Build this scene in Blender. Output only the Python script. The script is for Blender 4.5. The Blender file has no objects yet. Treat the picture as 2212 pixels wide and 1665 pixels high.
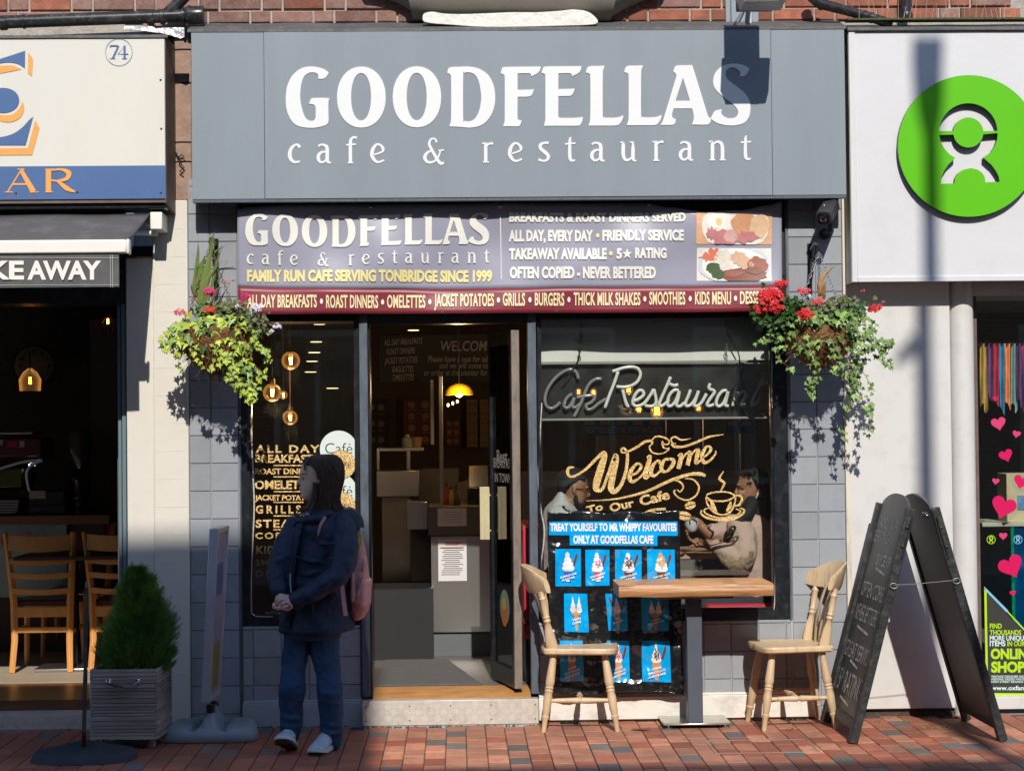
import bpy, bmesh, math, random
from mathutils import Vector, Matrix, Euler, noise
from mathutils.geometry import tessellate_polygon
random.seed(7)
S = bpy.context.scene
COL = S.collection
R = math.radians
# ---------------------------------------------------------------- camera
cam_d = bpy.data.cameras.new('camera')
cam = bpy.data.objects.new('camera', cam_d)
COL.objects.link(cam)
FPX = 4290.0
cam_d.sensor_width = 36.0
cam_d.lens = 36.0 * FPX / 2212.0
cam_d.clip_start = 0.05
cam_d.clip_end = 400
CPOS = Vector((0.0, -11.0, 1.61))
CROT = (Matrix.Rotation(R(-1.6), 3, 'Z') @ Matrix.Rotation(R(90 + 1.3), 3, 'X') @ Matrix.Rotation(R(-0.6), 3, 'Z'))
cam.location = CPOS
cam.rotation_euler = CROT.to_euler()
S.camera = cam
# ---------------------------------------------------------------- light: clear autumn noon, sun high behind the viewer
world = bpy.data.worlds.new('World'); S.world = world; world.use_nodes = True
nt = world.node_tree
for n in list(nt.nodes): nt.nodes.remove(n)
sky = nt.nodes.new('ShaderNodeTexSky'); sky.sky_type = 'NISHITA'; sky.sun_disc = False
SUNV = Vector((0.04, -1.0, 0.75)).normalized()
sky.sun_elevation = math.asin(SUNV.z); sky.sun_rotation = R(177.7)
sky.air_density = 1.1; sky.dust_density = 0.3; sky.ozone_density = 4.5
bg = nt.nodes.new('ShaderNodeBackground'); bg.inputs['Strength'].default_value = 0.15
wo = nt.nodes.new('ShaderNodeOutputWorld')
nt.links.new(sky.outputs[0], bg.inputs[0]); nt.links.new(bg.outputs[0], wo.inputs[0])
sun_d = bpy.data.lights.new('sun', 'SUN'); sun_d.energy = 4.0; sun_d.angle = R(0.5); sun_d.color = (1.0, 0.94, 0.85)
sun = bpy.data.objects.new('sun', sun_d); COL.objects.link(sun)
sun.rotation_euler = SUNV.to_track_quat('Z', 'Y').to_euler()
sun.location = SUNV * 60
S.view_settings.view_transform = 'Standard'; S.view_settings.look = 'None'
S.view_settings.exposure = 0.14; S.view_settings.gamma = 1.0; S.view_settings.use_curve_mapping = False
S.render.engine = 'CYCLES'
S.cycles.max_bounces = 10; S.cycles.transparent_max_bounces = 16
S.cycles.caustics_reflective = False; S.cycles.caustics_refractive = False

# ---------------------------------------------------------------- placing helpers: where a sight line meets a plane
def ray(px, py):
    return CROT @ Vector(((px - 1106.0) / FPX, -(py - 832.5) / FPX, -1.0))
def P(px, py, Y=0.0):
    d = ray(px, py); return CPOS + d * ((Y - CPOS.y) / d.y)
def G(px, py, z=0.0):
    d = ray(px, py); return CPOS + d * ((z - CPOS.z) / d.z)
def q(x0, y0, x1, y1, Y=0.0):
    ym = (y0 + y1) / 2; xm = (x0 + x1) / 2
    return (P(x0, ym, Y).x, P(x1, ym, Y).x, P(xm, y1, Y).z, P(xm, y0, Y).z)

# ---------------------------------------------------------------- mesh builder
class MB:
    def __init__(s): s.v = []; s.f = []; s.mi = []
    def add(s, vs, fs, m=0):
        b = len(s.v); s.v += [tuple(v) for v in vs]
        for f in fs: s.f.append(tuple(b + i for i in f)); s.mi.append(m)
        return s
    def box(s, x0, x1, y0, y1, z0, z1, m=0):
        if x0 > x1: x0, x1 = x1, x0
        if y0 > y1: y0, y1 = y1, y0
        if z0 > z1: z0, z1 = z1, z0
        vs = [(x0,y0,z0),(x1,y0,z0),(x1,y1,z0),(x0,y1,z0),(x0,y0,z1),(x1,y0,z1),(x1,y1,z1),(x0,y1,z1)]
        return s.add(vs, [(0,3,2,1),(4,5,6,7),(0,1,5,4),(1,2,6,5),(2,3,7,6),(3,0,4,7)], m)
    def rect(s, r, y0, y1, m=0):
        return s.box(r[0], r[1], y0, y1, r[2], r[3], m)
    def quad(s, a, b, c, d, m=0): return s.add([a,b,c,d], [(0,1,2,3)], m)
    def hexa(s, bot, top, m=0):
        n = len(bot)
        return s.add(list(bot)+list(top), [tuple(range(n))[::-1], tuple(range(n,2*n))] + [(i,(i+1)%n,n+(i+1)%n,n+i) for i in range(n)], m)
    def prism(s, poly, axis, a0, a1, m=0):
        # poly: list of (u,v); axis 'y' -> (u,?,v) ; 'x' -> (?,u,v) ; 'z' -> (u,v,?)
        def mk(u, v, a): return (u,a,v) if axis=='y' else ((a,u,v) if axis=='x' else (u,v,a))
        n = len(poly); b = len(s.v)
        s.v += [mk(u,v,a0) for u,v in poly] + [mk(u,v,a1) for u,v in poly]
        tri = tessellate_polygon([[Vector((u,v,0)) for u,v in poly]])
        for t in tri:
            s.f.append(tuple(b+i for i in t)); s.mi.append(m)
            s.f.append(tuple(b+n+i for i in reversed(t))); s.mi.append(m)
        for i in range(n):
            s.f.append((b+i, b+(i+1)%n, b+n+(i+1)%n, b+n+i)); s.mi.append(m)
        return s
    def tube(s, pts, rad, n=8, cap=True, m=0, flat=None):
        # rad: number or list; flat: (a,b) multipliers across the path frame
        pts = [Vector(p) for p in pts]; k = len(pts)
        if not isinstance(rad, (list, tuple)): rad = [rad]*k
        up = Vector((0,0,1)); rings = []
        t0 = (pts[1]-pts[0]).normalized()
        ref = up if abs(t0.z) < .9 else Vector((0,1,0))
        nrm = (ref - t0*ref.dot(t0)).normalized()
        for i in range(k):
            t = ((pts[min(i+1,k-1)] - pts[max(i-1,0)])).normalized()
            nrm = (nrm - t*nrm.dot(t)).normalized(); bi = t.cross(nrm)
            fa, fb = flat if flat else (1,1)
            rings.append([pts[i] + nrm*(math.cos(2*math.pi*j/n)*rad[i]*fa) + bi*(math.sin(2*math.pi*j/n)*rad[i]*fb) for j in range(n)])
        return s.rings(rings, cap, m)
    def rings(s, rings, cap=True, m=0, close=False):
        n = len(rings[0]); b = len(s.v)
        for r in rings: s.v += [tuple(p) for p in r]
        kk = len(rings)
        for i in range(kk if close else kk-1):
            i2 = (i+1) % kk
            for j in range(n):
                s.f.append((b+i*n+j, b+i*n+(j+1)%n, b+i2*n+(j+1)%n, b+i2*n+j)); s.mi.append(m)
        if cap and not close:
            s.f.append(tuple(b+j for j in range(n))[::-1]); s.mi.append(m)
            s.f.append(tuple(b+(kk-1)*n+j for j in range(n))); s.mi.append(m)
        return s
    def lathe(s, prof, n=16, c=(0,0,0), axis=None, m=0, cap=True):
        # prof: list of (r, h); axis: direction vector
        ax = Vector(axis).normalized() if axis else Vector((0,0,1))
        ref = Vector((1,0,0)) if abs(ax.x) < .9 else Vector((0,1,0))
        u = (ref - ax*ref.dot(ax)).normalized(); w = ax.cross(u); c = Vector(c)
        return s.rings([[c + ax*h + u*(math.cos(2*math.pi*j/n)*max(r,1e-4)) + w*(math.sin(2*math.pi*j/n)*max(r,1e-4)) for j in range(n)] for r,h in prof], cap, m)
    def turned(s, a, b, prof, n=12, m=0):
        a = Vector(a); b = Vector(b); L = (b-a).length
        return s.lathe([(r, t*L) for t, r in prof], n, a, b-a, m)
    def ell(s, c, rx, ry, rz, n=16, k=10, rot=None, m=0):
        c = Vector(c); M = rot or Matrix.Identity(3); rr = []
        for i in range(1, k):
            a = math.pi*i/k
            rr.append([c + M @ Vector((rx*math.sin(a)*math.cos(2*math.pi*j/n), ry*math.sin(a)*math.sin(2*math.pi*j/n), -rz*math.cos(a))) for j in range(n)])
        b = len(s.v); s.rings(rr, False, m)
        p0 = len(s.v); s.v.append(tuple(c + M @ Vector((0,0,-rz)))); s.v.append(tuple(c + M @ Vector((0,0,rz))))
        for j in range(n):
            s.f.append((p0, b+(j+1)%n, b+j)); s.mi.append(m)
            s.f.append((p0+1, b+(k-2)*n+j, b+(k-2)*n+(j+1)%n)); s.mi.append(m)
        return s
    def grid(s, nu, nv, fn, m=0):
        b = len(s.v)
        for j in range(nv+1):
            for i in range(nu+1): s.v.append(tuple(fn(i/nu, j/nv)))
        for j in range(nv):
            for i in range(nu):
                a = b + j*(nu+1) + i
                s.f.append((a, a+1, a+nu+2, a+nu+1)); s.mi.append(m)
        return s
    def mesh(s, name, off=(0,0,0), smooth=35):
        me = bpy.data.meshes.new(name)
        ox, oy, oz = off
        me.from_pydata([(x-ox, y-oy, z-oz) for x,y,z in s.v], [], s.f)
        if any(s.mi): me.polygons.foreach_set('material_index', s.mi)
        if smooth:
            me.shade_smooth()
            me.set_sharp_from_angle(angle=R(smooth))
        me.update()
        return me
WO = {}
def obj(name, mb, mat, parent=None, bevel=0, smooth=35, label=None, origin=None, kind=None, seg=2):
    """one mesh object; geometry given in the parent's world frame"""
    if parent is not None: org = WO[parent.name]
    elif origin is not None: org = Vector(origin)
    else:
        xs = [v[0] for v in mb.v]; ys = [v[1] for v in mb.v]; zs = [v[2] for v in mb.v]
        org = Vector(((min(xs)+max(xs))/2, (min(ys)+max(ys))/2, min(zs)))
    me = mb.mesh(name, org, smooth)
    for mt in (mat if isinstance(mat, (list, tuple)) else [mat]): me.materials.append(mt)
    o = bpy.data.objects.new(name, me); COL.objects.link(o)
    if parent is not None: o.parent = parent
    else: o.location = org
    WO[o.name] = org
    if bevel:
        b = o.modifiers.new('bevel', 'BEVEL'); b.width = bevel; b.segments = seg; b.limit_method = 'ANGLE'; b.angle_limit = R(40)
        b.harden_normals = False
    if label: o['label'] = label
    if kind: o['kind'] = kind
    return o
def tag(o, label, cat, group=None, kind=None):
    o['label'] = label; o['category'] = cat
    if group: o['group'] = group
    if kind: o['kind'] = kind
    return o
def thing(name, loc, label, cat, group=None):
    o = bpy.data.objects.new(name, None); COL.objects.link(o)
    o.empty_display_size = .1
    o.location = loc; WO[o.name] = Vector(loc)
    return tag(o, label, cat, group)
def struct(name, mb, mat, **k):
    o = obj(name, mb, mat, **k); o['kind'] = 'structure'; return o
def inst(name, me, parent, M, label=None):
    """copy sharing mesh data, world matrix M"""
    o = bpy.data.objects.new(name, me); COL.objects.link(o); o.parent = parent
    L = M.copy(); L.translation = M.translation - WO[parent.name]
    o.matrix_local = L
    if label: o['label'] = label
    return o
def dup(root, loc, rot=None, label=None, group=None):
    r = root.copy(); COL.objects.link(r); r.location = loc
    if rot is not None: r.rotation_euler = rot
    WO[r.name] = Vector(loc)
    if label: r['label'] = label
    if group: r['group'] = group
    for ch in list(root.children):
        c = ch.copy(); COL.objects.link(c); c.parent = r
        for g in list(ch.children):
            d = g.copy(); COL.objects.link(d); d.parent = c
    return r
def remesh(o, vox, smooth=2, fac=.5):
    m = o.modifiers.new('remesh', 'REMESH'); m.mode = 'VOXEL'; m.voxel_size = vox; m.use_smooth_shade = True
    if smooth:
        s = o.modifiers.new('smooth', 'SMOOTH'); s.iterations = smooth; s.factor = fac
    return o
# ---------------------------------------------------------------- materials
def lin(c):
    return tuple(((x/255)/12.92 if x/255 <= .04045 else ((x/255+.055)/1.055)**2.4) for x in c)
def mat(name, col, rough=.5, metal=0.0, var=.12, vs=6.0, bump=0.0, bs=60.0, spec=.5, coat=0.0, dirt=None, dirt_amt=.3, ds=3.0, stretch=(1,1,1), emit=None, es=0, rnd=0.0, trans=0.0, sheen=0.0, bdist=.004, rvar=.0):
    """procedural material: base colour with noise variation, optional stains, bump"""
    m = bpy.data.materials.new(name); m.use_nodes = True
    t = m.node_tree; N = t.nodes; L = t.links
    b = N['Principled BSDF']
    c = col if (len(col) == 3 and max(col) <= 1.0) else lin(col)
    tc = N.new('ShaderNodeTexCoord'); mp = N.new('ShaderNodeMapping'); L.new(tc.outputs['Object'], mp.inputs[0])
    mp.inputs['Scale'].default_value = stretch
    if rnd or True:
        oi = N.new('ShaderNodeObjectInfo'); ad = N.new('ShaderNodeVectorMath'); ad.operation = 'ADD'
        sc = N.new('ShaderNodeVectorMath'); sc.operation = 'SCALE'; sc.inputs['Scale'].default_value = 37.0 if rnd else 0.0
        cb = N.new('ShaderNodeCombineXYZ'); L.new(oi.outputs['Random'], cb.inputs[0]); L.new(oi.outputs['Random'], cb.inputs[2])
        L.new(cb.outputs[0], sc.inputs[0]); L.new(mp.outputs[0], ad.inputs[0]); L.new(sc.outputs[0], ad.inputs[1])
        vec = ad.outputs[0]
    n1 = N.new('ShaderNodeTexNoise'); n1.inputs['Scale'].default_value = vs; n1.inputs['Detail'].default_value = 6; n1.inputs['Roughness'].default_value = .6
    L.new(vec, n1.inputs['Vector'])
    mr = N.new('ShaderNodeMapRange'); mr.inputs[1].default_value = .25; mr.inputs[2].default_value = .75
    mr.inputs[3].default_value = 1 - var; mr.inputs[4].default_value = 1 + var; L.new(n1.outputs['Fac'], mr.inputs[0])
    mx = N.new('ShaderNodeVectorMath'); mx.operation = 'SCALE'; mx.inputs[0].default_value = c; L.new(mr.outputs[0], mx.inputs['Scale'])
    cur = mx.outputs[0]
    if rnd:
        m2 = N.new('ShaderNodeMapRange'); m2.inputs[3].default_value = 1-rnd; m2.inputs[4].default_value = 1+rnd; L.new(oi.outputs['Random'], m2.inputs[0])
        m3 = N.new('ShaderNodeVectorMath'); m3.operation = 'SCALE'; L.new(cur, m3.inputs[0]); L.new(m2.outputs[0], m3.inputs['Scale']); cur = m3.outputs[0]
    if dirt is not None:
        n2 = N.new('ShaderNodeTexNoise'); n2.inputs['Scale'].default_value = ds; n2.inputs['Detail'].default_value = 8; n2.inputs['Roughness'].default_value = .7
        L.new(vec, n2.inputs['Vector'])
        r2 = N.new('ShaderNodeMapRange'); r2.inputs[1].default_value = .5; r2.inputs[2].default_value = .72; r2.inputs[4].default_value = dirt_amt
        L.new(n2.outputs['Fac'], r2.inputs[0])
        mi = N.new('ShaderNodeMix'); mi.data_type = 'RGBA'; L.new(r2.outputs[0], mi.inputs['Factor']); L.new(cur, mi.inputs[6])
        dc = dirt if max(dirt) <= 1 else lin(dirt)
        mi.inputs[7].default_value = (*dc, 1); cur = mi.outputs[2]
    L.new(cur, b.inputs['Base Color'])
    b.inputs['Roughness'].default_value = rough; b.inputs['Metallic'].default_value = metal
    if rvar:
        rr = N.new('ShaderNodeMapRange'); rr.inputs[1].default_value = .3; rr.inputs[2].default_value = .7
        rr.inputs[3].default_value = max(rough-rvar, .02); rr.inputs[4].default_value = min(rough+rvar, 1); L.new(n1.outputs['Fac'], rr.inputs[0]); L.new(rr.outputs[0], b.inputs['Roughness'])
    b.inputs['Specular IOR Level'].default_value = spec
    b.inputs['Coat Weight'].default_value = coat; b.inputs['Coat Roughness'].default_value = .06
    b.inputs['Transmission Weight'].default_value = trans
    if sheen: b.inputs['Sheen Weight'].default_value = sheen
    if emit is not None:
        b.inputs['Emission Color'].default_value = (*emit, 1); b.inputs['Emission Strength'].default_value = es
    if bump:
        nb = N.new('ShaderNodeTexNoise'); nb.inputs['Scale'].default_value = bs; nb.inputs['Detail'].default_value = 5
        L.new(vec, nb.inputs['Vector'])
        bp = N.new('ShaderNodeBump'); bp.inputs['Strength'].default_value = bump; bp.inputs['Distance'].default_value = bdist
        L.new(nb.outputs['Fac'], bp.inputs['Height']); L.new(bp.outputs[0], b.inputs['Normal'])
    return m
def glass_mat(name, tint=(.93,.95,.94), ior=1.5, rough=0.0, haze=0.0):
    m = bpy.data.materials.new(name); m.use_nodes = True
    t = m.node_tree; N = t.nodes; L = t.links
    for n in list(N): N.remove(n)
    o = N.new('ShaderNodeOutputMaterial'); fr = N.new('ShaderNodeFresnel'); fr.inputs[0].default_value = ior
    tr = N.new('ShaderNodeBsdfTransparent'); tr.inputs[0].default_value = (*tint, 1)
    gl = N.new('ShaderNodeBsdfGlossy'); gl.inputs['Roughness'].default_value = rough; gl.inputs[0].default_value = (1,1,1,1)
    mx = N.new('ShaderNodeMixShader'); L.new(fr.outputs[0], mx.inputs[0]); L.new(tr.outputs[0], mx.inputs[1]); L.new(gl.outputs[0], mx.inputs[2])
    src = mx.outputs[0]
    if haze:
        df = N.new('ShaderNodeBsdfDiffuse'); df.inputs[0].default_value = (.8,.82,.82,1)
        nz = N.new('ShaderNodeTexNoise'); nz.inputs['Scale'].default_value = 5; nz.inputs['Detail'].default_value = 8
        tc = N.new('ShaderNodeTexCoord'); L.new(tc.outputs['Object'], nz.inputs['Vector'])
        mr = N.new('ShaderNodeMapRange'); mr.inputs[1].default_value = .3; mr.inputs[2].default_value = .8; mr.inputs[3].default_value = haze*.3; mr.inputs[4].default_value = haze*2
        L.new(nz.outputs['Fac'], mr.inputs[0])
        m2 = N.new('ShaderNodeMixShader'); L.new(mr.outputs[0], m2.inputs[0]); L.new(src, m2.inputs[1]); L.new(df.outputs[0], m2.inputs[2]); src = m2.outputs[0]
    L.new(src, o.inputs[0])
    return m
def emit_mat(name, col, st):
    m = bpy.data.materials.new(name); m.use_nodes = True
    b = m.node_tree.nodes['Principled BSDF']; b.inputs['Base Color'].default_value = (*col, 1)
    b.inputs['Emission Color'].default_value = (*col, 1); b.inputs['Emission Strength'].default_value = st
    return m
def noise_mix(m, col2, scale, lo, hi, stretch=(1,1,1)):
    """blend a second colour into an existing mat() material by noise"""
    t = m.node_tree; N = t.nodes; L = t.links; b = N['Principled BSDF']
    src = b.inputs['Base Color'].links[0].from_socket
    tc = N.new('ShaderNodeTexCoord'); mp = N.new('ShaderNodeMapping'); mp.inputs['Scale'].default_value = stretch
    L.new(tc.outputs['Object'], mp.inputs[0])
    n = N.new('ShaderNodeTexNoise'); n.inputs['Scale'].default_value = scale; n.inputs['Detail'].default_value = 10; n.inputs['Roughness'].default_value = .65; L.new(mp.outputs[0], n.inputs['Vector'])
    r = N.new('ShaderNodeMapRange'); r.inputs[1].default_value = lo; r.inputs[2].default_value = hi; L.new(n.outputs['Fac'], r.inputs[0])
    mi = N.new('ShaderNodeMix'); mi.data_type = 'RGBA'; L.new(r.outputs[0], mi.inputs['Factor']); L.new(src, mi.inputs[6])
    c = col2 if max(col2) <= 1 else lin(col2); mi.inputs[7].default_value = (*c, 1)
    L.new(mi.outputs[2], b.inputs['Base Color']); return m
# ---------------------------------------------------------------- lettering helpers
def catmull(pts, steps=6, closed=True):
    """pts: (x,y[,'c']) ; 'c' marks a corner. returns polyline"""
    n = len(pts); out = []
    def g(i): return Vector(pts[i % n][:2]) if closed else Vector(pts[max(0, min(n-1, i))][:2])
    def corner(i):
        if closed: return len(pts[i % n]) > 2
        return i <= 0 or i >= n-1 or len(pts[i]) > 2
    for i in range(n if closed else n-1):
        p1 = g(i); p2 = g(i+1)
        p0 = g(i-1) if not corner(i) else p1 - (p2-p1)*0.6
        p3 = g(i+2) if not corner(i+1) else p2 + (p2-p1)*0.6
        if corner(i) and corner(i+1): out.append(p1); continue
        for k in range(steps):
            t = k/steps
            out.append(.5*((2*p1) + (-p0+p2)*t + (2*p0-5*p1+4*p2-p3)*t*t + (-p0+3*p1-3*p2+p3)*t**3))
    if not closed: out.append(g(n-1))
    return out
def ellipse(cx, cy, rx, ry, n=40, p=1.0):
    o = []
    for i in range(n):
        a = 2*math.pi*i/n; c = math.cos(a); s_ = math.sin(a)
        o.append(Vector((cx+rx*math.copysign(abs(c)**p, c), cy+ry*math.copysign(abs(s_)**p, s_))))
    return o
def fill(mb, loops, f, th=0.0, m=0):
    """loops: outer then holes as 2D point lists; f(u,v)->world point at the front; th: thickness back along +y"""
    loops = [[Vector((p[0], p[1], 0)) for p in l] for l in loops]
    tri = tessellate_polygon(loops)
    flat = [p for l in loops for p in l]
    b = len(mb.v); W = [f(p.x, p.y) for p in flat]
    mb.v += [tuple(w) for w in W]
    for t in tri: mb.f.append(tuple(b+i for i in t)); mb.mi.append(m)
    if th:
        b2 = len(mb.v); mb.v += [(w[0], w[1]+th, w[2]) for w in W]
        k = 0
        for l in loops:
            n = len(l)
            for i in range(n):
                j = (i+1) % n; mb.f.append((b+k+i, b+k+j, b2+k+j, b2+k+i)); mb.mi.append(m)
            k += n
    return mb
def stroke(mb, pts, f, th=0.0, steps=6, m=0):
    """pts: (x,y,width[,'c']); ribbon with varying width"""
    P2 = [(p[0], p[1]) + (('c',) if len(p) > 3 else ()) for p in pts]
    n = len(pts); line = []; ws = []
    poly = catmull(P2, steps, False)
    # widths along
    k = 0; line = poly
    # rebuild width list in the same order
    ws = []
    for i in range(n-1):
        c1 = i == 0 or len(pts[i]) > 3; c2 = i+1 >= n-1 or len(pts[i+1]) > 3
        if c1 and c2: ws.append(pts[i][2]); continue
        for kk in range(steps): ws.append(pts[i][2] + (pts[i+1][2]-pts[i][2])*kk/steps)
    ws.append(pts[-1][2])
    Lf = []; Rt = []
    for i, p in enumerate(line):
        a = line[max(i-1,0)]; c = line[min(i+1, len(line)-1)]; d = (c-a)
        if d.length < 1e-9: d = Vector((1,0))
        d.normalize(); nn = Vector((-d.y, d.x))*ws[i]/2
        Lf.append(p+nn); Rt.append(p-nn)
    b = len(mb.v); k = len(line)
    A = [f(p.x, p.y) for p in Lf]; B = [f(p.x, p.y) for p in Rt]
    mb.v += [tuple(a) for a in A] + [tuple(a) for a in B]
    for i in range(k-1): mb.f.append((b+i, b+i+1, b+k+i+1, b+k+i)); mb.mi.append(m)
    if th:
        b2 = len(mb.v)
        mb.v += [(a[0],a[1]+th,a[2]) for a in A] + [(a[0],a[1]+th,a[2]) for a in B]
        for i in range(k-1):
            mb.f.append((b+i, b2+i, b2+i+1, b+i+1)); mb.mi.append(m)
            mb.f.append((b+k+i, b+k+i+1, b2+k+i+1, b2+k+i)); mb.mi.append(m)
        mb.f.append((b, b+k, b2+k, b2)); mb.mi.append(m); mb.f.append((b+k-1, b2+k-1, b2+2*k-1, b+2*k-1)); mb.mi.append(m)
    return mb
_tc = {}
def text2d(s, bold=0.0, spacing=1.0, shear=0.0):
    key = (s, bold, spacing, shear)
    if key in _tc: return _tc[key]
    cu = bpy.data.curves.new('t', 'FONT'); cu.body = s; cu.size = 1.0; cu.offset = bold; cu.space_character = spacing; cu.shear = shear
    cu.resolution_u = 3
    ob = bpy.data.objects.new('t', cu)
    me = bpy.data.meshes.new_from_object(ob)
    vs = [(v.co.x, v.co.y) for v in me.vertices]; fs = [tuple(p.vertices) for p in me.polygons]
    bpy.data.objects.remove(ob); bpy.data.curves.remove(cu); bpy.data.meshes.remove(me)
    _tc[key] = (vs, fs); return vs, fs
def text(mb, s, f, u0, u1, v0, v1, bold=0.0, spacing=1.0, shear=0.0, m=0, ref='H'):
    """lay a line of text so that it spans u0..u1, with capitals spanning baseline v0 to cap line v1"""
    vs, fs = text2d(s, bold, spacing, shear)
    hv, _ = text2d(ref, bold)
    h0 = min(v[1] for v in hv); h1 = max(v[1] for v in hv)
    x0 = min(v[0] for v in vs); x1 = max(v[0] for v in vs)
    su = (u1-u0)/(x1-x0); sv = (v1-v0)/(h1-h0)
    return mb.add([f(u0+(x-x0)*su, v0+(y-h0)*sv) for x, y in vs], fs, m)
def planeD(Y):
    """flat lettering laid out over the photo's grid, on the plane y=Y"""
    return lambda u, v: P(u, v, Y)
# ================================================================ MATERIALS
M = {}
M['fascia'] = mat('fascia_grey', (.245,.282,.318), .36, var=.06, vs=1.6, stretch=(1.3,1,.3), bump=.12, bs=1.3, bdist=.015, dirt=(.215,.23,.25), dirt_amt=.35, ds=2.0)
noise_mix(M['fascia'], (.222,.253,.284), 3.2, .45, .85, (1.7,1,.14))
M['white_letter'] = mat('letter_white', (.76,.77,.77), .4, var=.01)
M['tile'] = mat('tile_grey', (.312,.332,.362), .28, var=.05, vs=3, bump=.25, bs=5, bdist=.004, rnd=.09, rvar=.10, dirt=(.17,.18,.19), dirt_amt=.25, ds=7)
M['grout'] = mat('grout_grey', (.50,.52,.54), .8, var=.1, bump=.3)
M['black_paint'] = mat('black_gloss_paint', (.012,.014,.018), .28, var=.3, vs=20, bump=.05, bs=25, dirt=(.06,.065,.07), dirt_amt=.5, ds=18)
M['slate_paint'] = mat('slate_blue_paint', (.085,.108,.135), .5, var=.25, vs=30, dirt=(.02,.02,.02), dirt_amt=.6, ds=25, stretch=(1,1,.25), bump=.2)
M['dark_void'] = mat('dark_timber', (.012,.012,.014), .6)
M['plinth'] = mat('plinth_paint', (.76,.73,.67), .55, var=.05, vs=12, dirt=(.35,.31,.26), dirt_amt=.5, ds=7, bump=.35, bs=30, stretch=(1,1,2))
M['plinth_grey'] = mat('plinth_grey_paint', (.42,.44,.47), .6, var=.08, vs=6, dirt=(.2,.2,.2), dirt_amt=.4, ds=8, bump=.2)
M['cream_wall'] = mat('cream_masonry_paint', (.68,.64,.57), .75, var=.04, vs=5, bump=.35, bs=14, bdist=.006, dirt=(.55,.52,.46), dirt_amt=.5, ds=5)
M['brown_stone'] = mat('brown_painted_stone', (.34,.225,.17), .8, var=.15, vs=8, bump=.8, bs=22, bdist=.01, dirt=(.13,.09,.075), dirt_amt=.6, ds=9)
M['brick'] = mat('red_brick', (.30,.105,.06), .85, var=.3, vs=18, bump=.7, bs=60, rnd=.35, dirt=(.12,.07,.06), dirt_amt=.75, ds=6)
M['brick2'] = mat('weathered_brick', (.23,.12,.095), .85, var=.3, vs=18, bump=.7, bs=60, rnd=.3, dirt=(.36,.27,.22), dirt_amt=.6, ds=12)
M['mortar'] = mat('mortar', (.42,.38,.33), .95, var=.2, vs=30, bump=.9, bs=80, dirt=(.16,.14,.12), dirt_amt=.7, ds=8)
M['lead'] = mat('lead_flashing', (.10,.10,.10), .6, var=.3, vs=8, bump=.5, bs=12, bdist=.01, dirt=(.25,.24,.22), dirt_amt=.5, ds=20)
M['white_wall'] = mat('white_wall_paint', (.64,.63,.615), .5, var=.03, vs=3, bump=.25, bs=4, bdist=.006, dirt=(.42,.40,.37), dirt_amt=.35, ds=7)
M['sign_white'] = mat('sign_white_paint', (.655,.655,.67), .36, var=.02, vs=2, bump=.45, bs=3, bdist=.014, dirt=(.5,.49,.48), dirt_amt=.25, ds=4)
M['cream_trim'] = mat('cream_timber', (.66,.60,.50), .6, var=.12, vs=10, stretch=(1,1,.2), dirt=(.28,.24,.18), dirt_amt=.7, ds=25)
M['paver_red'] = mat('terracotta_paver', (.43,.135,.075), .72, var=.2, vs=25, bump=.6, bs=90, rnd=.26, dirt=(.18,.10,.08), dirt_amt=.55, ds=12, rvar=.15)
M['paver_pale'] = mat('pale_sunlit_paver', (.55,.235,.14), .7, var=.2, vs=25, bump=.7, bs=80, rnd=.25, dirt=(.2,.12,.09), dirt_amt=.5, ds=12, rvar=.15)  # paler paver colour with sunlight and its pale reflection painted in
M['paver_grey'] = mat('grey_paver', (.185,.155,.135), .75, var=.2, vs=30, bump=.6, bs=90, rnd=.25)
M['joint_sand'] = mat('joint_sand', (.10,.085,.07), .95, var=.4, vs=40, bump=.8, bs=120, dirt=(.05,.09,.03), dirt_amt=.6, ds=5)
M['asphalt'] = mat('asphalt', (.055,.055,.055), .9, var=.2, vs=60, bump=.5)
M['kerb'] = mat('kerb_granite', (.30,.29,.28), .85, var=.25, vs=60, bump=.4)
M['alu'] = mat('chequer_aluminium', (.66,.62,.56), .38, metal=.25, var=.06, vs=20, dirt=(.35,.30,.24), dirt_amt=.45, ds=14)
M['steel'] = mat('brushed_steel', (.50,.49,.47), .33, metal=1, var=.05, vs=6, stretch=(1,1,.08))
M['chrome'] = mat('chrome', (.75,.77,.8), .12, metal=1, var=0)
M['brass'] = mat('polished_brass', (.80,.70,.44), .25, metal=.35, var=.1, vs=20)
M['threshold'] = mat('worn_orange_timber', (.48,.23,.075), .6, var=.25, vs=14, stretch=(.3,1,1), dirt=(.12,.07,.04), dirt_amt=.7, ds=12, bump=.3)
M['mat'] = mat('door_mat', (.115,.115,.118), .95, var=.3, vs=120, bump=1, bs=200, dirt=(.2,.2,.2), dirt_amt=.4, ds=12)
M['shop_floor'] = mat('shop_floor', (.14,.13,.12), .5, var=.1, vs=8, dirt=(.12,.11,.1), dirt_amt=.5)
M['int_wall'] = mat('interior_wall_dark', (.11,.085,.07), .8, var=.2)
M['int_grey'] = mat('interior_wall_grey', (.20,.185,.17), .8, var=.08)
M['ceil'] = mat('ceiling_paint', (.24,.22,.20), .8, var=.05)
M['glass'] = glass_mat('window_glass')
M['navy'] = mat('navy_print', (.06,.13,.30), .45, var=.08, vs=3)
M['orange'] = mat('orange_print', (.78,.36,.09), .45, var=.04)
M['cream_sign'] = mat('cream_sign_face', (.67,.645,.58), .45, var=.02, vs=2, stretch=(1,1,.3), dirt=(.6,.55,.45), dirt_amt=.25, ds=1.5)
M['brown_side'] = mat('sign_side_timber', (.13,.09,.075), .6, var=.3, vs=12)
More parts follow.
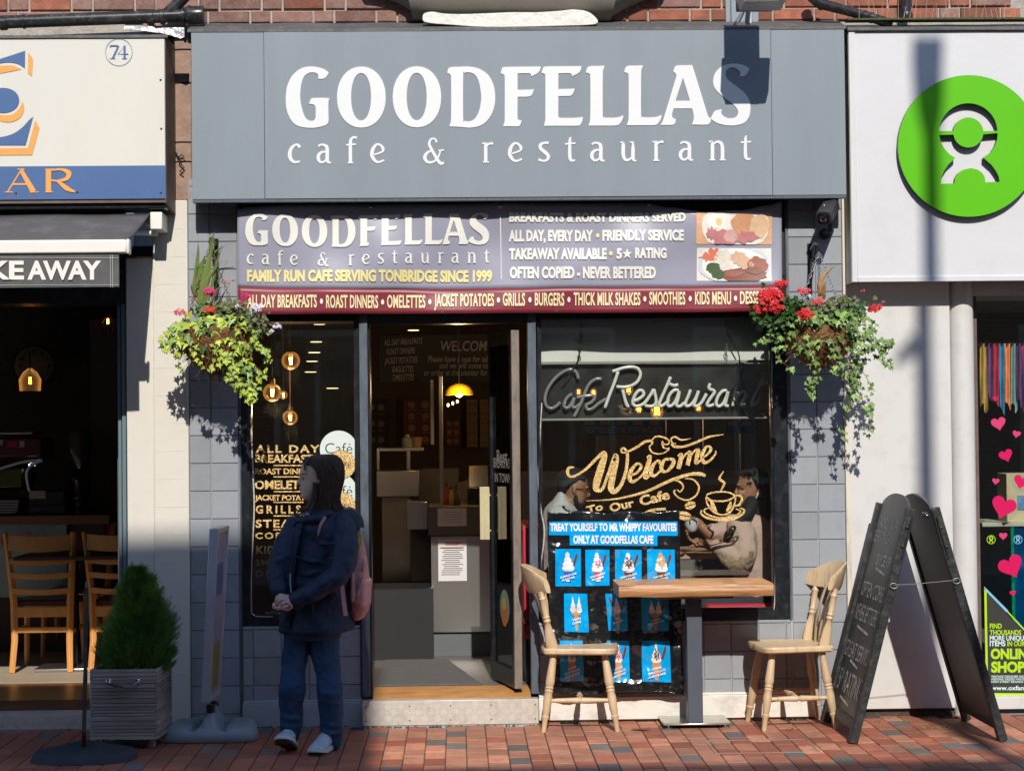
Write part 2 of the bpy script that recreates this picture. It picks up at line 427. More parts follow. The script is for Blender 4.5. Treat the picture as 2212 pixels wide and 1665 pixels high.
M['pipe'] = mat('black_plastic_pipe', (.022,.022,.024), .3, var=.3, vs=12, dirt=(.25,.24,.22), dirt_amt=.35, ds=18)
M['green'] = mat('sign_green', (.105,.50,.0), .35, var=.02)
M['green_side'] = mat('sign_edge_dark', (.05,.055,.03), .5)
_nm = None
def wavebump(m, scale, stren, dist=.01, direction='DIAGONAL'):
    t = m.node_tree; N = t.nodes; L = t.links; b = N['Principled BSDF']
    tc = N.new('ShaderNodeTexCoord'); w = N.new('ShaderNodeTexWave'); w.inputs['Scale'].default_value = scale; w.bands_direction = direction
    L.new(tc.outputs['Object'], w.inputs['Vector']); bp = N.new('ShaderNodeBump'); bp.inputs['Strength'].default_value = stren; bp.inputs['Distance'].default_value = dist
    L.new(w.outputs['Fac'], bp.inputs['Height'])
    if b.inputs['Normal'].links: L.new(b.inputs['Normal'].links[0].from_socket, bp.inputs['Normal'])
    L.new(bp.outputs[0], b.inputs['Normal'])
def ground_wear(m):
    t = m.node_tree; N = t.nodes; L = t.links; b = N['Principled BSDF']; src = b.inputs['Base Color'].links[0].from_socket; g = N.new('ShaderNodeNewGeometry')
    for sc_, lo, hi, a_, c_ in ((2.2,.45,.75,.55,(.10,.07,.055)),(45,.66,.74,.7,(.06,.045,.04)),(26,.74,.76,.6,(.5,.47,.43))):
        n = N.new('ShaderNodeTexNoise'); n.inputs['Scale'].default_value = sc_; n.inputs['Detail'].default_value = 9; L.new(g.outputs['Position'], n.inputs['Vector'])
        r = N.new('ShaderNodeMapRange'); r.inputs[1].default_value = lo; r.inputs[2].default_value = hi; r.inputs[4].default_value = a_; L.new(n.outputs['Fac'], r.inputs[0])
        mi = N.new('ShaderNodeMix'); mi.data_type = 'RGBA'; L.new(r.outputs[0], mi.inputs['Factor']); L.new(src, mi.inputs[6]); mi.inputs[7].default_value = (*c_, 1); src = mi.outputs[2]
    L.new(src, b.inputs['Base Color'])
for k_ in ('paver_red','paver_pale','paver_grey'): ground_wear(M[k_])
# ================================================================ PAVEMENT
rp = random.Random(3)
mb = MB(); mb.box(-9, 9, -2.35, 5.0, -.30, -.012)
pavement = struct('pavement', mb, M['joint_sand'], smooth=0)
def paver_mesh(dx, dy, ch, name):
    m_ = MB(); x = dx/2; y = dy/2; h = .022
    lo = [(-x,-y,0),(x,-y,0),(x,y,0),(-x,y,0)]; mi = [(a,b,h-ch) for a,b,_ in lo]
    to = [(-x+ch,-y+ch,h),(x-ch,-y+ch,h),(x-ch,y-ch,h),(-x+ch,y-ch,h)]
    m_.v = lo+mi+to
    for a in range(4):
        b = (a+1) % 4; m_.f.append((a,b,4+b,4+a)); m_.f.append((4+a,4+b,8+b,8+a)); m_.mi += [0,0]
    m_.f.append((8,9,10,11)); m_.mi.append(0)
    return m_
PX = .1045; PYL = .2035
pm = paver_mesh(.1005, .1985, .003, 'p')
pmesh = []
for nm in ('paver_red','paver_pale','paver_grey'):
    me = pm.mesh('paver', smooth=0); me.materials.append(M[nm]); pmesh.append(me)
allp = []
x = -4.2
ci = 0
while x < 4.4:
    off = (PYL/2 if ci % 2 else 0) + rp.uniform(-.03,.03)
    y = -2.2 + off - PYL
    prevg = False
    while y < -.11 + (.12 if x < -.55 or x > .5 else .02):
        g = rp.random()
        k = 2 if (g < .11 and not prevg) else (1 if (g < (.85 if -.4 < x < 1.4 else .35) and x > -.5) else 0)  # pale pavers crowd the sunlit stretch, none in the shaded left
        prevg = (k == 2)
        if y > -2.25: allp.append((x, y, k, rp.uniform(-.0012,.0012), rp.uniform(-.006,.006), rp.uniform(-.004,.004), rp.uniform(-.004,.004)))
        y += PYL
    x += PX; ci += 1
def inview(p):
    return -2.6-(.05*p[1]) < p[0] < 2.95 and -1.72 < p[1]
vis = sorted([p for p in allp if inview(p)], key=lambda p: p[1])
keep = set(id(p) for p in vis[:300])
st = MB()
for p in allp:
    px_, py_, k, dz, rz, tx, ty = p
    Mx = Matrix.Translation((px_, py_, -.021+dz)) @ Euler((tx,ty,rz)).to_matrix().to_4x4()
    if id(p) in keep: inst('paver', pmesh[k], pavement, Mx)
    else: st.add([Mx @ Vector(v) for v in pm.v], pm.f, k)
o = obj('paver_field', st, [M['paver_red'], M['paver_pale'], M['paver_grey']], pavement, smooth=0, kind='stuff')
mb = MB()
for i in range(22): mb.box(-9+i*.915*.9, -9+i*.915*.9+.815, -2.48, -2.352, -.25, 0)
struct('kerb', mb, M['kerb'], bevel=.01)
mb = MB(); mb.box(-60, 60, -60, -2.49, -.4, -.12); struct('road', mb, M['asphalt'], smooth=0)
mb = MB(); mb.box(-60, 60, -13.9, -11.6, -.119, .0); struct('far_pavement', mb, M['kerb'], smooth=0)

# moss and grit where wall meets paving
mb = MB()
for i in range(420):
    xx = rp.uniform(-2.6, 2.9); yy = -.028 - abs(rp.gauss(0,.012)) - (.075 if -.58 < xx < .48 else 0)
    r_ = rp.uniform(.002,.007); mb.ell((xx,yy,.001), r_*1.4, r_, r_*.7, 5, 4)
M['moss'] = mat('moss_and_grit', (.07,.085,.035), .95, var=.5, vs=60)
tag(obj('moss', mb, M['moss']), 'moss and grit gathered where the shopfronts meet the paving', 'moss', kind='stuff')
# ================================================================ CAFE BUILDING (middle)
cafe = thing('cafe_building', (.3,0,0), 'grey tiled cafe shopfront with black framed windows under a red brick upper wall', 'building')
ZJ = P(462, 941).z; TP = .153
XL0, XL1, _, _ = q(409, 900, 516, 1100, 0)
XR0, XR1, _, _ = q(1707.5, 900, 1826, 1100, 0)
ztop = q(409,432,516,500,0)[3] + .12
def bkw(*a):
    obj('wall', MB().box(*a), M['grout'], cafe, smooth=0)
bkw(XL0, XL1+.012, .008, .32, -.02, ztop)
bkw(XR0, XR1, .008, .32, -.02, ztop)
WL0, WL1, WLB, _ = q(521, 1000, 778, 1352, 0)     # left window hole
WR0, WR1, WRB, _ = q(1160, 1000, 1707, 1342, 0)   # right window hole
DX0 = P(798, 1100, .1).x; DX1 = P(1143, 1100, .1).x
ZPL = P(650, 1516, 0).z; ZPR = P(1430, 1501, 0).z
bkw(XL1+.012, WL1, .008, .22, -.02, WLB)
bkw(WR0, XR0, .008, .22, -.02, WRB)

def tile_me(w, h):
    m_ = MB(); c = .004; d = .008
    m_.v = [(0,0,0),(w,0,0),(w,0,h),(0,0,h),(c,-d,c),(w-c,-d,c),(w-c,-d,h-c),(c,-d,h-c)]
    m_.f = [(4,5,6,7),(0,1,5,4),(1,2,6,5),(2,3,7,6),(3,0,4,7)]; m_.mi = [0]*5
    me = m_.mesh('tile', smooth=0); me.materials.append(M['tile']); return me
_tm = {}
rt = random.Random(5)
def tiles(x0, x1, z0, z1, xs=None, ph=0.0):
    g = .0016
    zk = math.floor((z0-ZJ)/TP)
    edges = xs if xs else None
    if edges is None:
        edges = [x0]; e = x0+ph if ph else x0+TP
        while e < x1-.02: edges.append(e); e += TP
        edges.append(x1)
    k = zk
    while ZJ+k*TP < z1-.01:
        a = max(z0, ZJ+k*TP); b = min(z1, ZJ+(k+1)*TP); k += 1
        if b-a < .015: continue
        for i in range(len(edges)-1):
            w = round(edges[i+1]-edges[i]-g, 4); h = round(b-a-g, 4); key = (w,h)
            if key not in _tm: _tm[key] = tile_me(w,h)
            Mx = Matrix.Translation((edges[i]+g/2, .008, a+g/2)) @ Euler((rt.uniform(-.004,.004),0,rt.uniform(-.003,.003))).to_matrix().to_4x4()
            inst('tile', _tm[key], cafe, Mx)
xm = P(456.2, 1000).x
tiles(XL0, XL1, .0, ztop, [XL0, xm, XL1])
xm = P(1766, 1000).x
tiles(XR0, XR1, .0, ztop, [XR0, xm, XR1])
tiles(XL1+.012, WL1, ZPL, WLB, ph=.06)
tiles(WR0, XR0-.004, ZPR, WRB)
obj('tile_edge_trim', MB().box(XL1+.002, XL1+.012, -.002, .06, .0, ztop), M['slate_paint'], cafe, smooth=0); obj('tile_edge_trim', MB().box(XR0-.012, XR0-.002, -.002, .06, WRB, ztop), M['slate_paint'], cafe, smooth=0)
mb = MB(); mb.box(XL1+.014, P(783,1540).x, -.03, .008, -.02, ZPL); mb.box(XL1+.014, P(783,1540).x, -.012, .02, ZPL, ZPL+.012)
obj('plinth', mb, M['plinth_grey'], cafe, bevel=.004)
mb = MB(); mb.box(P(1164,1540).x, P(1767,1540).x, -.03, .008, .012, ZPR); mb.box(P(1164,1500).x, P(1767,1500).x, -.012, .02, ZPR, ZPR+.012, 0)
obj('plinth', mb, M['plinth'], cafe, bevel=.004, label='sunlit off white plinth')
# head box behind the banner, black
mb = MB(); _, _, zb, zt = q(900, 420, 1500, 690, .05)
mb.box(XL1+.012, XR0-.004, .02, .32, zb, ztop); 
obj('black_head_board', mb, M['dark_void'], cafe, smooth=0)
# windows
def window(x0, x1, z0, z1, y0, fw, name='window', bot=None, mats='black_paint', gl='glass', left=None, right=None):
    m_ = MB(); l = left or fw; r = right or fw; b = bot or fw
    d = .06
    m_.box(x0, x0+l, y0, y0+d, z0, z1); m_.box(x1-r, x1, y0, y0+d, z0, z1)
    m_.box(x0+l, x1-r, y0, y0+d, z0, z0+b); m_.box(x0+l, x1-r, y0, y0+d, z1-fw, z1)
    # glazing bead
    e = .012
    m_.box(x0+l, x0+l+e, y0+.012, y0+d-.004, z0+b, z1-fw); m_.box(x1-r-e, x1-r, y0+.012, y0+d-.004, z0+b, z1-fw)
    m_.box(x0+l+e, x1-r-e, y0+.012, y0+d-.004, z0+b, z0+b+e); m_.box(x0+l+e, x1-r-e, y0+.012, y0+d-.004, z1-fw-e, z1-fw)
    w = obj(name, m_, M[mats], cafe, bevel=.002)
    g = MB(); g.box(x0+l-.003, x1-r+.003, y0+.03, y0+.036, z0+b-.003, z1-fw+.003)
    obj('pane', g, M[gl], w, smooth=0)
    return w
ztw = P(900, 600, 0).z
win_left = window(WL0, WL1, WLB+.002, ztw, .01, .045, bot=.05, left=.048, right=.015)
win_right = window(WR0+.012, WR1, WRB+.002, ztw, .01, .045, bot=.055, left=.012, right=.085)
# door frame
X0, X1, Z0, Z1 = q(779, 735, 797, 1500, -.01)
mb = MB(); mb.box(X0, X1, -.022, .14, P(790,1500,0).z, ztw-.001); 
obj('door_post', mb, M['slate_paint'], cafe, bevel=.003)
X0b, X1b, _, _ = q(1143.5, 735, 1161.5, 1500, -.01)
mb = MB(); mb.box(X0b, X1b, -.022, .14, P(1150,1497,0).z, ztw-.001)
obj('door_post', mb, M['slate_paint'], cafe, bevel=.003)
mb = MB(); mb.box(X1, X0b, .0, .12, P(970,699,0).z, ztw-.001); mb.box(X1, X1+.012, .02, .16, .145, P(970,699,0).z-.001)
obj('door_head', mb, M['black_paint'], cafe, bevel=.003)
# step
ZS = P(970, 1511.5, -.1).z
SX0, SX1 = P(782,1540,-.1).x, P(1164,1540,-.1).x
mb = MB(); mb.box(SX0, SX1, -.098, .3, -.02, ZS-.004)
obj('step', mb, M['plinth_grey'], cafe, bevel=.004)
# chequer plate nosing with raised bars
mb = MB(); mb.box(SX0+.002, SX1-.002, -.104, -.0985, .008, ZS); mb.box(SX0+.002, SX1-.002, -.0985, -.03, ZS-.0035, ZS)
cp = obj('chequer_plate', mb, M['alu'], cafe, bevel=.002)
mb = MB(); pitch = .034; nx = int((SX1-SX0)/pitch); nz = int((ZS-.02)/pitch)
def cheq(mb, X0_, X1_, Z0_, Z1_, Y):
    nx = int((X1_-X0_)/pitch); nz = int((Z1_-Z0_)/pitch)
    for i in range(nx):
        for j in range(nz+1):
            cx = X0_+pitch*(i+.5); cz = Z0_+pitch*(j+.5)
            if cz > Z1_-.006: continue
            s_ = 1 if (i+j) % 2 else -1
            for k in range(-2, 3):
                ox = k*.0052; oz = -k*.0052*s_
                L_ = .012; w_ = .0014
                a = Vector((cx+ox, Y, cz+oz)); d = Vector((L_, 0, L_*s_)).normalized()*L_; nn = Vector((-d.z,0,d.x)).normalized()*w_
                p_ = [a-d, a+nn, a+d, a-nn]
                if max(p.z for p in p_) > Z1_ or min(p.z for p in p_) < Z0_-.002: continue
                mb.add([*p_, a+Vector((0,-.0022,0))], [(0,1,4),(1,2,4),(2,3,4),(3,0,4)])
cheq(mb, SX0+.004, SX1-.004, .012, ZS-.002, -.1045)
obj('tread_bars', mb, M['alu'], cp, smooth=0, kind='stuff')
mb = MB()
for fx in (.02, .27, .5, .73, .98):
    for zz in (.035, ZS-.03):
        mb.lathe([(.004,0),(.003,.002)], 8, (SX0+(SX1-SX0)*fx, -.1045, zz), (0,-1,0))
obj('screw_heads', mb, M['dark_void'], cp, kind='stuff')
# threshold + interior floor
zf = .172
mb = MB(); mb.hexa([(X1+.012,-.01,ZS-.004),(X0b,-.01,ZS-.004),(X0b,.28,ZS-.004),(X1+.012,.28,ZS-.004)], [(X1+.012,.06,zf-.006),(X0b,.06,zf-.006),(X0b,.28,zf),(X1+.012,.28,zf)])
obj('threshold', mb, M['threshold'], cafe, bevel=.003)
mb = MB(); mb.box(XL1+.02, XR1-.02, .281, 5.2, -.02, zf-.002)
struct('cafe_floor', mb, M['shop_floor'], smooth=0)
mb = MB(); mb.hexa([(X1+.02,.30,zf-.002),(P(1040,1470,.4).x,.30,zf-.002),(P(965,1400,1.55).x,1.55,zf-.002),(X1+.02,1.55,zf-.002)],[(X1+.02,.30,zf+.008),(P(1040,1470,.4).x,.30,zf+.008),(P(965,1400,1.55).x,1.55,zf+.008),(X1+.02,1.55,zf+.008)])
dm = obj('door_mat', mb, M['mat'], bevel=.003); tag(dm, 'dark grey speckled mat just inside the open cafe door', 'door mat')
# interior shell
mb = MB(); mb.box(-1.9, 2.45, 5.2, 5.3, 0, 3.3); mb.box(-1.9, -1.82, .33, 5.2, 0, 3.3); mb.box(2.30, 2.36, .33, 5.2, 0, 3.3)
struct('cafe_interior_wall', mb, M['int_wall'], smooth=0)
mb = MB(); mb.box(-1.9, 2.45, .33, 5.2, 2.62, 2.68); mb.box(-1.9,2.45,1.0,1.2,2.5,2.62); mb.box(-1.9,2.45,2.6,2.8,2.5,2.62)
struct('cafe_ceiling', mb, M['ceil'], smooth=0)
mb = MB(); mb.box(XL1, XR0, .0605, .33, ztw+.03, 3.3); struct('cafe_window_head', mb, M['int_grey'], smooth=0)

# ---- upper brick wall
ZB = P(1000, 47, .02).z - .006
RP = .0735
mb = MB(); mb.box(-3.6, 4.2, .03, .32, ztop+.001, ZB+3*RP+.004); mb.box(-3.6, -1.55, .03, .32, 2.9, ztop); mb.box(2.25, 4.2, .03, .32, 2.9, ztop)
obj('mortar_bed', mb, M['mortar'], cafe, smooth=0)
rb = random.Random(11)
bm_ = {}
def brick_me(w, mname):
    if (w, mname) in bm_: return bm_[(w, mname)]
    m_ = MB(); c = .004; d = .02; h = .062
    m_.v = [(0,0,0),(w,0,0),(w,0,h),(0,0,h),(0,-d+c,0),(w,-d+c,0),(w,-d+c,h),(0,-d+c,h),(c,-d,c),(w-c,-d,c),(w-c,-d,h-c),(c,-d,h-c)]
    m_.f = [(8,9,10,11)]; 
    for a in range(4):
        b = (a+1) % 4; m_.f += [(a,b,4+b,4+a),(4+a,4+b,8+b,8+a)]
    m_.mi = [0]*len(m_.f)
    me = m_.mesh('brick', smooth=0); me.materials.append(M[mname]); bm_[(w,mname)] = me; return me
for row in range(3):
    x = -2.75 + (.06 if row % 2 else .23); hd = row % 2 == 0
    while x < 3.1:
        w = .105 if hd else .222
        mn = 'brick2' if (x < .6 and rb.random() < .75) or rb.random() < .15 else 'brick'
        Mx = Matrix.Translation((x, .036+rb.uniform(-.003,.002), ZB+row*RP+.006+rb.uniform(-.001,.001))) @ Euler((0, rb.uniform(-.006,.006), rb.uniform(-.01,.01))).to_matrix().to_4x4()
        inst('brick', brick_me(w, mn), cafe, Mx); x += w+.0115; hd = not hd
M['brickwall'] = mat('brick_wall_far', (.28,.11,.07), .85)
_t = M['brickwall'].node_tree; _b = _t.nodes.new('ShaderNodeTexBrick'); _tc = _t.nodes.new('ShaderNodeTexCoord')
_mp = _t.nodes.new('ShaderNodeMapping'); _mp.inputs['Rotation'].default_value = (R(90),0,0); _t.links.new(_tc.outputs['Object'], _mp.inputs[0]); _t.links.new(_mp.outputs[0], _b.inputs['Vector'])
_b.inputs['Scale'].default_value = 4.4; _b.inputs['Color1'].default_value = (.30,.11,.07,1); _b.inputs['Color2'].default_value = (.2,.09,.06,1); _b.inputs['Mortar'].default_value = (.4,.37,.33,1)
_t.links.new(_b.outputs[0], _t.nodes['Principled BSDF'].inputs['Base Color'])
_tc = {}
mb = MB(); mb.box(-3.6, 4.2, .02, .35, ZB+3*RP+.005, 9)
obj('upper_wall', mb, M['brickwall'], cafe, smooth=0)
# lead flashing and ledge over the fascia
X0, X1, Z0, Z1 = q(414, 62.5, 1826, 426, -.2)
FZ1 = Z1; FZ0 = Z0; FX0 = X0; FX1 = X1
def flash(x0, x1, zt, yf, zwall):
    m_ = MB(); n = 60
    def fn(u, v):
        xx = x0+(x1-x0)*u; w = noise.noise(Vector((xx*4, v*3, 0)))*.004
        if v < .34: return (xx, yf-.004, zt-.012+v/.34*.016+w*.3)
        t = (v-.34)/.66; return (xx, yf-.004+(.03-yf)*t, zt+.004+(zwall-zt)*t+w)
    m_.grid(n, 6, fn); return m_
obj('lead_flashing', flash(FX0-.02, FX1+.01, FZ1+.001, -.2, ZB), M['lead'], cafe)
# bay window base, cove with curved corbel ends, pale patch below
def bz(px, py, Y): return P(px, py, Y)
mb = MB()
L_ = [(800,-3),(830,1),(860,10),(890,28),(908,45),(925,50)]
Rr = [(1285,52),(1300,50),(1320,40),(1350,22),(1385,6),(1420,-3)]
bot = catmull(L_+Rr, 5, False)
rows = []
for t in range(7):
    a = t/6; row = []
    for p in bot:
        c_ = P(p.x + (p.x-1105)*.075*a**1.5, p.y, .03)
        row.append((c_.x, .03-.20*math.sin(a*math.pi/2), c_.z + .17*(1-math.cos(a*math.pi/2)) + .001))
    rows.append(row)
n_ = len(bot); b0 = 0
mb.v = [p for r in rows for p in r]
for t in range(6):
    for i in range(n_-1): mb.f.append((t*n_+i, t*n_+i+1, (t+1)*n_+i+1, (t+1)*n_+i)); mb.mi.append(0)
M['cove'] = mat('cove_render', (.26,.235,.20), .85, var=.1, vs=5, bump=.3, bs=20)
cove = obj('bay_window_base', mb, M['cove'], cafe, smooth=60)
mb = MB(); pts = [(916,30),(935,26),(960,30),(1000,31),(1060,29),(1110,27),(1160,27),(1210,24),(1240,21),(1270,26),(1288,40),(1290,50),(1270,54),(1200,56),(1120,58),(1040,58),(980,54),(930,50),(914,44)]
poly = catmull(pts, 4, True)
fill(mb, [poly], planeD(-.172), th=.05)
M['white_patch'] = mat('flaking_white_render', (.78,.75,.68), .8, var=.06, vs=10, bump=.9, bs=25, bdist=.012)
obj('white_render_patch', mb, M['white_patch'], cafe, smooth=0)
# ================================================================ CAFE FASCIA SIGN
fas = thing('fascia_sign', ((FX0+FX1)/2, -.2, FZ0), 'wide grey fascia sign with big white lettering over the cafe door', 'sign')
xa = P(571, 245, -.2).x; xb = P(1667, 245, -.2).x
for (a, b, dy) in ((FX0, xa-.001, .0), (xa+.001, xb-.001, -.002), (xb+.001, FX1, .0)):
    m_ = MB(); m_.box(a, b, -.2+dy, -.17, FZ0, FZ1); obj('sign_panel', m_, M['fascia'], fas, bevel=.0015)
m_ = MB(); m_.box(FX0+.004, FX1-.004, -.168, .0, FZ0+.004, FZ1-.006); obj('sign_box', m_, M['black_paint'], fas, smooth=0)
m_ = MB(); m_.box(FX0+.002, FX1-.002, -.197, -.16, FZ0-.018, FZ0-.001); obj('bottom_rail', m_, M['slate_paint'], fas, bevel=.002)
r2 = lambda x, y: (518.43+.27675*x, .27675*y)
r3 = lambda x, y: (1094.47+.27681*x, .27681*y)
def T(fn, pts): return [fn(p[0], p[1]) + tuple(p[2:]) for p in pts]
LET = []
G_ = [(694,568,'c'),(645,537),(560,521),(480,535),(410,590),(370,670),(357,760),(365,860),(400,940),(455,985),(550,1000),(630,990),(686,962),(690,880),(690,800),(698,768,'c'),(640,765),(565,768),(548,785),(538,812,'c'),(575,818),(590,840),(590,880),(590,915),(580,938),(553,945),(520,930),(495,885),(475,810),(470,740),(478,660),(500,600),(540,570),(590,570),(612,590),(608,615,'c'),(640,618),(670,605)]
LET.append([catmull(T(r2, G_), 5)])
def Tl(fn, l): return [Vector(fn(p.x, p.y)) for p in l]
LET.append([Tl(r2, ellipse(947,760,190,238,44,.94)), Tl(r2, ellipse(945,757,78,185,36,.94))])
LET.append([Tl(r2, ellipse(1381,758,189,238,44,.94)), Tl(r2, ellipse(1379,755,78,185,36,.94))])
D_ = [(1617,570,'c'),(1628,535),(1655,525),(1720,523),(1790,522),(1870,540),(1940,590),(1980,670),(1992,760),(1980,850),(1940,930),(1880,980),(1800,998),(1720,992),(1633,988,'c'),(1645,950),(1648,900),(1648,620),(1642,585)]
Di = [(1742,590),(1752,572),(1780,566),(1830,582),(1865,640),(1882,740),(1880,800),(1865,870),(1835,925),(1795,948),(1755,945),(1742,925)]
LET.append([catmull(T(r2, D_), 5), catmull(T(r2, Di), 5)])
F_ = [(-47,575,'c'),(-35,535),(-15,525),(100,523),(268,521,'c'),(255,558),(230,580),(190,598,'c'),(188,580),(170,574),(85,574,'c'),(85,703,'c'),(180,701),(212,697,'c'),(205,725),(190,748),(160,756),(85,757,'c'),(85,915),(95,936),(117,941,'c'),(108,970),(92,987),(30,987),(-29,987,'c'),(-17,950),(-15,900),(-15,620),(-22,585)]
LET.append([catmull(T(r3, F_), 5)])
E_ = [(272,570,'c'),(285,532),(310,521),(430,519),(584,518,'c'),(575,555),(550,578),(508,598,'c'),(507,582),(490,573),(403,574,'c'),(403,697,'c'),(500,695),(531,692,'c'),(520,725),(500,748),(470,751),(403,752,'c'),(403,900),(412,918),(440,922),(530,921),(570,918),(594,912,'c'),(590,945),(575,975),(550,983),(430,983),(290,984,'c'),(300,945),(302,900),(302,610),(295,580)]
LET.append([catmull(T(r3, E_), 5)])
L1 = [(618,568,'c'),(630,530),(655,518),(710,517),(765,515,'c'),(755,545),(750,590),(750,895),(757,915),(780,920),(840,920),(880,914),(910,900,'c'),(905,930),(882,968),(850,981),(740,982),(637,982,'c'),(650,945),(653,890),(653,610),(645,578)]
LET.append([catmull(T(r3, L1), 5)])
LET.append([catmull(T(r3, [(p[0]+299, p[1]-3)+tuple(p[2:]) for p in L1]), 5)])
A_ = [(1300,560,'c'),(1312,525),(1335,512),(1400,511),(1448,509,'c'),(1468,570),(1520,740),(1560,870),(1575,912),(1597,925,'c'),(1590,952),(1572,972),(1530,975),(1445,973,'c'),(1458,940),(1460,900),(1448,848,'c'),(1303,848,'c'),(1290,895),(1298,922),(1320,930,'c'),(1315,960),(1300,974),(1260,977),(1200,977,'c'),(1218,945),(1245,860),(1322,605),(1325,590),(1316,572)]
LET.append([catmull(T(r3, A_), 5), [Vector(r3(*p)) for p in ((1376,607),(1431,788),(1317,788))]])
S_ = [(1895,540,'c'),(1865,517),(1810,501),(1750,500),(1690,515),(1635,560),(1612,620),(1620,680),(1660,730),(1720,778),(1772,818),(1803,858),(1805,890),(1785,917),(1742,925),(1700,912),(1675,885),(1680,855,'c'),(1630,865),(1610,890),(1591,927,'c'),(1640,960),(1710,978),(1780,980),(1850,962),(1890,915),(1902,850),(1895,790),(1860,730),(1800,680),(1740,635),(1712,600),(1710,565),(1730,535),(1765,527),(1800,540),(1825,565),(1820,598,'c'),(1860,590),(1880,570)]
LET.append([catmull(T(r3, S_), 5)])
# small serif letters, drawn as strokes of varying width (units: 1/150 of x-height)
SM = {
'c': [[(98,32,24),(88,12,20),(62,10,17),(32,38,26),(20,80,30),(30,122,28),(60,144,19),(100,138,14)]],
'a': [[(18,22,16),(32,10,15),(58,9,17),(82,22,26),(88,50,28),(88,125,28),(98,146,18),(118,147,12)],[(84,66,13),(52,64,18),(24,84,26),(18,115,28),(34,143,19),(60,142,16),(86,118,12)]],
'f': [[(84,-46,20),(62,-50,17),(42,-38,20),(34,-5,26),(34,148,27)],[(0,10,14),(76,4,14)],[(12,149,11),(56,149,11)]],
'e': [[(26,90,12),(94,66,15),(102,38,24),(78,11,17),(48,11,20),(22,48,28),(17,92,30),(36,130,24),(66,146,17),(112,130,14)]],
'r': [[(30,-2,26),(30,150,27)],[(2,4,13),(28,4,13)],[(8,149,11),(56,149,11)],[(32,34,11),(54,8,16),(88,4,21)]],
's': [[(84,6,20),(48,8,17),(20,22,24),(22,52,26),(60,84,29),(82,112,27),(70,140,19),(40,148,16),(4,136,20)]],
't': [[(46,-42,6),(38,-10,22),(38,110,27),(50,142,21),(80,140,12)],[(0,14,14),(82,8,13)]],
'u': [[(2,6,12),(22,6,14,'c'),(24,30,28),(24,100,28),(38,138,24),(64,143,18),(96,118,12)],[(74,5,11),(100,5,13,'c'),(100,60,28),(100,125,28),(108,148,16),(128,148,11)]],
'n': [[(-4,8,12),(22,4,16,'c'),(24,40,28),(24,150,28)],[(30,30,10),(58,8,18),(90,18,26),(102,55,28),(102,150,28)],[(0,149,11),(46,149,11)],[(80,149,11),(128,149,11)]],
'&': [[(164,150,18),(128,146,26),(58,28,22),(50,-6,20),(66,-36,15),(96,-34,14),(106,-8,18)],[(74,52,10),(34,72,22),(14,108,28),(34,142,22),(76,144,17),(116,112,13),(136,58,14)],[(120,54,11),(164,50,13)]],
}
PLACE = [(r2,'c',368,1123),(r2,'a',593,1123),(r2,'f',828,1123),(r2,'e',1014,1121),(r2,'&',1428,1122),(r2,'r',1888,1117),(r3,'e',8,1112),(r3,'s',244,1109),(r3,'t',455,1111),(r3,'a',647,1108),(r3,'u',886,1106),(r3,'r',1136,1104),(r3,'a',1338,1102),(r3,'n',1582,1100),(r3,'t',1826,1099)]
def small_letters():
    out = []
    for fn, ch, x, y in PLACE:
        out.append((ch, [[fn(x+s_[0], y+s_[1]) + (s_[2]*.2768,) + tuple(s_[3:]) for s_ in st_] for st_ in SM[ch]]))
    return out
for lp in LET:
    m_ = MB(); fill(m_, lp, planeD(-.206), th=.0045); obj('letter', m_, M['white_letter'], fas, smooth=0)
for ch, sts in small_letters():
    m_ = MB()
    for i, st_ in enumerate(sts): stroke(m_, st_, planeD(-.2055-.0004*i), th=.003)
    obj('letter', m_, M['white_letter'], fas, smooth=0)
# ================================================================ BANNER
BX0, BX1 = P(513.5, 560, -.05).x, P(1689.5, 560, -.05).x
def ban_w(u, v):
    """u,v photo grid -> small forward billow of the sheet"""
    t = (u-513)/1176; s_ = (v-440)/237
    w = .012*math.sin(t*9.5+.6)*math.sin(min(1,s_+.1)*2.8) + .008*math.sin(t*23+s_*3.5) + .009*math.sin((t*6+s_*2.6)*2.6) + .0045*math.sin(t*41-s_*7)*(1-s_*.5) + .010*noise.noise(Vector((t*7+s_*1.6, s_*2.2, 3)))
    return w
def ban(u, v, off=0.0):
    p = P(u, v, -.085); w = ban_w(u, v)
    return Vector((p.x, p.y - w - off, p.z))
TOPP = [(513,453),(530,449),(640,443),(801,441),(940,441),(1081,438),(1220,440),(1395,438),(1440,448),(1520,458),(1600,455),(1660,444),(1690,433)]
BOT = [(513,679),(620,679),(760,678),(1000,677),(1200,676),(1480,675),(1600,673),(1690,671)]
REDT = [(513,620),(800,625),(1000,624),(1200,622),(1500,620),(1690,616)]
def itp(tab, u):
    for i in range(len(tab)-1):
        if u <= tab[i+1][0]:
            t = (u-tab[i][0])/(tab[i+1][0]-tab[i][0]); t = max(0,t); t = t*t*(3-2*t) if tab is TOPP else t
            return tab[i][1]+(tab[i+1][1]-tab[i][1])*t
    return tab[-1][1]
M['banner'] = mat('banner_vinyl', (.325,.325,.405), .30, var=.05, vs=3, bump=.05, bs=200)
M['banner_red'] = mat('banner_maroon', (.23,.030,.045), .42, var=.06, vs=3)
M['ban_white'] = mat('banner_white_ink', (.80,.78,.72), .45, var=.02)
M['ban_yellow'] = mat('banner_yellow_ink', (.80,.70,.30), .45, var=.03)
M['ban_cream'] = mat('banner_cream_ink', (.84,.72,.42), .45, var=.03)
m_ = MB()
def topf(a, b):
    def fn(t, s_):
        u = 513.5+1176*t; v = a(u)+(b(u)-a(u))*s_; return ban(u, v)
    return fn
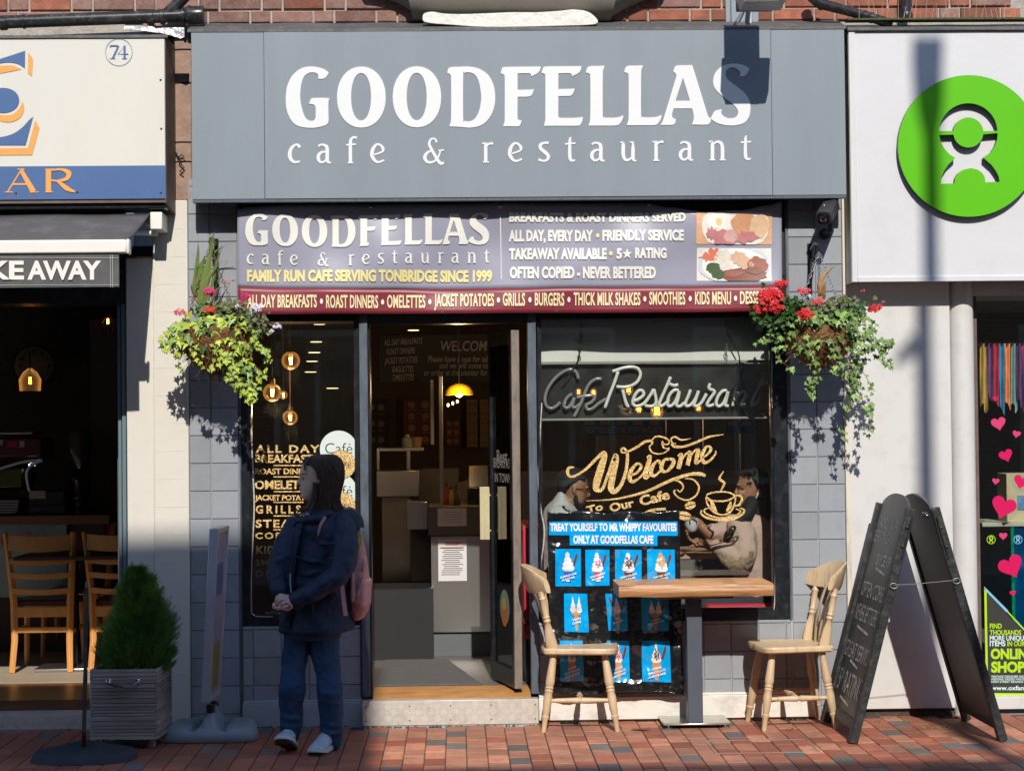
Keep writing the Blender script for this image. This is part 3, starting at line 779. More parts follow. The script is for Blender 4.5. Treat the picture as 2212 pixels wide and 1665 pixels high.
m_.grid(160, 20, topf(lambda u: itp(TOPP,u), lambda u: itp(REDT,u)), 0)
m_.grid(160, 6, topf(lambda u: itp(REDT,u), lambda u: itp(BOT,u)), 1)
banner = obj('banner', m_, [M['banner'], M['banner_red']], smooth=180)
so = banner.modifiers.new('thick','SOLIDIFY'); so.thickness = .0008; so.offset = 1
WO[banner.name] = WO['banner']
tag(banner, 'long lilac vinyl banner with maroon bottom strip hung under the grey fascia', 'banner')
bf = lambda off: (lambda u, v: ban(u, v, off))
# main word
def B(p):
    """fascia lettering grid -> banner lettering grid (warped)"""
    x, y = p[0], p[1]
    u = 531 + (x-617)*(1057-531)/(1622-617)
    v = 461 + (y-140)*(529-461)/(273-140) if y < 276 else 541+(y-297)*(570-541)/(352-297)
    v += 4*math.exp(-((u-720)/120)**2) * (1 if y > 200 or y > 276 else .6)
    return u, v
m_ = MB()
for lp in LET: fill(m_, [[Vector(B(p)) for p in l] for l in lp], bf(.0065))
for ch, sts in small_letters():
    for i, st_ in enumerate(sts): stroke(m_, [B(s_)+(s_[2]*.53,)+tuple(s_[3:]) for s_ in st_], bf(.0065+.0003*i))
obj('banner_lettering', m_, M['ban_white'], banner, smooth=0)
m_ = MB(); text(m_, 'FAMILY RUN CAFE SERVING TONBRIDGE SINCE 1999', bf(.0065), 534, 1063, 609, 583, bold=.055, spacing=1.02)
obj('banner_lettering', m_, M['ban_yellow'], banner, smooth=0, label='yellow line of condensed capitals')
m_ = MB()
for s_, u0, u1, v0, v1 in (('BREAKFASTS & ROAST DINNERS SERVED',1100,1480,480,460),('ALL DAY, EVERY DAY',1099,1281,522,497),('FRIENDLY SERVICE',1301,1476,521,497),('TAKEAWAY AVAILABLE',1100,1310,561,536),('5',1331,1343,560,537),('RATING',1371,1439,559,536),('OFTEN COPIED - NEVER BETTERED',1101,1416,602,576)):
    m_ = MB(); text(m_, s_, bf(.0065), u0, u1, v0, v1, bold=.055, spacing=1.02); obj('banner_lettering', m_, M['ban_white'], banner, smooth=0)
m_ = MB(); sp = [(1354+11.5*math.sin(2*math.pi*k/10)*(1 if k%2==0 else .42), 549.5-12*math.cos(2*math.pi*k/10)*(1 if k%2==0 else .42)) for k in range(10)]
fill(m_, [[Vector(p) for p in sp]], bf(.0065))
m_.quad(ban(1080,466,.003), ban(1081.8,466,.003), ban(1083.8,604,.003), ban(1082,604,.003))
obj('star_and_rule', m_, M['ban_white'], banner, smooth=0)
m_ = MB()
for (u, v) in ((1291,509),(1319,548)): fill(m_, [ellipse(u, v, 4, 5, 12)], bf(.0065))
obj('bullet_dot', m_, M['ban_yellow'], banner, smooth=0)
m_ = MB()
items = [('ALL DAY BREAKFASTS',534,685),('ROAST DINNERS',705,817),('OMELETTES',836,919),('JACKET POTATOES',938,1067),('GRILLS',1086,1134),('BURGERS',1155,1219),('THICK MILK SHAKES',1239,1383),('SMOOTHIES',1402,1480),('KIDS MENU',1501,1579),('DESSERTS',1598,1667)]
for s_, u0, u1 in items:
    um = (u0+u1)/2; base = 665 - (um-600)*.0075 + (2 if 700 < um < 1000 else 0)
    m_ = MB(); text(m_, s_, bf(.0065), u0, u1, base, base-28, bold=.03, spacing=1.05); obj('banner_lettering', m_, M['ban_cream'], banner, smooth=0)
m_ = MB()
for i in range(len(items)-1):
    u = (items[i][2]+items[i+1][1])/2; fill(m_, [ellipse(u, 652-(u-600)*.0075+(2 if 700<u<1000 else 0), 3.4, 6, 12)], bf(.0065))
obj('bullet_dot', m_, M['ban_white'], banner, smooth=0)
# printed food pictures, flat colour shapes
pr = {}
def prc(n, c, var=.12): 
    if n not in pr: pr[n] = mat('print_'+n, c, .45, var=var, vs=30)
    return pr[n]
cols = [('peach',(.72,.40,.22)),('plate',(.80,.74,.66)),('beans',(.66,.34,.18)),('toast',(.76,.52,.32)),('bacon',(.55,.22,.22)),('ham',(.68,.40,.38)),('egg',(.86,.84,.76)),('yolk',(.82,.6,.3)),('whiteblue',(.62,.66,.75)),('pork',(.34,.12,.08)),('gravy',(.24,.09,.06)),('carrot',(.72,.2,.12)),('sprout',(.07,.12,.05)),('cauli',(.74,.68,.58)),('potato',(.66,.42,.28))]
pm_ = [prc(*c) for c in cols]; pid = {c[0]: i for i, c in enumerate(cols)}
m_ = MB()
def blob(n, cx, cy, rx, ry, lay, jag=.0, box=(1504,461,1668,528), k=20):
    rr = random.Random(int(cx*7+cy)); jj = [1+rr.uniform(-jag, jag) for _ in range(k)]
    def fn(a, b):
        i = round(a*k) % k; t = 2*math.pi*a; f_ = jj[i]*b
        return ban(min(max(cx+rx*f_*math.cos(t), box[0]), box[2]), min(max(cy+ry*f_*math.sin(t), box[1]), box[3]), .005+.0009*lay)
    m_.grid(k, 4, fn, pid[n])
def card_rect(n, x0, y0, x1, y1): m_.grid(14, 6, lambda a, b: ban(x0+(x1-x0)*a, y0+(y1-y0)*b, .003), pid[n])
b1 = (1504,461,1668,528)
card_rect('peach',1503,460,1668,528)
blob('plate',1588,488,74,60,1); blob('egg',1556,478,28,18,2,.15); blob('yolk',1552,480,7,8,3); blob('beans',1606,484,28,24,3,.1)
blob('toast',1640,488,24,30,4,.25,k=5); blob('bacon',1560,512,30,16,5,.3); blob('ham',1578,511,16,14,6,.1); blob('bacon',1610,513,24,12,6,.35); blob('bacon',1535,505,10,12,6,.4)
b2 = (1505,536,1667,607)
card_rect('plate',1505,536,1667,607)
blob('whiteblue',1586,572,79,42,1,.03,b2,30); blob('egg',1586,574,70,38,2,.02,b2,30)
blob('carrot',1530,556,18,10,3,.4,b2); blob('carrot',1541,548,12,12,4,.4,b2); blob('cauli',1566,560,20,22,4,.2,b2); blob('potato',1595,556,18,14,5,.2,b2); blob('potato',1610,566,18,14,6,.3,b2)
blob('gravy',1605,594,50,16,3,.1,b2); blob('pork',1636,572,22,18,6,.12,b2); blob('gravy',1632,584,16,8,7,.2,b2); blob('sprout',1541,579,15,12,6,.15,b2); blob('sprout',1551,592,14,10,7,.15,b2); blob('pork',1585,590,24,8,5,.3,b2)
obj('food_picture', m_, pm_, banner, smooth=0)
# eyelets and ties
m_ = MB()
for (u,v) in ((956,673),(1203,670),(1404,665),(801,449),(1081,447),(1402,444)): 
    c_ = ban(u,v,.001); m_.lathe([(.004,0),(.0065,.002),(.008,0)], 10, c_, (0,-1,0), cap=False)
obj('eyelet', m_, M['chrome'], banner)
m_ = MB()
for (u,v) in ((801,447),(1081,445),(1402,442),(516,452),(1686,438)):
    c_ = ban(u,v,.0); m_.tube([c_, c_+Vector((0,.0,.03)), c_+Vector((.003,.03,.06))], .003, 6)
obj('tie', m_, M['dark_void'], banner)
# ================================================================ LEFT NEIGHBOUR: bar with cream sign
ln = thing('corner_bar_building', (-2.6,0,0), 'cream painted pilaster and dark open front of the coffee bar on the left', 'building')
PXL = P(274.3, 1000, 0).x; PXR = XL0-.001
zc = P(380, 433, 0).z
mb = MB(); xs_ = P(333, 1000, 0).x
mb.box(PXL, xs_, .0, .35, -.02, zc-.32); mb.box(xs_, PXR, -.012, .35, -.02, zc)
obj('pilaster', mb, M['cream_wall'], ln, bevel=.006)
# painted-over masonry joints of the pilaster
mb = MB(); rr = random.Random(4)
for k in range(19):
    z = .14+k*.153
    if z > zc-.05: break
    m_pts = [(xs_+.008+(PXR-xs_-.02)*t, -.0125, z+rr.uniform(-.003,.003)) for t in (0,.25,.5,.75,1)]
    mb.tube(m_pts, [.0003+rr.random()*.0011 for _ in m_pts], 5)
obj('paint_ridge', mb, M['cream_wall'], ln, kind='stuff')
mb = MB(); x0, x1, z0, z1 = q(372, 62, 414, 433, .0)
mb.box(x0-.16, x1, .0, .3, z0, z1+.06)
obj('stone_pier', mb, M['brown_stone'], ln, bevel=.008)
mb = MB()
for (yy) in (186, 268, 541/1.0*0+0,):
    pass
for yy in (108, 180, 308, 350): 
    p0 = P(372, yy, -.002); p1 = P(413, yy-1, -.002); mb.tube([p0, (p0+p1)/2+Vector((0,0,.002)), p1], .0035, 5)
obj('pier_joint', mb, M['dark_void'], ln)
mb = MB(); pts = [P(*a, -.02) for a in ((371,318),(378,326),(384,338),(392,345),(398,340),(392,334),(386,340),(388,352),(398,362),(388,371),(396,376))]
mb.tube(pts, .004, 6); obj('old_cable', mb, M['dark_void'], ln)
mb = MB(); n_ = 0
poly = [(336,62),(356,60),(398,60),(398,80),(390,84),(386,82),(372,78),(350,72),(300,66),(268,65),(268,57),(330,58)]
fill(mb, [[Vector(p) for p in poly]], planeD(-.275), th=.01); obj('foil_flashing', mb, mat('foil', (.55,.56,.6), .45, metal=.6, bump=1, bs=18, bdist=.02), ln, smooth=0)
# open front: folding door edges, head, kerb, floor
mb = MB(); a0, a1, _, _ = q(256.5, 900, 264, 1500, .06); b0_, b1_, _, _ = q(265, 900, 274, 1500, .03)
zd = P(262, 655, .05).z
mb.box(a0, a1, .06, .9, .1, zd); obj('folding_door', mb, mat('teal_grey_paint', (.13,.19,.22), .5, var=.05), ln, bevel=.004)
mb = MB(); mb.box(b0_, b1_, .03, .9, .1, zd); obj('folding_door', mb, M['teal'] if 'teal' in M else bpy.data.materials['teal_grey_paint'], ln, bevel=.004)
mb = MB(); mb.box(-5, PXL-.001, .02, .3, zd+.001, 3.3); obj('shopfront_head', mb, M['black_paint'], ln, smooth=0)
mb = MB(); zk = P(100, 1541, -.03).z; mb.box(-5, PXL-.002, -.055, .1, -.02, zk); kb = obj('entrance_kerb', mb, M['plinth_grey'], ln, bevel=.004)
mb = MB(); mb.box(-5, PXL-.003, -.06, -.0555, .01, zk+.001); mb.box(-5, PXL-.003, -.0555, .08, zk+.0005, zk+.004); 
cpl = obj('chequer_plate', mb, M['alu'], ln, smooth=0)
mb = MB(); cheq(mb, -2.75, PXL-.01, .02, zk-.005, -.0605); obj('tread_bars', mb, M['alu'], cpl, smooth=0, kind='stuff')
mb = MB(); mb.box(-5, PXL-.004, .101, .50, -.02, zk+.006); obj('entrance_board', mb, mat('dark_oak', (.10,.055,.03), .5, var=.3, stretch=(.3,1,1)), ln, smooth=0)
mb = MB(); mb.box(-5, PXL-.004, .501, 1.35, -.02, .088)
struct('bar_entrance_floor', mb, mat('orange_oak_floor', (.42,.19,.07), .35, var=.3, vs=14, stretch=(.2,1,1)), smooth=0)
mb = MB(); mb.box(-6, PXL-.004, 1.351, 5, -.02, .094)
struct('bar_floor', mb, mat('pale_floor', (.42,.34,.25), .6, var=.12, vs=8), smooth=0)
mb = MB(); mb.box(-6, -1.92, 4.8, 4.9, 0, 3.2); mb.box(-6.1, -6, .3, 5, 0, 3.2); mb.box(-1.93, -1.905, .35, 5, 0, 3.3)
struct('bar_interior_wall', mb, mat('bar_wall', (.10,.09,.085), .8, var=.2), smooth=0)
mb = MB(); mb.box(-6, -1.92, .3, 5, 2.6, 2.65); struct('bar_ceiling', mb, M['int_wall'], smooth=0)
# sign board
ls = thing('bar_sign', (-2.6,-.27,2.9), 'cream shop sign with a blue and orange emblem, the number 74 and a blue strip', 'sign')
x0, x1, z0, z1 = q(-200, 80, 356, 431, -.27); zs = P(150, 359, -.27).z
mb = MB(); mb.box(x0, x1, -.27, -.262, z0, z1); obj('sign_face', mb, M['cream_sign'], ls, smooth=0)
mb = MB(); mb.box(x0, x1+.0005, -.2715, -.2702, z0, zs); obj('blue_strip', mb, M['navy'], ls, smooth=0)
mb = MB(); mb.box(x0, x1-.004, -.2618, -.02, z0-.02, z1+.0); mb.hexa([(x1-.004,-.262,z0-.02),(x1+.004,-.262,z0-.02),(x1+.02,0,z0-.06),(x1-.004,0,z0-.06)],[(x1-.004,-.262,z1),(x1+.004,-.262,z1),(x1+.02,0,z1),(x1-.004,0,z1)])
obj('sign_box', mb, M['brown_side'], ls, smooth=0)
obj('lead_flashing', flash(x0, x1+.02, z1+.003, -.275, z1+.05), M['lead'], ls)
c1 = lambda x, y: (x*.27675, y*.27675)
m_ = MB()
for pl in ([(-40,470),(0,462),(196,398,'c'),(194,535,'c'),(150,505),(100,491),(50,489),(0,496),(-40,505)], [(-40,1080),(0,1072),(60,1060),(120,1035),(180,990),(225,940),(259,912,'c'),(200,1135,'c'),(-40,1135,'c')]):
    m_ = MB(); fill(m_, [catmull(T(c1, pl), 4)], planeD(-.2735)); obj('emblem_blue', m_, M['navy'], ls, smooth=0)
m_ = MB(); fill(m_, [Tl(c1, ellipse(20, 785, 130, 98, 36, .95))], planeD(-.2735))
obj('emblem_blue', m_, M['navy'], ls, smooth=0)
m_ = MB()
for pl in ([(220,408,'c'),(257,462,'c'),(250,598,'c'),(217,570,'c')], [(-40,525),(40,514),(100,514),(168,542,'c'),(80,560),(0,575),(-40,580)], [(276,935,'c'),(307,1000,'c'),(250,1211,'c'),(-40,1213,'c'),(-40,1158,'c'),(216,1157,'c')], [(170,785,'c'),(188,830),(182,880),(150,925),(100,950),(50,955),(0,945),(-40,930),(-40,890),(20,900),(80,898),(130,870),(165,820)]):
    m_ = MB(); fill(m_, [catmull(T(c1, pl), 4)], planeD(-.2735)); obj('emblem_orange', m_, M['orange'], ls, smooth=0)
m_ = MB(); fill(m_, [Tl(c1, ellipse(928,410,106,107,48)), Tl(c1, ellipse(928,410,102.5,103.5,48))], planeD(-.2735)); obj('number_ring', m_, M['navy'], ls, smooth=0)
m_ = MB()
for i, st_ in enumerate(([(862,372,6),(866,360,12),(925,360,13,'c'),(880,458,15)], [(858,459,5),(900,459,5)], [(975,458,6),(975,358,8,'c'),(920,424,7,'c'),(1002,424,7)], [(972,358,17),(972,458,17)], [(952,459,5),(992,459,5)])):
    stroke(m_, [c1(s_[0],s_[1])+(s_[2]*.2768,)+tuple(s_[3:]) for s_ in st_], planeD(-.2735-.0003*i))
obj('house_number', m_, M['navy'], ls, smooth=0)
m_ = MB()
def SS(l, sc=.2768, f=c1, Y=-.274):
    for i, st_ in enumerate(l): stroke(m_, [f(s_[0],s_[1])+(s_[2]*sc,)+tuple(s_[3:]) for s_ in st_], planeD(Y-.0003*i))
SS([[(168,1322,10),(60,1498,12)],[(165,1330,30),(262,1498,44)],[(100,1438,14),(215,1438,14)],[(38,1500,8),(100,1500,8)],[(232,1500,8),(304,1500,8)],[(135,1322,8),(190,1322,14)],
    [(378,1322,42),(378,1498,42)],[(352,1322,8),(420,1322,10)],[(352,1500,8),(415,1500,8)],[(400,1328,14),(480,1324,18),(535,1350,44),(520,1395,30),(450,1412,16),(398,1408,12)],[(450,1412,22),(520,1470,38),(585,1498,14)]])
obj('lettering', m_, M['orange'], ls, smooth=0)
m_ = MB(); text(m_, 'SIGN BY GREAT STREET', planeD(-.2735), 893*.2768, 1080*.2768, 1515*.2768, 1500*.2768); m_ = MB()
for (a, b) in ((1253,625),(1258,1006),(125,1510),(604,1502),(1256,1506)):
    c_ = P(a*.2768, b*.2768, -.272); m_.lathe([(.006,0),(.004,.003)], 8, c_, (0,-1,0))
obj('screw_heads', m_, M['dark_void'], ls, kind='stuff')
# awning
aw = thing('awning', (-2.7,-.5,2.4), 'grey canvas takeaway awning with white front bar under the cream sign', 'awning')
M['canvas'] = mat('awning_canvas', (.095,.09,.093), .8, var=.1, vs=6, dirt=(.28,.28,.28), dirt_amt=.25, ds=6, bump=.2, bs=150)
M['bar_white'] = mat('awning_bar_white', (.80,.78,.72), .4, var=.03)
x0, x1, z0, z1 = q(-300, 436, 358, 454, -.22)
mb = MB(); mb.box(x0, x1, -.24, -.03, z0, z1-.012); obj('cassette', mb, M['black_paint'], aw, bevel=.01)
FB0, FB1, FZa, FZb = q(-300, 520, 279, 549, -.83)
m_ = MB(); back_r = P(324, 463, -.2); front_r = P(271, 521, -.81)
def cl(u, v):
    a = Vector((-4.2, -.2, back_r.z)).lerp(back_r, u); b = Vector((-4.2, -.81, front_r.z+.0)).lerp(front_r, u)
    p = a.lerp(b, v); p.z -= .012*math.sin(v*math.pi)+ .002*math.sin(u*30); return p
m_.grid(30, 10, cl); cv = obj('canvas', m_, M['canvas'], aw, smooth=180)
sm = cv.modifiers.new('thick','SOLIDIFY'); sm.thickness = .002
mb = MB(); mb.box(FB0, FB1-.012, -.85, -.79, FZa, FZb); fb = obj('front_bar', mb, M['bar_white'], aw, bevel=.008)
mb = MB(); mb.box(FB1-.012, FB1+.004, -.855, -.785, FZa-.006, FZb+.003); obj('end_cap', mb, M['bar_white'], fb, bevel=.01)
V0, V1, VZ0, VZ1 = q(-300, 549, 257.5, 622, -.83)
VU, VV = q(257, 549, 250, 622, -.83)[:2]
m_ = MB(); m_.grid(60, 6, lambda u, v: (V0+(V1-V0)*u, -.835+.004*math.sin(u*26)*v, VZ1+(VZ0-VZ1)*v)); vl = obj('valance', m_, M['canvas'], aw, smooth=180)
m_ = MB(); text(m_, 'KE', planeD(-.845), -12, 90*.2768*1.0+1, 910.3, 869, bold=.03) if False else None
t_ = MB()
y0_, y1_ = 720/1.736+684*.27675, 720/1.736+537*.27675
text(t_, 'TA', planeD(-.842), -112, -32, y0_, y1_, bold=.035)
text(t_, 'KE', planeD(-.842), -26, 187*.27675, y0_, y1_, bold=.035)
text(t_, 'AWAY', planeD(-.842), 213*.27675, 789*.27675, y0_+.3, y1_, bold=.035, spacing=.95)
obj('valance_lettering', t_, M['bar_white'], vl, smooth=0)
m_ = MB()
for (u, v0, v1) in ((238.5,550,621),(243,550,621)): m_.tube([P(u,v0,-.841), P(u+.5,v1,-.841)], .0008, 4)
m_.tube([P(-20,616,-.841), P(256,615,-.841)], .0008, 4); m_.tube([P(-20,556,-.841), P(256,557,-.841)], .0008, 4)
obj('stitching', m_, M['bar_white'], vl, kind='stuff')
mb = MB(); ar = P(350, 478, -.12)
mb.box(ar.x-.05, ar.x+.015, -.22, 0, ar.z-.055, ar.z+.04); mb.lathe([(.03,0),(.03,.05)], 14, (ar.x-.09, -.12, ar.z+.0), (1,0,0)); mb.tube([(ar.x-.02,-.15,ar.z-.07),(ar.x-.5,-.3,ar.z-.06),(ar.x-.9,-.5,ar.z-.1)], .015, 8)
obj('folding_arm', mb, M['bar_white'], aw, bevel=.006)
# black waste pipe over the left sign
wp = thing('drain_pipe', (-2.2,-.1,3.9), 'black plastic waste pipe running sideways above the cream sign', 'pipe')
mb = MB(); a = P(-60, 51, -.1); b = P(400, 34, -.1)
mb.tube([a, b], .055/2*1.32, 16); obj('pipe_run', mb, M['pipe'], wp)
def collar(px, py, r, w, Y=-.1, d=None):
    c_ = P(px, py, Y); dd = (b-a).normalized() if d is None else d
    m_ = MB(); m_.lathe([(r*.93,-w),(r,-w*.8),(r,w*.8),(r*.93,w)], 18, c_, dd); return m_
for (px, py, r, w) in ((8,50,.041,.02),(52,47,.041,.008),(325,38,.043,.02),(351,37,.043,.012),(396,34,.045,.008),(421,33,.049,.05)):
    obj('pipe_collar', collar(px, py, r, w), M['pipe'], wp)
mb = MB(); mb.tube([P(350,40,-.1), P(375,18,-.1), P(400,-8,-.1), P(410,-20,-.1)], .034, 14); obj('pipe_branch', mb, M['pipe'], wp)
# ================================================================ RIGHT NEIGHBOUR: charity shop
rn = thing('charity_shop_building', (2.9,0,0), 'white painted charity shop front with a round column beside its window', 'building')
x0, x1, z0, z1 = q(1837, 640, 2058, 1545, 0)
mb = MB(); mb.box(x0-.003, x1, .0, .3, .045, 3.2); mb.box(x1, x1+.14, .09, .3, -.02, 3.2); obj('wall_panel', mb, M['white_wall'], rn, bevel=.004)
mb = MB(); mb.box(x0-.003, x1, .03, .3, -.02, .044); obj('rough_base', mb, mat('rough_base', (.07,.055,.045), .95, var=.6, vs=30, bump=1, bs=40, bdist=.02), rn, smooth=0)
cx_ = P(2086.5, 1000, -.01).x
mb = MB(); mb.lathe([(.070,-.02),(.070,3.2)], 32, (cx_, .06, 0)); obj('round_column', mb, M['white_wall'], rn)
tx0, tx1, _, _ = q(1826.5, 500, 1836.5, 1540, -.008)
mb = MB(); mb.box(tx0, tx1, -.012, .2, .0, P(1830,435,0).z+.1); obj('corner_trim', mb, M['cream_trim'], rn, bevel=.002)
wx0 = P(2113.5, 1000, .1).x
mb = MB(); mb.box(cx_+.07, 6, .10, .4, -.02, P(2170,1517,.1).z-.04); obj('stone_base', mb, mat('speckled_stone', (.24,.235,.23), .8, var=.35, vs=120), rn, bevel=.004)
mb = MB(); _, _, s0, s1 = q(2113, 1504, 2220, 1518, .06); mb.box(cx_+.065, 6, .06, .4, s0-.035, s1); obj('window_sill', mb, M['white_wall'], rn, bevel=.004)
mb = MB(); zwt = P(2170, 640, .1).z; mb.box(cx_-.0, 6, .02, .5, zwt, 3.2); obj('window_head', mb, M['white_wall'], rn, bevel=.003)
mb = MB(); mb.box(wx0-.02, wx0, .09, .14, s1, zwt); fr_ = obj('window_frame', mb, M['brown_side'], rn, smooth=0)
mb = MB(); mb.box(wx0, 6, .11, .116, s1, zwt); obj('pane', mb, M['glass'], fr_, smooth=0)
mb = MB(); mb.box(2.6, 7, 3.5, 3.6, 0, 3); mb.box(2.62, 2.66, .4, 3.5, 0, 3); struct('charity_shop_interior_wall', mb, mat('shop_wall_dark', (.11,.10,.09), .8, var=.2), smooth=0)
mb = MB(); mb.box(2.6, 7, .41, 3.5, -.02, .2); struct('charity_shop_floor', mb, M['shop_floor'], smooth=0)
mb = MB(); mb.box(2.6, 7, .3, 3.5, zwt+.1, zwt+.15); struct('charity_shop_ceiling', mb, M['ceil'], smooth=0)
# big white sign with green disc
rs = thing('charity_shop_sign', (3.0,-.16,2.6), 'big white shop sign carrying a bright green disc with a white figure cut into it', 'sign')
x0, x1, z0, z1 = q(1841, 64, 2700, 606, -.16)
_, _, z0, z1 = q(1841, 64, 2120, 604, -.16)
mb = MB(); mb.box(x0, x1, -.16, -.0, z0, z1); obj('sign_board', mb, M['sign_white'], rs, bevel=.004)
mb = MB(); e = .022
mb.box(x0-.012, x0+e, -.168, -.158, z0-.012, z1+.003); mb.box(x0+e, x1, -.168, -.158, z0-.012, z0+.018)
obj('edge_trim', mb, M['sign_white'], rs, bevel=.003)
mb = MB(); mb.box(x0-.014, x0-.001, -.156, 0, z0-.012, z1); obj('side_board', mb, M['cream_trim'], rs, smooth=0)
obj('lead_flashing', flash(x0-.02, x1, z1+.004, -.175, z1+.06), M['lead'], rs)
c4 = lambda x, y: (1636.0+.27681*x, .27681*y)
ctr = Vector(c4(1650,1140)); rad = 552*.2768
m_ = MB(); disc = ellipse(ctr.x, ctr.y, rad, rad*1.0, 90)
def arc(cx, cy, r, a0, a1, n=14): return [Vector(c4(cx+r*math.cos(R(a0+(a1-a0)*i/n)), cy-r*math.sin(R(a0+(a1-a0)*i/n)))) for i in range(n+1)]
hole1 = arc(1647,1030,228,2,178,24) + [Vector(c4(1535,1022))] + arc(1647,1030,116,176,4,20)
hole1 = arc(1647,1035,228,3,177,26) + arc(1647,1035,117,175,5,22)
# lower: ring bottom joined to an inverted-U body
low = ([Vector(c4(1420,1055)), Vector(c4(1532,1052))] + arc(1647,1035,117,188,352,22) + [Vector(c4(1760,1050)), Vector(c4(1875,1040))]
       + [Vector(c4(*p)) for p in ((1872,1090),(1855,1140),(1825,1190),(1765,1232),(1790,1255),(1830,1290),(1865,1340),(1885,1380),(1892,1420),(1780,1424))]
       + [Vector(c4(*p)) for p in ((1775,1385),(1755,1350),(1720,1325),(1665,1313),(1610,1325),(1568,1352),(1545,1390),(1540,1433),(1433,1435),(1438,1380),(1460,1330),(1490,1285),(1545,1235),(1500,1205),(1460,1160),(1432,1110))])
fill(m_, [disc, hole1, low], planeD(-.205), th=.004)
gd = obj('green_disc', m_, M['green'], rs, smooth=0)
m_ = MB(); fill(m_, [disc, [Vector((p.x+(ctr.x-p.x)*0.0, p.y)) for p in hole1], low], planeD(-.2008), th=.034); obj('disc_edge', m_, M['green_side'], gd, smooth=0)
# pipes at the right top
rp_ = thing('rain_pipe', (2.5,-.1,3.8), 'black plastic rainwater pipe bending sideways above the white sign', 'pipe')
mb = MB(); mb.tube([P(1752,-20,-.12), P(1756,-4,-.12), P(1770,8,-.12), P(1830,24,-.12), P(1880,38,-.1), P(1925,52,-.08)], [.030,.032,.030,.027,.027,.027], 14); obj('pipe_run', mb, M['pipe'], rp_)
for (px, py, r) in ((1775,9,.036),(1868,35,.031),(1882,39,.031)):
    m_ = MB(); m_.lathe([(r*.9,-.012),(r,-.009),(r,.009),(r*.9,.012)], 16, P(px, py, -.11), (1,0,-.28)); obj('pipe_collar', m_, M['pipe'], rp_)
vp = thing('down_pipe', (2.6,-.1,3.8), 'upright black pipe standing on the ledge above the green disc', 'pipe')
mb = MB(); mb.tube([P(1958,43,-.06), P(1957,-25,-.06)], .031, 16); obj('pipe_run', mb, M['pipe'], vp)
m_ = MB(); m_.lathe([(.034,0),(.036,.01),(.036,.03),(.034,.04)], 16, P(1958,44,-.06)); obj('pipe_collar', m_, M['pipe'], vp)
# bird spikes
bs = thing('bird_spikes', (2.9,-.05,3.77), 'row of thin pale bird spikes on the ledge over the white sign', 'bird spikes')
mb = MB(); rr = random.Random(8)
for k in range(34):
    u = 1832+k*12; b_ = P(u, 43-(u-1832)*.012, -.1-.05*rr.random()); t_ = b_+Vector((rr.uniform(-.03,.03), rr.uniform(-.03,.0), rr.uniform(.05,.12)))
    mb.tube([b_, t_], [.0016,.0010], 4)
obj('spike', mb, mat('spike_plastic', (.55,.45,.36), .5), bs, kind='stuff')
mb = MB(); mb.box(P(1828,46,-.1).x, P(2300,44,-.1).x, -.14, -.06, P(2000,46,-.1).z, P(2000,42,-.1).z); obj('spike_strip', mb, M['moss'], bs, smooth=0)
# ================================================================ BEHIND THE CAMERA: the other side of the street, which shades the paving
def terrace(name, x0, x1, top, label, wallm):
    t = thing(name, ((x0+x1)/2, -14, 0), label, 'building')
    m_ = MB(); m_.box(x0, x1, -22, -14, -.2, top); w_ = obj('wall', m_, wallm, t, smooth=0)
    m_ = MB(); m_.box(x0, x1, -14.06, -13.99, top-.5, top-.3); obj('cornice', m_, M['cream_trim'], t)
    xx = x0+.8
    while xx < x1-1.3:
        z = .9
        while z < top-2:
            hh = 2.0 if z < 1 else 1.5
            m_ = MB(); m_.box(xx, xx+1.1, -14.03, -13.985, z, z+hh); wf = obj('window', m_, M['cream_trim'], t, smooth=0)
            m_ = MB(); m_.box(xx+.08, xx+.51, -14.0, -13.982, z+.08, z+hh-.08); m_.box(xx+.59, xx+1.02, -14.0, -13.982, z+.08, z+hh-.08); obj('pane', m_, M['glass'], wf, smooth=0)
            z += 2.9
        xx += 2.1
    return t
SX = 0.10
terrace('terrace_house', -22, SX, 11.55, 'tall dark brick terrace across the street on the left', M['brickwall'])
terrace('terrace_house', SX+.001, 22, 9.42, 'lower terrace across the street behind the viewer on the right', M['brickwall'])
M['galv'] = mat('galvanised_steel', (.30,.31,.32), .5, metal=.6)
lp = thing('street_lamp', (2.95,-9.0,-.12), 'tall grey street lamp across the road whose shadow crosses the white wall', 'street lamp')
xs0 = P(2000, 1000, 0).x; lx = xs0+.04*9.0
lp.location = (lx,-9,-.12); WO[lp.name] = Vector((lx,-9,-.12))
ztp = P(2017, 118, 0).z + .75*9 - .12
mb = MB(); mb.tube([(lx,-9,-.12),(lx,-9,1.2),(lx,-9,ztp-1.35),(lx,-9,ztp-.48)], [.09,.07,.048,.046], 14); obj('pole', mb, M['galv'], lp)
mb = MB(); mb.hexa([(lx-.035,-9.04,ztp-.55),(lx+.035,-9.04,ztp-.55),(lx+.035,-8.96,ztp-.55),(lx-.035,-8.96,ztp-.55)],[(lx-.075,-9.1,ztp-.30),(lx+.075,-9.1,ztp-.30),(lx+.075,-8.9,ztp-.30),(lx-.075,-8.9,ztp-.30)]); mb.hexa([(lx-.075,-9.1,ztp-.299),(lx+.075,-9.1,ztp-.299),(lx+.075,-8.9,ztp-.299),(lx-.075,-8.9,ztp-.299)],[(lx-.088,-9.1,ztp),(lx+.088,-9.1,ztp),(lx+.088,-8.9,ztp),(lx-.088,-8.9,ztp)])
obj('lamp_head', mb, M['galv'], lp)
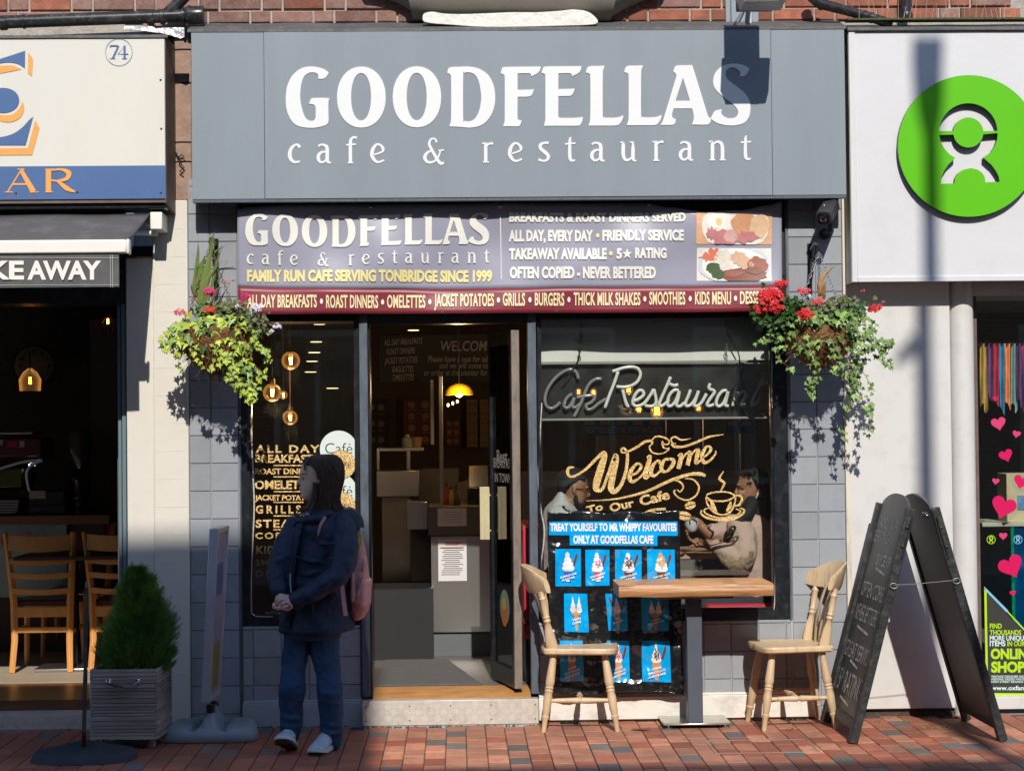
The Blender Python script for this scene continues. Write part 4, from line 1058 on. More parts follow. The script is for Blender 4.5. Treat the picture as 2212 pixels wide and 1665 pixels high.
mb = MB(); zz = P(1975, 760, 0).z+.75*9; mb.ell((lx-.09,-9,zz), .10, .04, .035, 12, 8, Matrix.Rotation(R(-35),3,'Y')); mb.ell((lx-.07,-9,zz+.03), .03, .03, .07, 10, 6); obj('bracket_box', mb, M['galv'], lp)
# ================================================================ FLOODLIGHT, CAMERA
fl = thing('floodlight', (1.6,-.5,3.9), 'grey floodlight on an arm above the right end of the grey sign', 'lamp')
x0, x1, z0, z1 = q(1596, 0, 1638, 57, .0)
mb = MB(); mb.box(x0-.045, x1, -.0, .018-.03, z0+.02, z1+.1); mb.box(x0-.075,x0-.046,-.004,.01,z0,z1+.1)
obj('wall_plate', mb, mat('plate_grey', (.25,.29,.33), .5), fl, bevel=.003)
LZ = P(1645, 6, -.72).z; LX = P(1645, 4, -.72).x
mb = MB(); mb.hexa([(LX-.10,-.80,LZ+.00),(LX+.12,-.80,LZ+.00),(LX+.12,-.60,LZ-.02),(LX-.10,-.60,LZ-.02)], [(LX-.13,-.84,LZ+.10),(LX+.14,-.84,LZ+.10),(LX+.14,-.56,LZ+.08),(LX-.13,-.56,LZ+.08)])
mb.box(LX-.105, LX+.085, -.80, -.66, LZ+.101, LZ+.40); mb.box(LX-.105, LX+.085, -.79, -.67, LZ-.012, LZ+.0995)
obj('lamp_body', mb, mat('lamp_grey', (.42,.42,.41), .45), fl, bevel=.008)
mb = MB(); mb.hexa([(LX-.115,-.6,LZ-.26+.24),(LX+.075,-.6,LZ-.02),(LX+.075,-.58,LZ-.02),(LX-.115,-.58,LZ-.02)],[(LX-.115,-.6,LZ+.03),(LX+.075,-.6,LZ+.03),(LX+.075,-.58,LZ+.03),(LX-.115,-.58,LZ+.03)])
obj('rear_plate', mb, M['galv'], fl)
mb = MB(); a = P(1621, 57, -.05); mb.tube([a, a+Vector((0,0,.16)), (LX, -.6, LZ+.06)], .012, 8); mb.tube([P(1616,0,-.05), P(1600,30,-.06), P(1586,53,-.19)], .005, 6)
obj('arm', mb, M['galv'], fl)
cc = thing('security_camera', (2.0,-.2,2.75), 'black bullet security camera under the right end of the grey sign', 'camera')
c_ = P(1787, 458, -.21)
dv = Vector((-.28,-.52,-.36)).normalized()
def orient(d): return d.to_track_quat('Z','Y').to_matrix()
mb = MB(); Mo = orient(dv)
def rb_(m_, c, M3, hx, hy, l0, l1, ch=.25):
    def oc(s_, z): return [c + M3 @ Vector((hx*s_*a, hy*s_*b, z)) for a, b in ((-1+ch,-1),(1-ch,-1),(1,-1+ch),(1,1-ch),(1-ch,1),(-1+ch,1),(-1,1-ch),(-1,-1+ch))]
    m_.rings([oc(.94,l0), oc(1,l0+.006), oc(1,l1-.004), oc(.9,l1)], True)
rb_(mb, c_, Mo, .042, .040, -.10, .075, .35); obj('camera_body', mb, mat('camera_black', (.035,.037,.037), .55, var=.1), cc)
mb = MB(); rb_(mb, c_+Mo@Vector((0,0,.0)), Mo, .030, .028, .0749, .080, .35); obj('camera_face', mb, M['black_paint'], cc)
mb = MB(); mb.lathe([(.020,.0),(.020,.008),(.014,.010)], 18, c_+Mo@Vector((0,0,.0785)), dv); obj('lens', mb, M['chrome'], cc)
mb = MB(); mb.lathe([(.012,.0),(.006,.004)], 18, c_+Mo@Vector((0,0,.0888)), dv); obj('lens_glass', mb, M['black_paint'], cc)
mb = MB(); mb.tube([c_+Mo@Vector((0,0,-.05)), c_+Vector((.03,.10,-.09)), c_+Vector((.02,.21,-.10))], .014, 10); mb.lathe([(.03,0),(.03,.012)], 16, (c_.x+.02, -.002, c_.z-.10), (0,-1,0)); obj('camera_bracket', mb, bpy.data.materials['camera_black'], cc)
mb = MB(); mb.ell(c_+Mo@Vector((-.01,.0405,.0)), .004,.004,.004,8,6); obj('status_light', mb, M['white_letter'], cc)

# ================================================================ TABLE
M['pine'] = mat('sanded_table_timber', (.47,.225,.085), .45, var=.3, vs=9, stretch=(.25,3,4), bump=.5, bs=22, bdist=.006, dirt=(.66,.44,.25), dirt_amt=.8, ds=7)
noise_mix(M['pine'], (.20,.075,.02), 12, .54, .64, (.22,2.5,5)); wavebump(M['pine'], 9, .25, .004, 'Z')
M['beech'] = mat('pale_beech_wood', (.60,.44,.27), .45, var=.16, vs=12, stretch=(1.5,1.5,.2), dirt=(.44,.28,.14), dirt_amt=.55, ds=9, bump=.12, bs=40, rnd=.06, rvar=.12)
noise_mix(M['beech'], (.36,.24,.13), 30, .55, .75, (1.5,1.5,.12))
tb = thing('cafe_table', (1.32,-.3,0), 'chunky wooden outdoor table on a grey square post beside the ice cream poster', 'table')
fy = -.50; x0, x1, z0, z1 = q(1337, 1262, 1671.5, 1291, fy)
by_ = -.05
mb = MB(); n = 24; rr = random.Random(2)
top = []; 
for i in range(n+1):
    t = i/n; X = x0+(x1-x0)*t
    w1 = .006*noise.noise(Vector((X*6,1,0))); w2 = .007*noise.noise(Vector((X*5,4,2)))
    top.append([(X,fy+.008+w1,z0+.006+w2),(X,fy+w1,z0+.02),(X,fy+w1,z1-.012),(X,fy+.010,z1),(X,by_-.01,z1),(X,by_,z1-.012),(X,by_,z0+.01),(X,by_-.01,z0)])
mb.rings(top, True); 
obj('table_top', mb, M['pine'], tb, smooth=50)
mb = MB(); 
for (a, b_) in ((.27,.33),(-.0,0)): pass
x_a, x_b, _, _ = q(1483.5, 1300, 1516, 1570, -.30)
pb = (x_a+x_b)/2
mb.box(x_a, x_b, -.33, -.25, .03, z0+.005); mb.box(pb-.2, pb+.2, -.42, -.16, z0-.012, z0+.004)
obj('post', mb, mat('post_grey', (.075,.09,.115), .45, var=.1), tb, bevel=.004)
g0 = G(1433.5, 1574.5); g1 = G(1582, 1574.5); g2 = G(1428, 1552)
mb = MB(); mb.box(g0.x, g1.x+.0, g0.y, g0.y+.40, .018, .030); obj('base_plate', mb, mat('base_plate_steel', (.5,.48,.42), .22, metal=.85, var=.2, vs=8, dirt=(.2,.15,.1), dirt_amt=.4, ds=10), tb, bevel=.004)
for (a, b_) in ((g0.x+.03, g0.y+.03), (g1.x-.03, g0.y+.03), (g0.x+.03, g0.y+.37), (g1.x-.03, g0.y+.37)):
    m_ = MB(); m_.lathe([(.016,0),(.018,.006),(.006,.008),(.006,.018)], 12, (a, b_, 0)); obj('foot', m_, M['chrome'], tb)
# ================================================================ WINDSOR CHAIRS
def windsor(label):
    t = thing('wooden_chair', (0,0,0), label, 'chair', 'pale wooden chairs at the outdoor table')
    sz = .445; th = .036
    # seat, D-shaped with dished top; chair faces +x
    m_ = MB(); prof = []
    pts = catmull([(-.205,-.15),(-.215,0),(-.205,.15),(-.17,.185),(0,.205),(.15,.212),(.19,.17),(.205,.06),(.20,0),(.205,-.06),(.19,-.17),(.15,-.212),(0,-.205),(-.17,-.185)], 4, True)
    nn = len(pts)
    r0 = [(p.x*.93,p.y*.93,sz-th) for p in pts]; r1 = [(p.x*.99,p.y*.99,sz-th+.008) for p in pts]; r2_ = [(p.x,p.y,sz-.010) for p in pts]; r3_ = [(p.x*.97,p.y*.97,sz) for p in pts]
    r4 = [(p.x*.80,p.y*.8,sz-.003) for p in pts]; r5 = [(p.x*.45-.01,p.y*.45,sz-.011) for p in pts]; r6 = [(p.x*.1-.01,p.y*.1,sz-.012) for p in pts]
    m_.rings([r0,r1,r2_,r3_,r4,r5,r6], True); obj('seat', m_, M['beech'], t, smooth=40)
    legp = [(0,.012),(.02,.0135),(.16,.0155),(.18,.0205),(.20,.0215),(.215,.016),(.23,.0185),(.36,.0225),(.44,.024),(.50,.0195),(.52,.0235),(.54,.0195),(.56,.024),(.58,.0195),(.60,.023),(.64,.025),(.80,.021),(1,.016)]
    feet = {}
    for sx, fx in ((-1,-.205),(1,.190)):
        for sy in (-1,1):
            a = Vector((fx, sy*.185, 0)); b_ = Vector((sx*.135-.01, sy*.135, sz-.03)); feet[(sx,sy)] = (a,b_)
            m_ = MB(); m_.turned(a, b_, legp, 14); obj('leg', m_, M['beech'], t)
    def at(k, tt): a, b_ = feet[k]; return a.lerp(b_, tt)
    sp_ = [(0,.008),(.1,.010),(.3,.014),(.42,.0165),(.45,.0125),(.48,.018),(.52,.018),(.55,.0125),(.58,.0165),(.7,.014),(.9,.010),(1,.008)]
    s1 = [(0,.009),(.15,.012),(.4,.0155),(.47,.017),(.49,.0125),(.51,.0125),(.53,.017),(.6,.0155),(.85,.012),(1,.009)]
    for sy in (-1,1):
        m_ = MB(); m_.turned(at((-1,sy),.40), at((1,sy),.40), s1, 12); obj('stretcher', m_, M['beech'], t)
    m_ = MB(); a = (at((-1,-1),.40)+at((1,-1),.40))/2; b_ = (at((-1,1),.40)+at((1,1),.40))/2; m_.turned(a, b_, sp_, 12); obj('stretcher', m_, M['beech'], t)
    # back posts: square-ish blade lower part then turned top
    topz = .845
    for sy in (-1,1):
        a = Vector((-.150, sy*.165, sz-.012)); b_ = Vector((-.205, sy*.188, topz-.115))
        m_ = MB(); d = (b_-a); rings = []
        for tt, w, dp in ((0,.030,.014),(.1,.032,.014),(.35,.024,.013),(.48,.015,.012),(.50,.016,.016)):
            c = a+d*tt; rings.append([c+Vector((w*math.cos(2*math.pi*j/12), dp*math.sin(2*math.pi*j/12), 0)) for j in range(12)])
        m_.rings(rings, True); m_.turned(a+d*.50, b_+d*.06, [(0,.016),(.06,.0205),(.12,.016),(.18,.020),(.24,.0145),(.5,.0175),(.72,.0165),(.78,.021),(.84,.0155),(1,.0155)], 12)
        obj('back_post', m_, M['beech'], t)
    # flat shaped slats
    for k, yy in enumerate((-.085,-.028,.028,.085)):
        m_ = MB(); rings = []
        a = Vector((-.165-.012*(1-abs(yy)*9), yy*.95, sz-.012)); b_ = Vector((-.235-.04*(1-abs(yy)*9), yy*1.15, topz-.09))
        for tt in [i/10 for i in range(11)]:
            w = .016+.009*math.sin(tt*math.pi*1.0)**2 - (.006 if .3 < tt < .4 else 0); c = a.lerp(b_, tt); c.x += .018*math.sin(tt*math.pi)
            rings.append([c+Vector((.0065*math.sin(2*math.pi*j/8), w*math.cos(2*math.pi*j/8), 0)) for j in range(8)])
        m_.rings(rings, True); obj('slat', m_, M['beech'], t)
    # crest rail, curved and swept
    m_ = MB(); rings = []
    for i in range(17):
        tt = i/16; yy = -.228+.456*tt; cx = -.295+.115*(abs(yy)/.225)**1.8
        hh = .150 - .075*(abs(yy)/.225)**3; zc_ = topz-.035-.028*(abs(yy)/.225)**2; lean = -.25
        pts_ = []
        for (ou, oz) in ((.010,-.5),(-.008,-.5),(-.014,-.3),(-.014,.3),(-.010,.46),(.0,.5),(.010,.44),(.014,0)):
            pts_.append((cx+ou+lean*oz*hh, yy, zc_+oz*hh))
        rings.append(pts_)
    m_.rings(rings, True); obj('crest_rail', m_, M['beech'], t, smooth=50)
    return t
ch1 = windsor('pale beech chair left of the table, facing right in front of the poster')
gA = G(1178, 1582); gB = G(1336, 1577); 
ch1.location = ((gA.x+gB.x)/2+.008, -.20, 0); ch1.rotation_euler = (0,0,R(-3)); 
ch2 = dup(ch1, ((G(1645,1585).x+G(1806,1580).x)/2-.0, -.245, 0), (0,0,R(180+5)), 'pale beech chair right of the table, facing left beside the chalkboard')
# ================================================================ A-BOARD
ab = thing('chalkboard_sign', (2.35,-.5,0), 'black wooden folding chalkboard sign with chalk writing in front of the white wall', 'sign')
M['ab_wood'] = mat('chipped_black_wood', (.018,.019,.02), .5, var=.4, vs=15, dirt=(.12,.12,.11), dirt_amt=.45, ds=30, bump=.6, bs=30, bdist=.006)
M['chalk'] = mat('chalkboard', (.045,.050,.048), .42, var=.3, vs=5, dirt=(.18,.18,.17), dirt_amt=.25, ds=5)
M['chalk_back'] = mat('plain_board_back', (.085,.08,.072), .5, var=.25, vs=4)
M['chalk_ink'] = mat('chalk_writing', (.50,.50,.48), .9, var=.5, vs=25, dirt=(.06,.065,.06), dirt_amt=.9, ds=9)
YN = -.93; YF = -.16
lb = G(1862, 1604); lb = Vector((P(1853,1600,YN).x, 0, 0)).x
lt = P(1979, 1100, YN); rbx = P(2160, 1606, YN).x; rt_ = P(2012, 1100, YN)
ztp_ = lt.z
def board(xb, xt, side):
    d = Vector((xt-xb, 0, ztp_)).normalized(); nrm = Vector((-d.z*side, 0, d.x*side))   # outward normal
    if (side < 0) != (nrm.x < 0): nrm = -nrm
    L_ = Vector((xt-xb,0,ztp_)).length
    def pt(s_, y, o): return Vector((xb,0,0)) + d*s_ + nrm*o + Vector((0,y,0))
    def bar(m_, s0, s1, y0, y1, o0, o1): m_.hexa([pt(s0,y0,o0),pt(s0,y1,o0),pt(s0,y1,o1),pt(s0,y0,o1)],[pt(s1,y0,o0),pt(s1,y1,o0),pt(s1,y1,o1),pt(s1,y0,o1)])
    m_ = MB(); bar(m_, 0, L_, YN, YN+.05, 0, .045); obj('side_rail', m_, M['ab_wood'], ab, bevel=.004)
    m_ = MB(); bar(m_, 0, L_, YF-.05, YF, 0, .045); obj('side_rail', m_, M['ab_wood'], ab, bevel=.004)
    m_ = MB(); bar(m_, .06, .11, YN+.0505, YF-.0505, .005, .04); obj('bottom_rail', m_, M['ab_wood'], ab, bevel=.003)
    m_ = MB(); rows = []
    for i in range(17):
        y = YN+.051+(YF-YN-.102)*i/16; h = L_-.03 + .095*math.sqrt(max(0,1-((i-8)/8)**2))
        rows.append([pt(.1105,y,.012), pt(h,y,.012), pt(h,y,.026), pt(.1105,y,.026)])
    m_.rings(rows, True); obj('board_panel', m_, M['chalk' if side < 0 else 'chalk_back'], ab, smooth=0)
    return pt, L_
pt, L_ = board(lb, lt.x, -1)
def abf(off=.0275):
    # u: along the board's width as read from outside-left (far side is left), v: up the board in m
    return lambda u, v: pt(v, YF-.05-u*(YF-YN-.10), off)
for s_, u0, u1, v, h in (('5* RATING',.05,.92,.20,.115),('GREAT SERVICE',.02,1.05,.385,.085),('NEVER BETTERED',.06,1.02,.59,.085),('OFTEN COPIED',.08,.98,.72,.08),('SINCE 1999',.35,.95,.90,.06),('SERVING',.05,.6,1.02,.06),('FAMILY RUN',.1,.8,1.10,.06)):
    m_ = MB(); text(m_, s_, abf(), u0, min(u1,.97), v, v+h, bold=.0, shear=.12); obj('chalk_lettering', m_, M['chalk_ink'], ab, smooth=0)
for v, u0, u1 in ((.145,.25,.62),(.345,.3,.62),(.53,.25,.7),(.855,.4,.75)): m_ = MB(); m_.quad(*[abf()(a_, b_) for a_, b_ in ((u0,v+.02),(u1,v),(u1,v+.013),(u0,v+.035))]); obj('chalk_dash', m_, M['chalk_ink'], ab, smooth=0)
pt2, L2 = board(rbx, rt_.x, 1)
m_ = MB(); tpc = (lt+rt_)/2
m_.lathe([(.012,-.06),(.012,-.0)], 12, (tpc.x, YN+.0, ztp_-.025), (0,1,0)); m_.ell((tpc.x-.0, YN-.045, ztp_-.03), .019,.012,.019); m_.ell((tpc.x, YN-.063, ztp_-.03), .013,.013,.013)
obj('hinge_knob', m_, mat('dark_chrome', (.2,.2,.2), .2, metal=1), ab)
for pf, sd in ((pt,1),(pt2,1)):
    m_ = MB()
    for s_ in (L_-.10, L_-.20): m_.ell(pf(s_, YN-.002, .022), .010,.006,.010)
    a = pf(L_-.04,YN-.003,.012); b_ = pf(L_-.26,YN-.003,.012); m_.tube([a,b_], .008, 6, flat=(1,.5))
    obj('hinge_strap', m_, M['ab_wood'], ab)
m_ = MB(); a = pt(L_-.40, YN-.006, .02); b_ = pt2(L2-.38, YN-.006, .02); m_.tube([a, a.lerp(b_,.3)+Vector((0,0,-.004)), a.lerp(b_,.7)+Vector((0,0,-.002)), b_], .0022, 6)
for p_ in (a, b_): m_.tube([p_+Vector((.018*math.cos(t*.7), -.003, .014*math.sin(t*.7)-.005)) for t in range(10)], .0025, 6)
obj('stay_wire', m_, M['galv'], ab)
# ================================================================ ICE CREAM POSTER
pb_ = thing('ice_cream_poster', (1.1,-.06,0), 'glossy black poster board with blue ice cream cards standing against the window', 'poster')
M['plastic'] = mat('glossy_black_film', (.010,.011,.013), .16, var=.2, spec=.6, coat=.6)
M['card_blue'] = mat('card_blue', (.0,.36,.80), .14, var=.05, vs=4, coat=.8)
M['card_white'] = mat('card_white', (.82,.84,.88), .25, var=.02, coat=.5)
c7 = lambda x, y: ((1900+x*.47506)/1.736, (2100+y*.47506)/1.736)
c3 = lambda x, y: ((1900+x*.45208)/1.736, (1450+y*.45208)/1.736)
def crink(u, v, off=0, amp=1.0):
    t = (u-1180)/290; s_ = (v-1105)/395
    w = .016*noise.noise(Vector((t*4.2, s_*5.5, 0)))+.014*noise.noise(Vector((t*9, s_*11, 5)))+.006*abs(noise.noise(Vector((t*19, s_*24, 9))))
    lean = .10*s_*.8
    p = P(u, v, -.055-lean*.6)
    p.y -= w*amp + off
    return p
LE = [(1105,1182),(1240,1184),(1497,1196)]
def lerp_edge(tab, v):
    for i in range(len(tab)-1):
        if v <= tab[i+1][0]: return tab[i][1]+(tab[i+1][1]-tab[i][1])*(v-tab[i][0])/(tab[i+1][0]-tab[i][0])
    return tab[-1][1]
RE = [(1105,1468),(1250,1470),(1497,1478)]
m_ = MB(); m_.grid(110, 140, lambda u, v: crink(lerp_edge(LE,1105+392*v)+(lerp_edge(RE,1105+392*v)-lerp_edge(LE,1105+392*v))*u, 1105+(392+4*math.sin(u*7))*v + (3*math.sin(u*18) if v < .001 else 0)))
ps = obj('poster_sheet', m_, M['plastic'], pb_, smooth=180)
ss = ps.modifiers.new('thick','SOLIDIFY'); ss.thickness = .003; ss.offset = 1
def card(m_, corners, n=14, off=.0015, mi=0):
    a, b, c, d = [Vector(p) for p in corners]
    m_.grid(n, n, lambda u, v: crink(*(a.lerp(b,u)).lerp(d.lerp(c,u), v), off), mi)
def cimg(x, y): return c3(x, y)
m_ = MB(); card(m_, [c3(352,1117),c3(1418,1117),c3(1418,1235),c3(352,1228)], 30); obj('headline_strip', m_, M['card_blue'], pb_, smooth=180)
m_ = MB(); card(m_, [c3(521,1222),c3(1250,1225),c3(1250,1318),c3(524,1312)], 24, .002); obj('headline_strip', m_, M['card_blue'], pb_, smooth=180)
m_ = MB(); g = lambda u, v: crink(u, v, .0055)
a_ = c3(360,1197); b_ = c3(1408,1200); text(m_, 'TREAT YOURSELF TO MR WHIPPY FAVOURITES', g, a_[0], b_[0], a_[1], c3(0,1131)[1], bold=.04)
a_ = c3(552,1300); b_ = c3(1216,1300); text(m_, 'ONLY AT GOODFELLAS CAFE', g, a_[0], b_[0], a_[1], c3(0,1232)[1], bold=.04)
obj('headline_lettering', m_, M['card_white'], pb_, smooth=0)
ice = {n: mat('ice_'+n, c, .25, var=.1, vs=40, coat=.4) for n, c in (('cream',(.75,.76,.8)),('cone',(.62,.30,.12)),('flake',(.16,.05,.025)),('straw',(.62,.03,.05)),('choc',(.12,.04,.03)),('tof',(.6,.36,.17)),('blue',(.02,.14,.5)),('lilac',(.55,.52,.72)))}
il = list(ice.values()); ii = {k: i for i, k in enumerate(ice)}
cards = [ # corners in zoom c7 grid, kind, sauce, words
 ([c3(402,1343),c3(614,1343),c3(616,1655),c3(404,1652)],'cup','blue',('BUBBLEGUM','SUNDAE')),
 ([c3(652,1350),c3(853,1350),c3(853,1646),c3(655,1648)],'cup','straw',('STRAWBERRY','SUNDAE')),
 ([c3(898,1347),c3(1120,1352),c3(1118,1655),c3(902,1655)],'cup','choc',('CHOCOLATE','SUNDAE')),
 ([c3(1165,1345),c3(1393,1350),c3(1396,1655),c3(1168,1655)],'cup','tof',('TOFFEE NUT','SUNDAE')),
 ([c7(452,262),c7(634,262),c7(650,568),c7(456,560)],'twin',None,('TWIN','CONE')),
 ([c7(778,262),c7(945,262),c7(957,556),c7(806,556)],'cone','two',('TWO','FLAKES')),
 ([c7(1060,292),c7(1274,292),c7(1281,556),c7(1070,553)],'twin','flake',('TWIN','WITH FLAKE')),
 ([c7(418,632),c7(598,630),c7(612,952),c7(424,955)],'cone','blue',('CONE','BLUE SAUCE','AND FLAKE')),
 ([c7(790,632),c7(965,634),c7(972,958),c7(798,960)],'cone','straw',('CONE','WITH SAUCE','AND FLAKE')),
 ([c7(1065,632),c7(1285,634),c7(1298,962),c7(1072,955)],'cone','choc',('CONE','CHOCOLATE','AND FLAKE'))]
for cn, kind, sauce, words in cards:
    m_ = MB(); card(m_, cn, 20, .002); cd = obj('menu_card', m_, M['card_blue'], pb_, smooth=180)
    a, b, c, d = [Vector(p) for p in cn]
    def loc(x, y): # x -1..1, y 0..1
        return (a.lerp(b,(x+1)/2)).lerp(d.lerp(c,(x+1)/2), y)
    m_ = MB(); lay = [0]
    def fl_(pts, k):
        lay[0] += 1; o_ = .006+.0004*lay[0]
        fill(m_, [[Vector((p[0],p[1])) for p in pts]], lambda u, v: crink(*loc(u, v), o_), m=ii[k])
    ell_ = lambda cx, cy, rx, ry, n=14: [(cx+rx*math.cos(2*math.pi*i/n), cy+ry*math.sin(2*math.pi*i/n)) for i in range(n)]
    if kind != 'twin' or sauce == 'flake':
        fl_([(.35,.42),(.62,.12),(.74,.13),(.76,.2),(.52,.45)], 'flake')
    if sauce == 'two': fl_([(-.3,.3),(-.62,.06),(-.72,.1),(-.5,.36)], 'flake')
    if kind == 'cup':
        fl_([(-.32,.58),(.32,.58),(.22,.88),(-.2,.88)], sauce if sauce != 'tof' else 'choc'); fl_(ell_(0,.52,.48,.1), 'cream'); fl_(ell_(0,.42,.42,.1), 'cream'); fl_(ell_(-.02,.30,.3,.1), 'cream' if sauce != 'tof' else 'tof'); fl_(ell_(-.05,.18,.17,.1), 'cream' if sauce != 'tof' else 'tof')
        for zz in (.2,.3,.38): fl_([(-.28,zz+.08),(-.1,zz-.02),(.05,zz+.1),(.18,zz-.03),(.3,zz+.1),(.17,zz+.05),(.05,zz+.15),(-.1,zz+.04)], sauce)
        fl_(ell_(0,.86,.16,.02), 'cream'); wy = .68
    elif kind == 'cone':
        fl_([(-.3,.52),(.3,.52),(.28,.6),(.1,.95),(0,.97),(-.1,.95),(-.26,.6)], 'cone'); fl_(ell_(0,.46,.36,.08), 'cream'); fl_(ell_(0,.36,.3,.09), 'cream' if sauce != 'two' else 'lilac'); fl_([(-.22,.32),(-.08,.14),(.0,.05),(.06,.14),(.22,.32)], 'cream')
        if sauce != 'two':
            for zz in (.18,.28,.36): fl_([(-.2,zz+.08),(-.06,zz-.02),(.05,zz+.09),(.14,zz-.03),(.24,zz+.1),(.12,zz+.05),(.04,zz+.13),(-.08,zz+.04)], sauce)
        wy = .64
    else:
        fl_([(-.38,.44),(.38,.44),(.36,.54),(.14,.6),(.1,.95),(0,.97),(-.1,.95),(-.14,.6),(-.34,.54)], 'cone')
        for sx in (-.25,.25):
            fl_(ell_(sx,.42,.25,.08), 'cream'); fl_(ell_(sx*1.02,.32,.19,.09), 'cream'); fl_([(sx-.12,.28),(sx*1.1,.06),(sx+.13,.28)], 'cream')
        wy = .64
    pic = obj('ice_cream_picture', m_, il, cd, smooth=0)
    m_ = MB(); W_ = (b-a).length
    for k, w_ in enumerate(words):
        hw = min(.62, .075*len(w_)+.05); yb = wy+.055+.085*k
        sl = -.10
        text(m_, w_, lambda u, v: crink(*loc(u, v+sl*u), .014), -hw, hw, yb, yb-.055, bold=.03)
    obj('card_lettering', m_, M['card_white'], cd, smooth=0)
# ================================================================ DOOR LEAF (open inwards)
Hh = Vector((P(1119, 1491, .02).x, .03, 0)); Fe = Vector((P(1068, 1465, .55).x, .55, 0))
dl = thing('glass_door', (Hh.x, Hh.y, zf), 'open black framed glass cafe door with tall polished brass handles', 'door')
dd = (Fe-Hh).normalized(); dn = Vector((-dd.y, dd.x, 0)); DL = (Fe-Hh).length; dz0 = zf+.012; dz1 = P(1100, 738, .1).z+.06
def dbar(m_, s0, s1, o0, o1, z0, z1):
    c = lambda s_, o, z: (Hh.x+dd.x*s_+dn.x*o, Hh.y+dd.y*s_+dn.y*o, z)
    m_.hexa([c(s0,o0,z0),c(s1,o0,z0),c(s1,o1,z0),c(s0,o1,z0)],[c(s0,o0,z1),c(s1,o0,z1),c(s1,o1,z1),c(s0,o1,z1)])
M['stile'] = mat('worn_door_stile', (.23,.185,.15), .5, var=.25, vs=30, dirt=(.04,.045,.055), dirt_amt=.8, ds=25, stretch=(1,1,.3))
m_ = MB(); dbar(m_, -.02, .0, -.022, .022, dz0, dz1); obj('hinge_stile', m_, M['stile'], dl, bevel=.002)
m_ = MB(); dbar(m_, 0.0005, .05, -.021, .021, dz0, dz1); dbar(m_, DL-.045, DL, -.021, .021, dz0, dz1); dbar(m_, .0505, DL-.0455, -.021, .021, dz0, dz0+.10); dbar(m_, .0505, DL-.0455, -.021, .021, dz1-.07, dz1)
obj('door_frame', m_, M['black_paint'], dl, bevel=.002)
m_ = MB(); dbar(m_, .05, DL-.045, -.004, .004, dz0+.098, dz1-.07); dpane = obj('pane', m_, M['glass'], dl, smooth=0)
m_ = MB(); dbar(m_, .05, .20, -.026, -.0215, dz0+.012, dz0+.07); obj('push_plate', m_, M['steel'], dl, bevel=.002)
hz0 = P(1070, 1165, .5).z; hz1 = P(1070, 1051, .5).z
for sd in (-1, 1):
    m_ = MB(); c = Hh+dd*(DL-.03)+dn*sd*.055; w = .028
    m_.box(c.x-w, c.x+w, c.y-.006, c.y+.006, hz0, hz1); m_.box(c.x-w*.2, c.x+w*.2, c.y-.010, c.y-.006, hz0, hz1)
    for zz in (hz0+.05, hz1-.05): m_.tube([Vector((c.x,c.y,zz)), Hh+dd*(DL-.03)+dn*sd*.02+Vector((0,0,zz))], .007, 8)
    obj('door_handle', m_, M['brass'], dl, bevel=.003)
def doorf(off=-.006):
    # u: 0 at the free edge -> 1 at the hinge ; v height
    return lambda u, v: Vector((Hh.x+dd.x*(DL*(1-u))+dn.x*(-off), Hh.y+dd.y*(DL*(1-u))+dn.y*(-off), v))
M['etch'] = mat('etched_lettering', (.45,.44,.42), .6)
m_ = MB()
for s_, yy, h, u0, u1 in (('Best',985,28,.25,.7),('BREAKFAST',1000,22,.1,.9),('IN TOWN',1032,20,.15,.85)):
    z = P(1095, yy, .3).z; text(m_, s_, doorf(), u0, u1, z-h/390*.5, z+h/390*.5, bold=.01)
obj('door_lettering', m_, M['etch'], dpane, smooth=0)
m_ = MB(); zc_ = P(1098, 1310, .3).z
fill(m_, [[Vector((.52+.2*math.cos(a*.3), zc_+.10*math.sin(a*.3))) for a in range(21)]], doorf(-.005), m=0)
fill(m_, [[Vector((.52+.14*math.cos(a*.3), zc_-.03+.08*math.sin(a*.3))) for a in range(21)]], doorf(-.0065), m=1)
fill(m_, [[Vector((.52+.09*math.cos(a*.7), zc_+.02+.04*math.sin(a*.7))) for a in range(9)]], doorf(-.008), m=2)
obj('round_sticker', m_, [mat('sticker_green', (.22,.33,.27), .6), mat('sticker_orange', (.5,.20,.07), .6), mat('sticker_yellow', (.5,.42,.1), .6)], dpane, smooth=0)

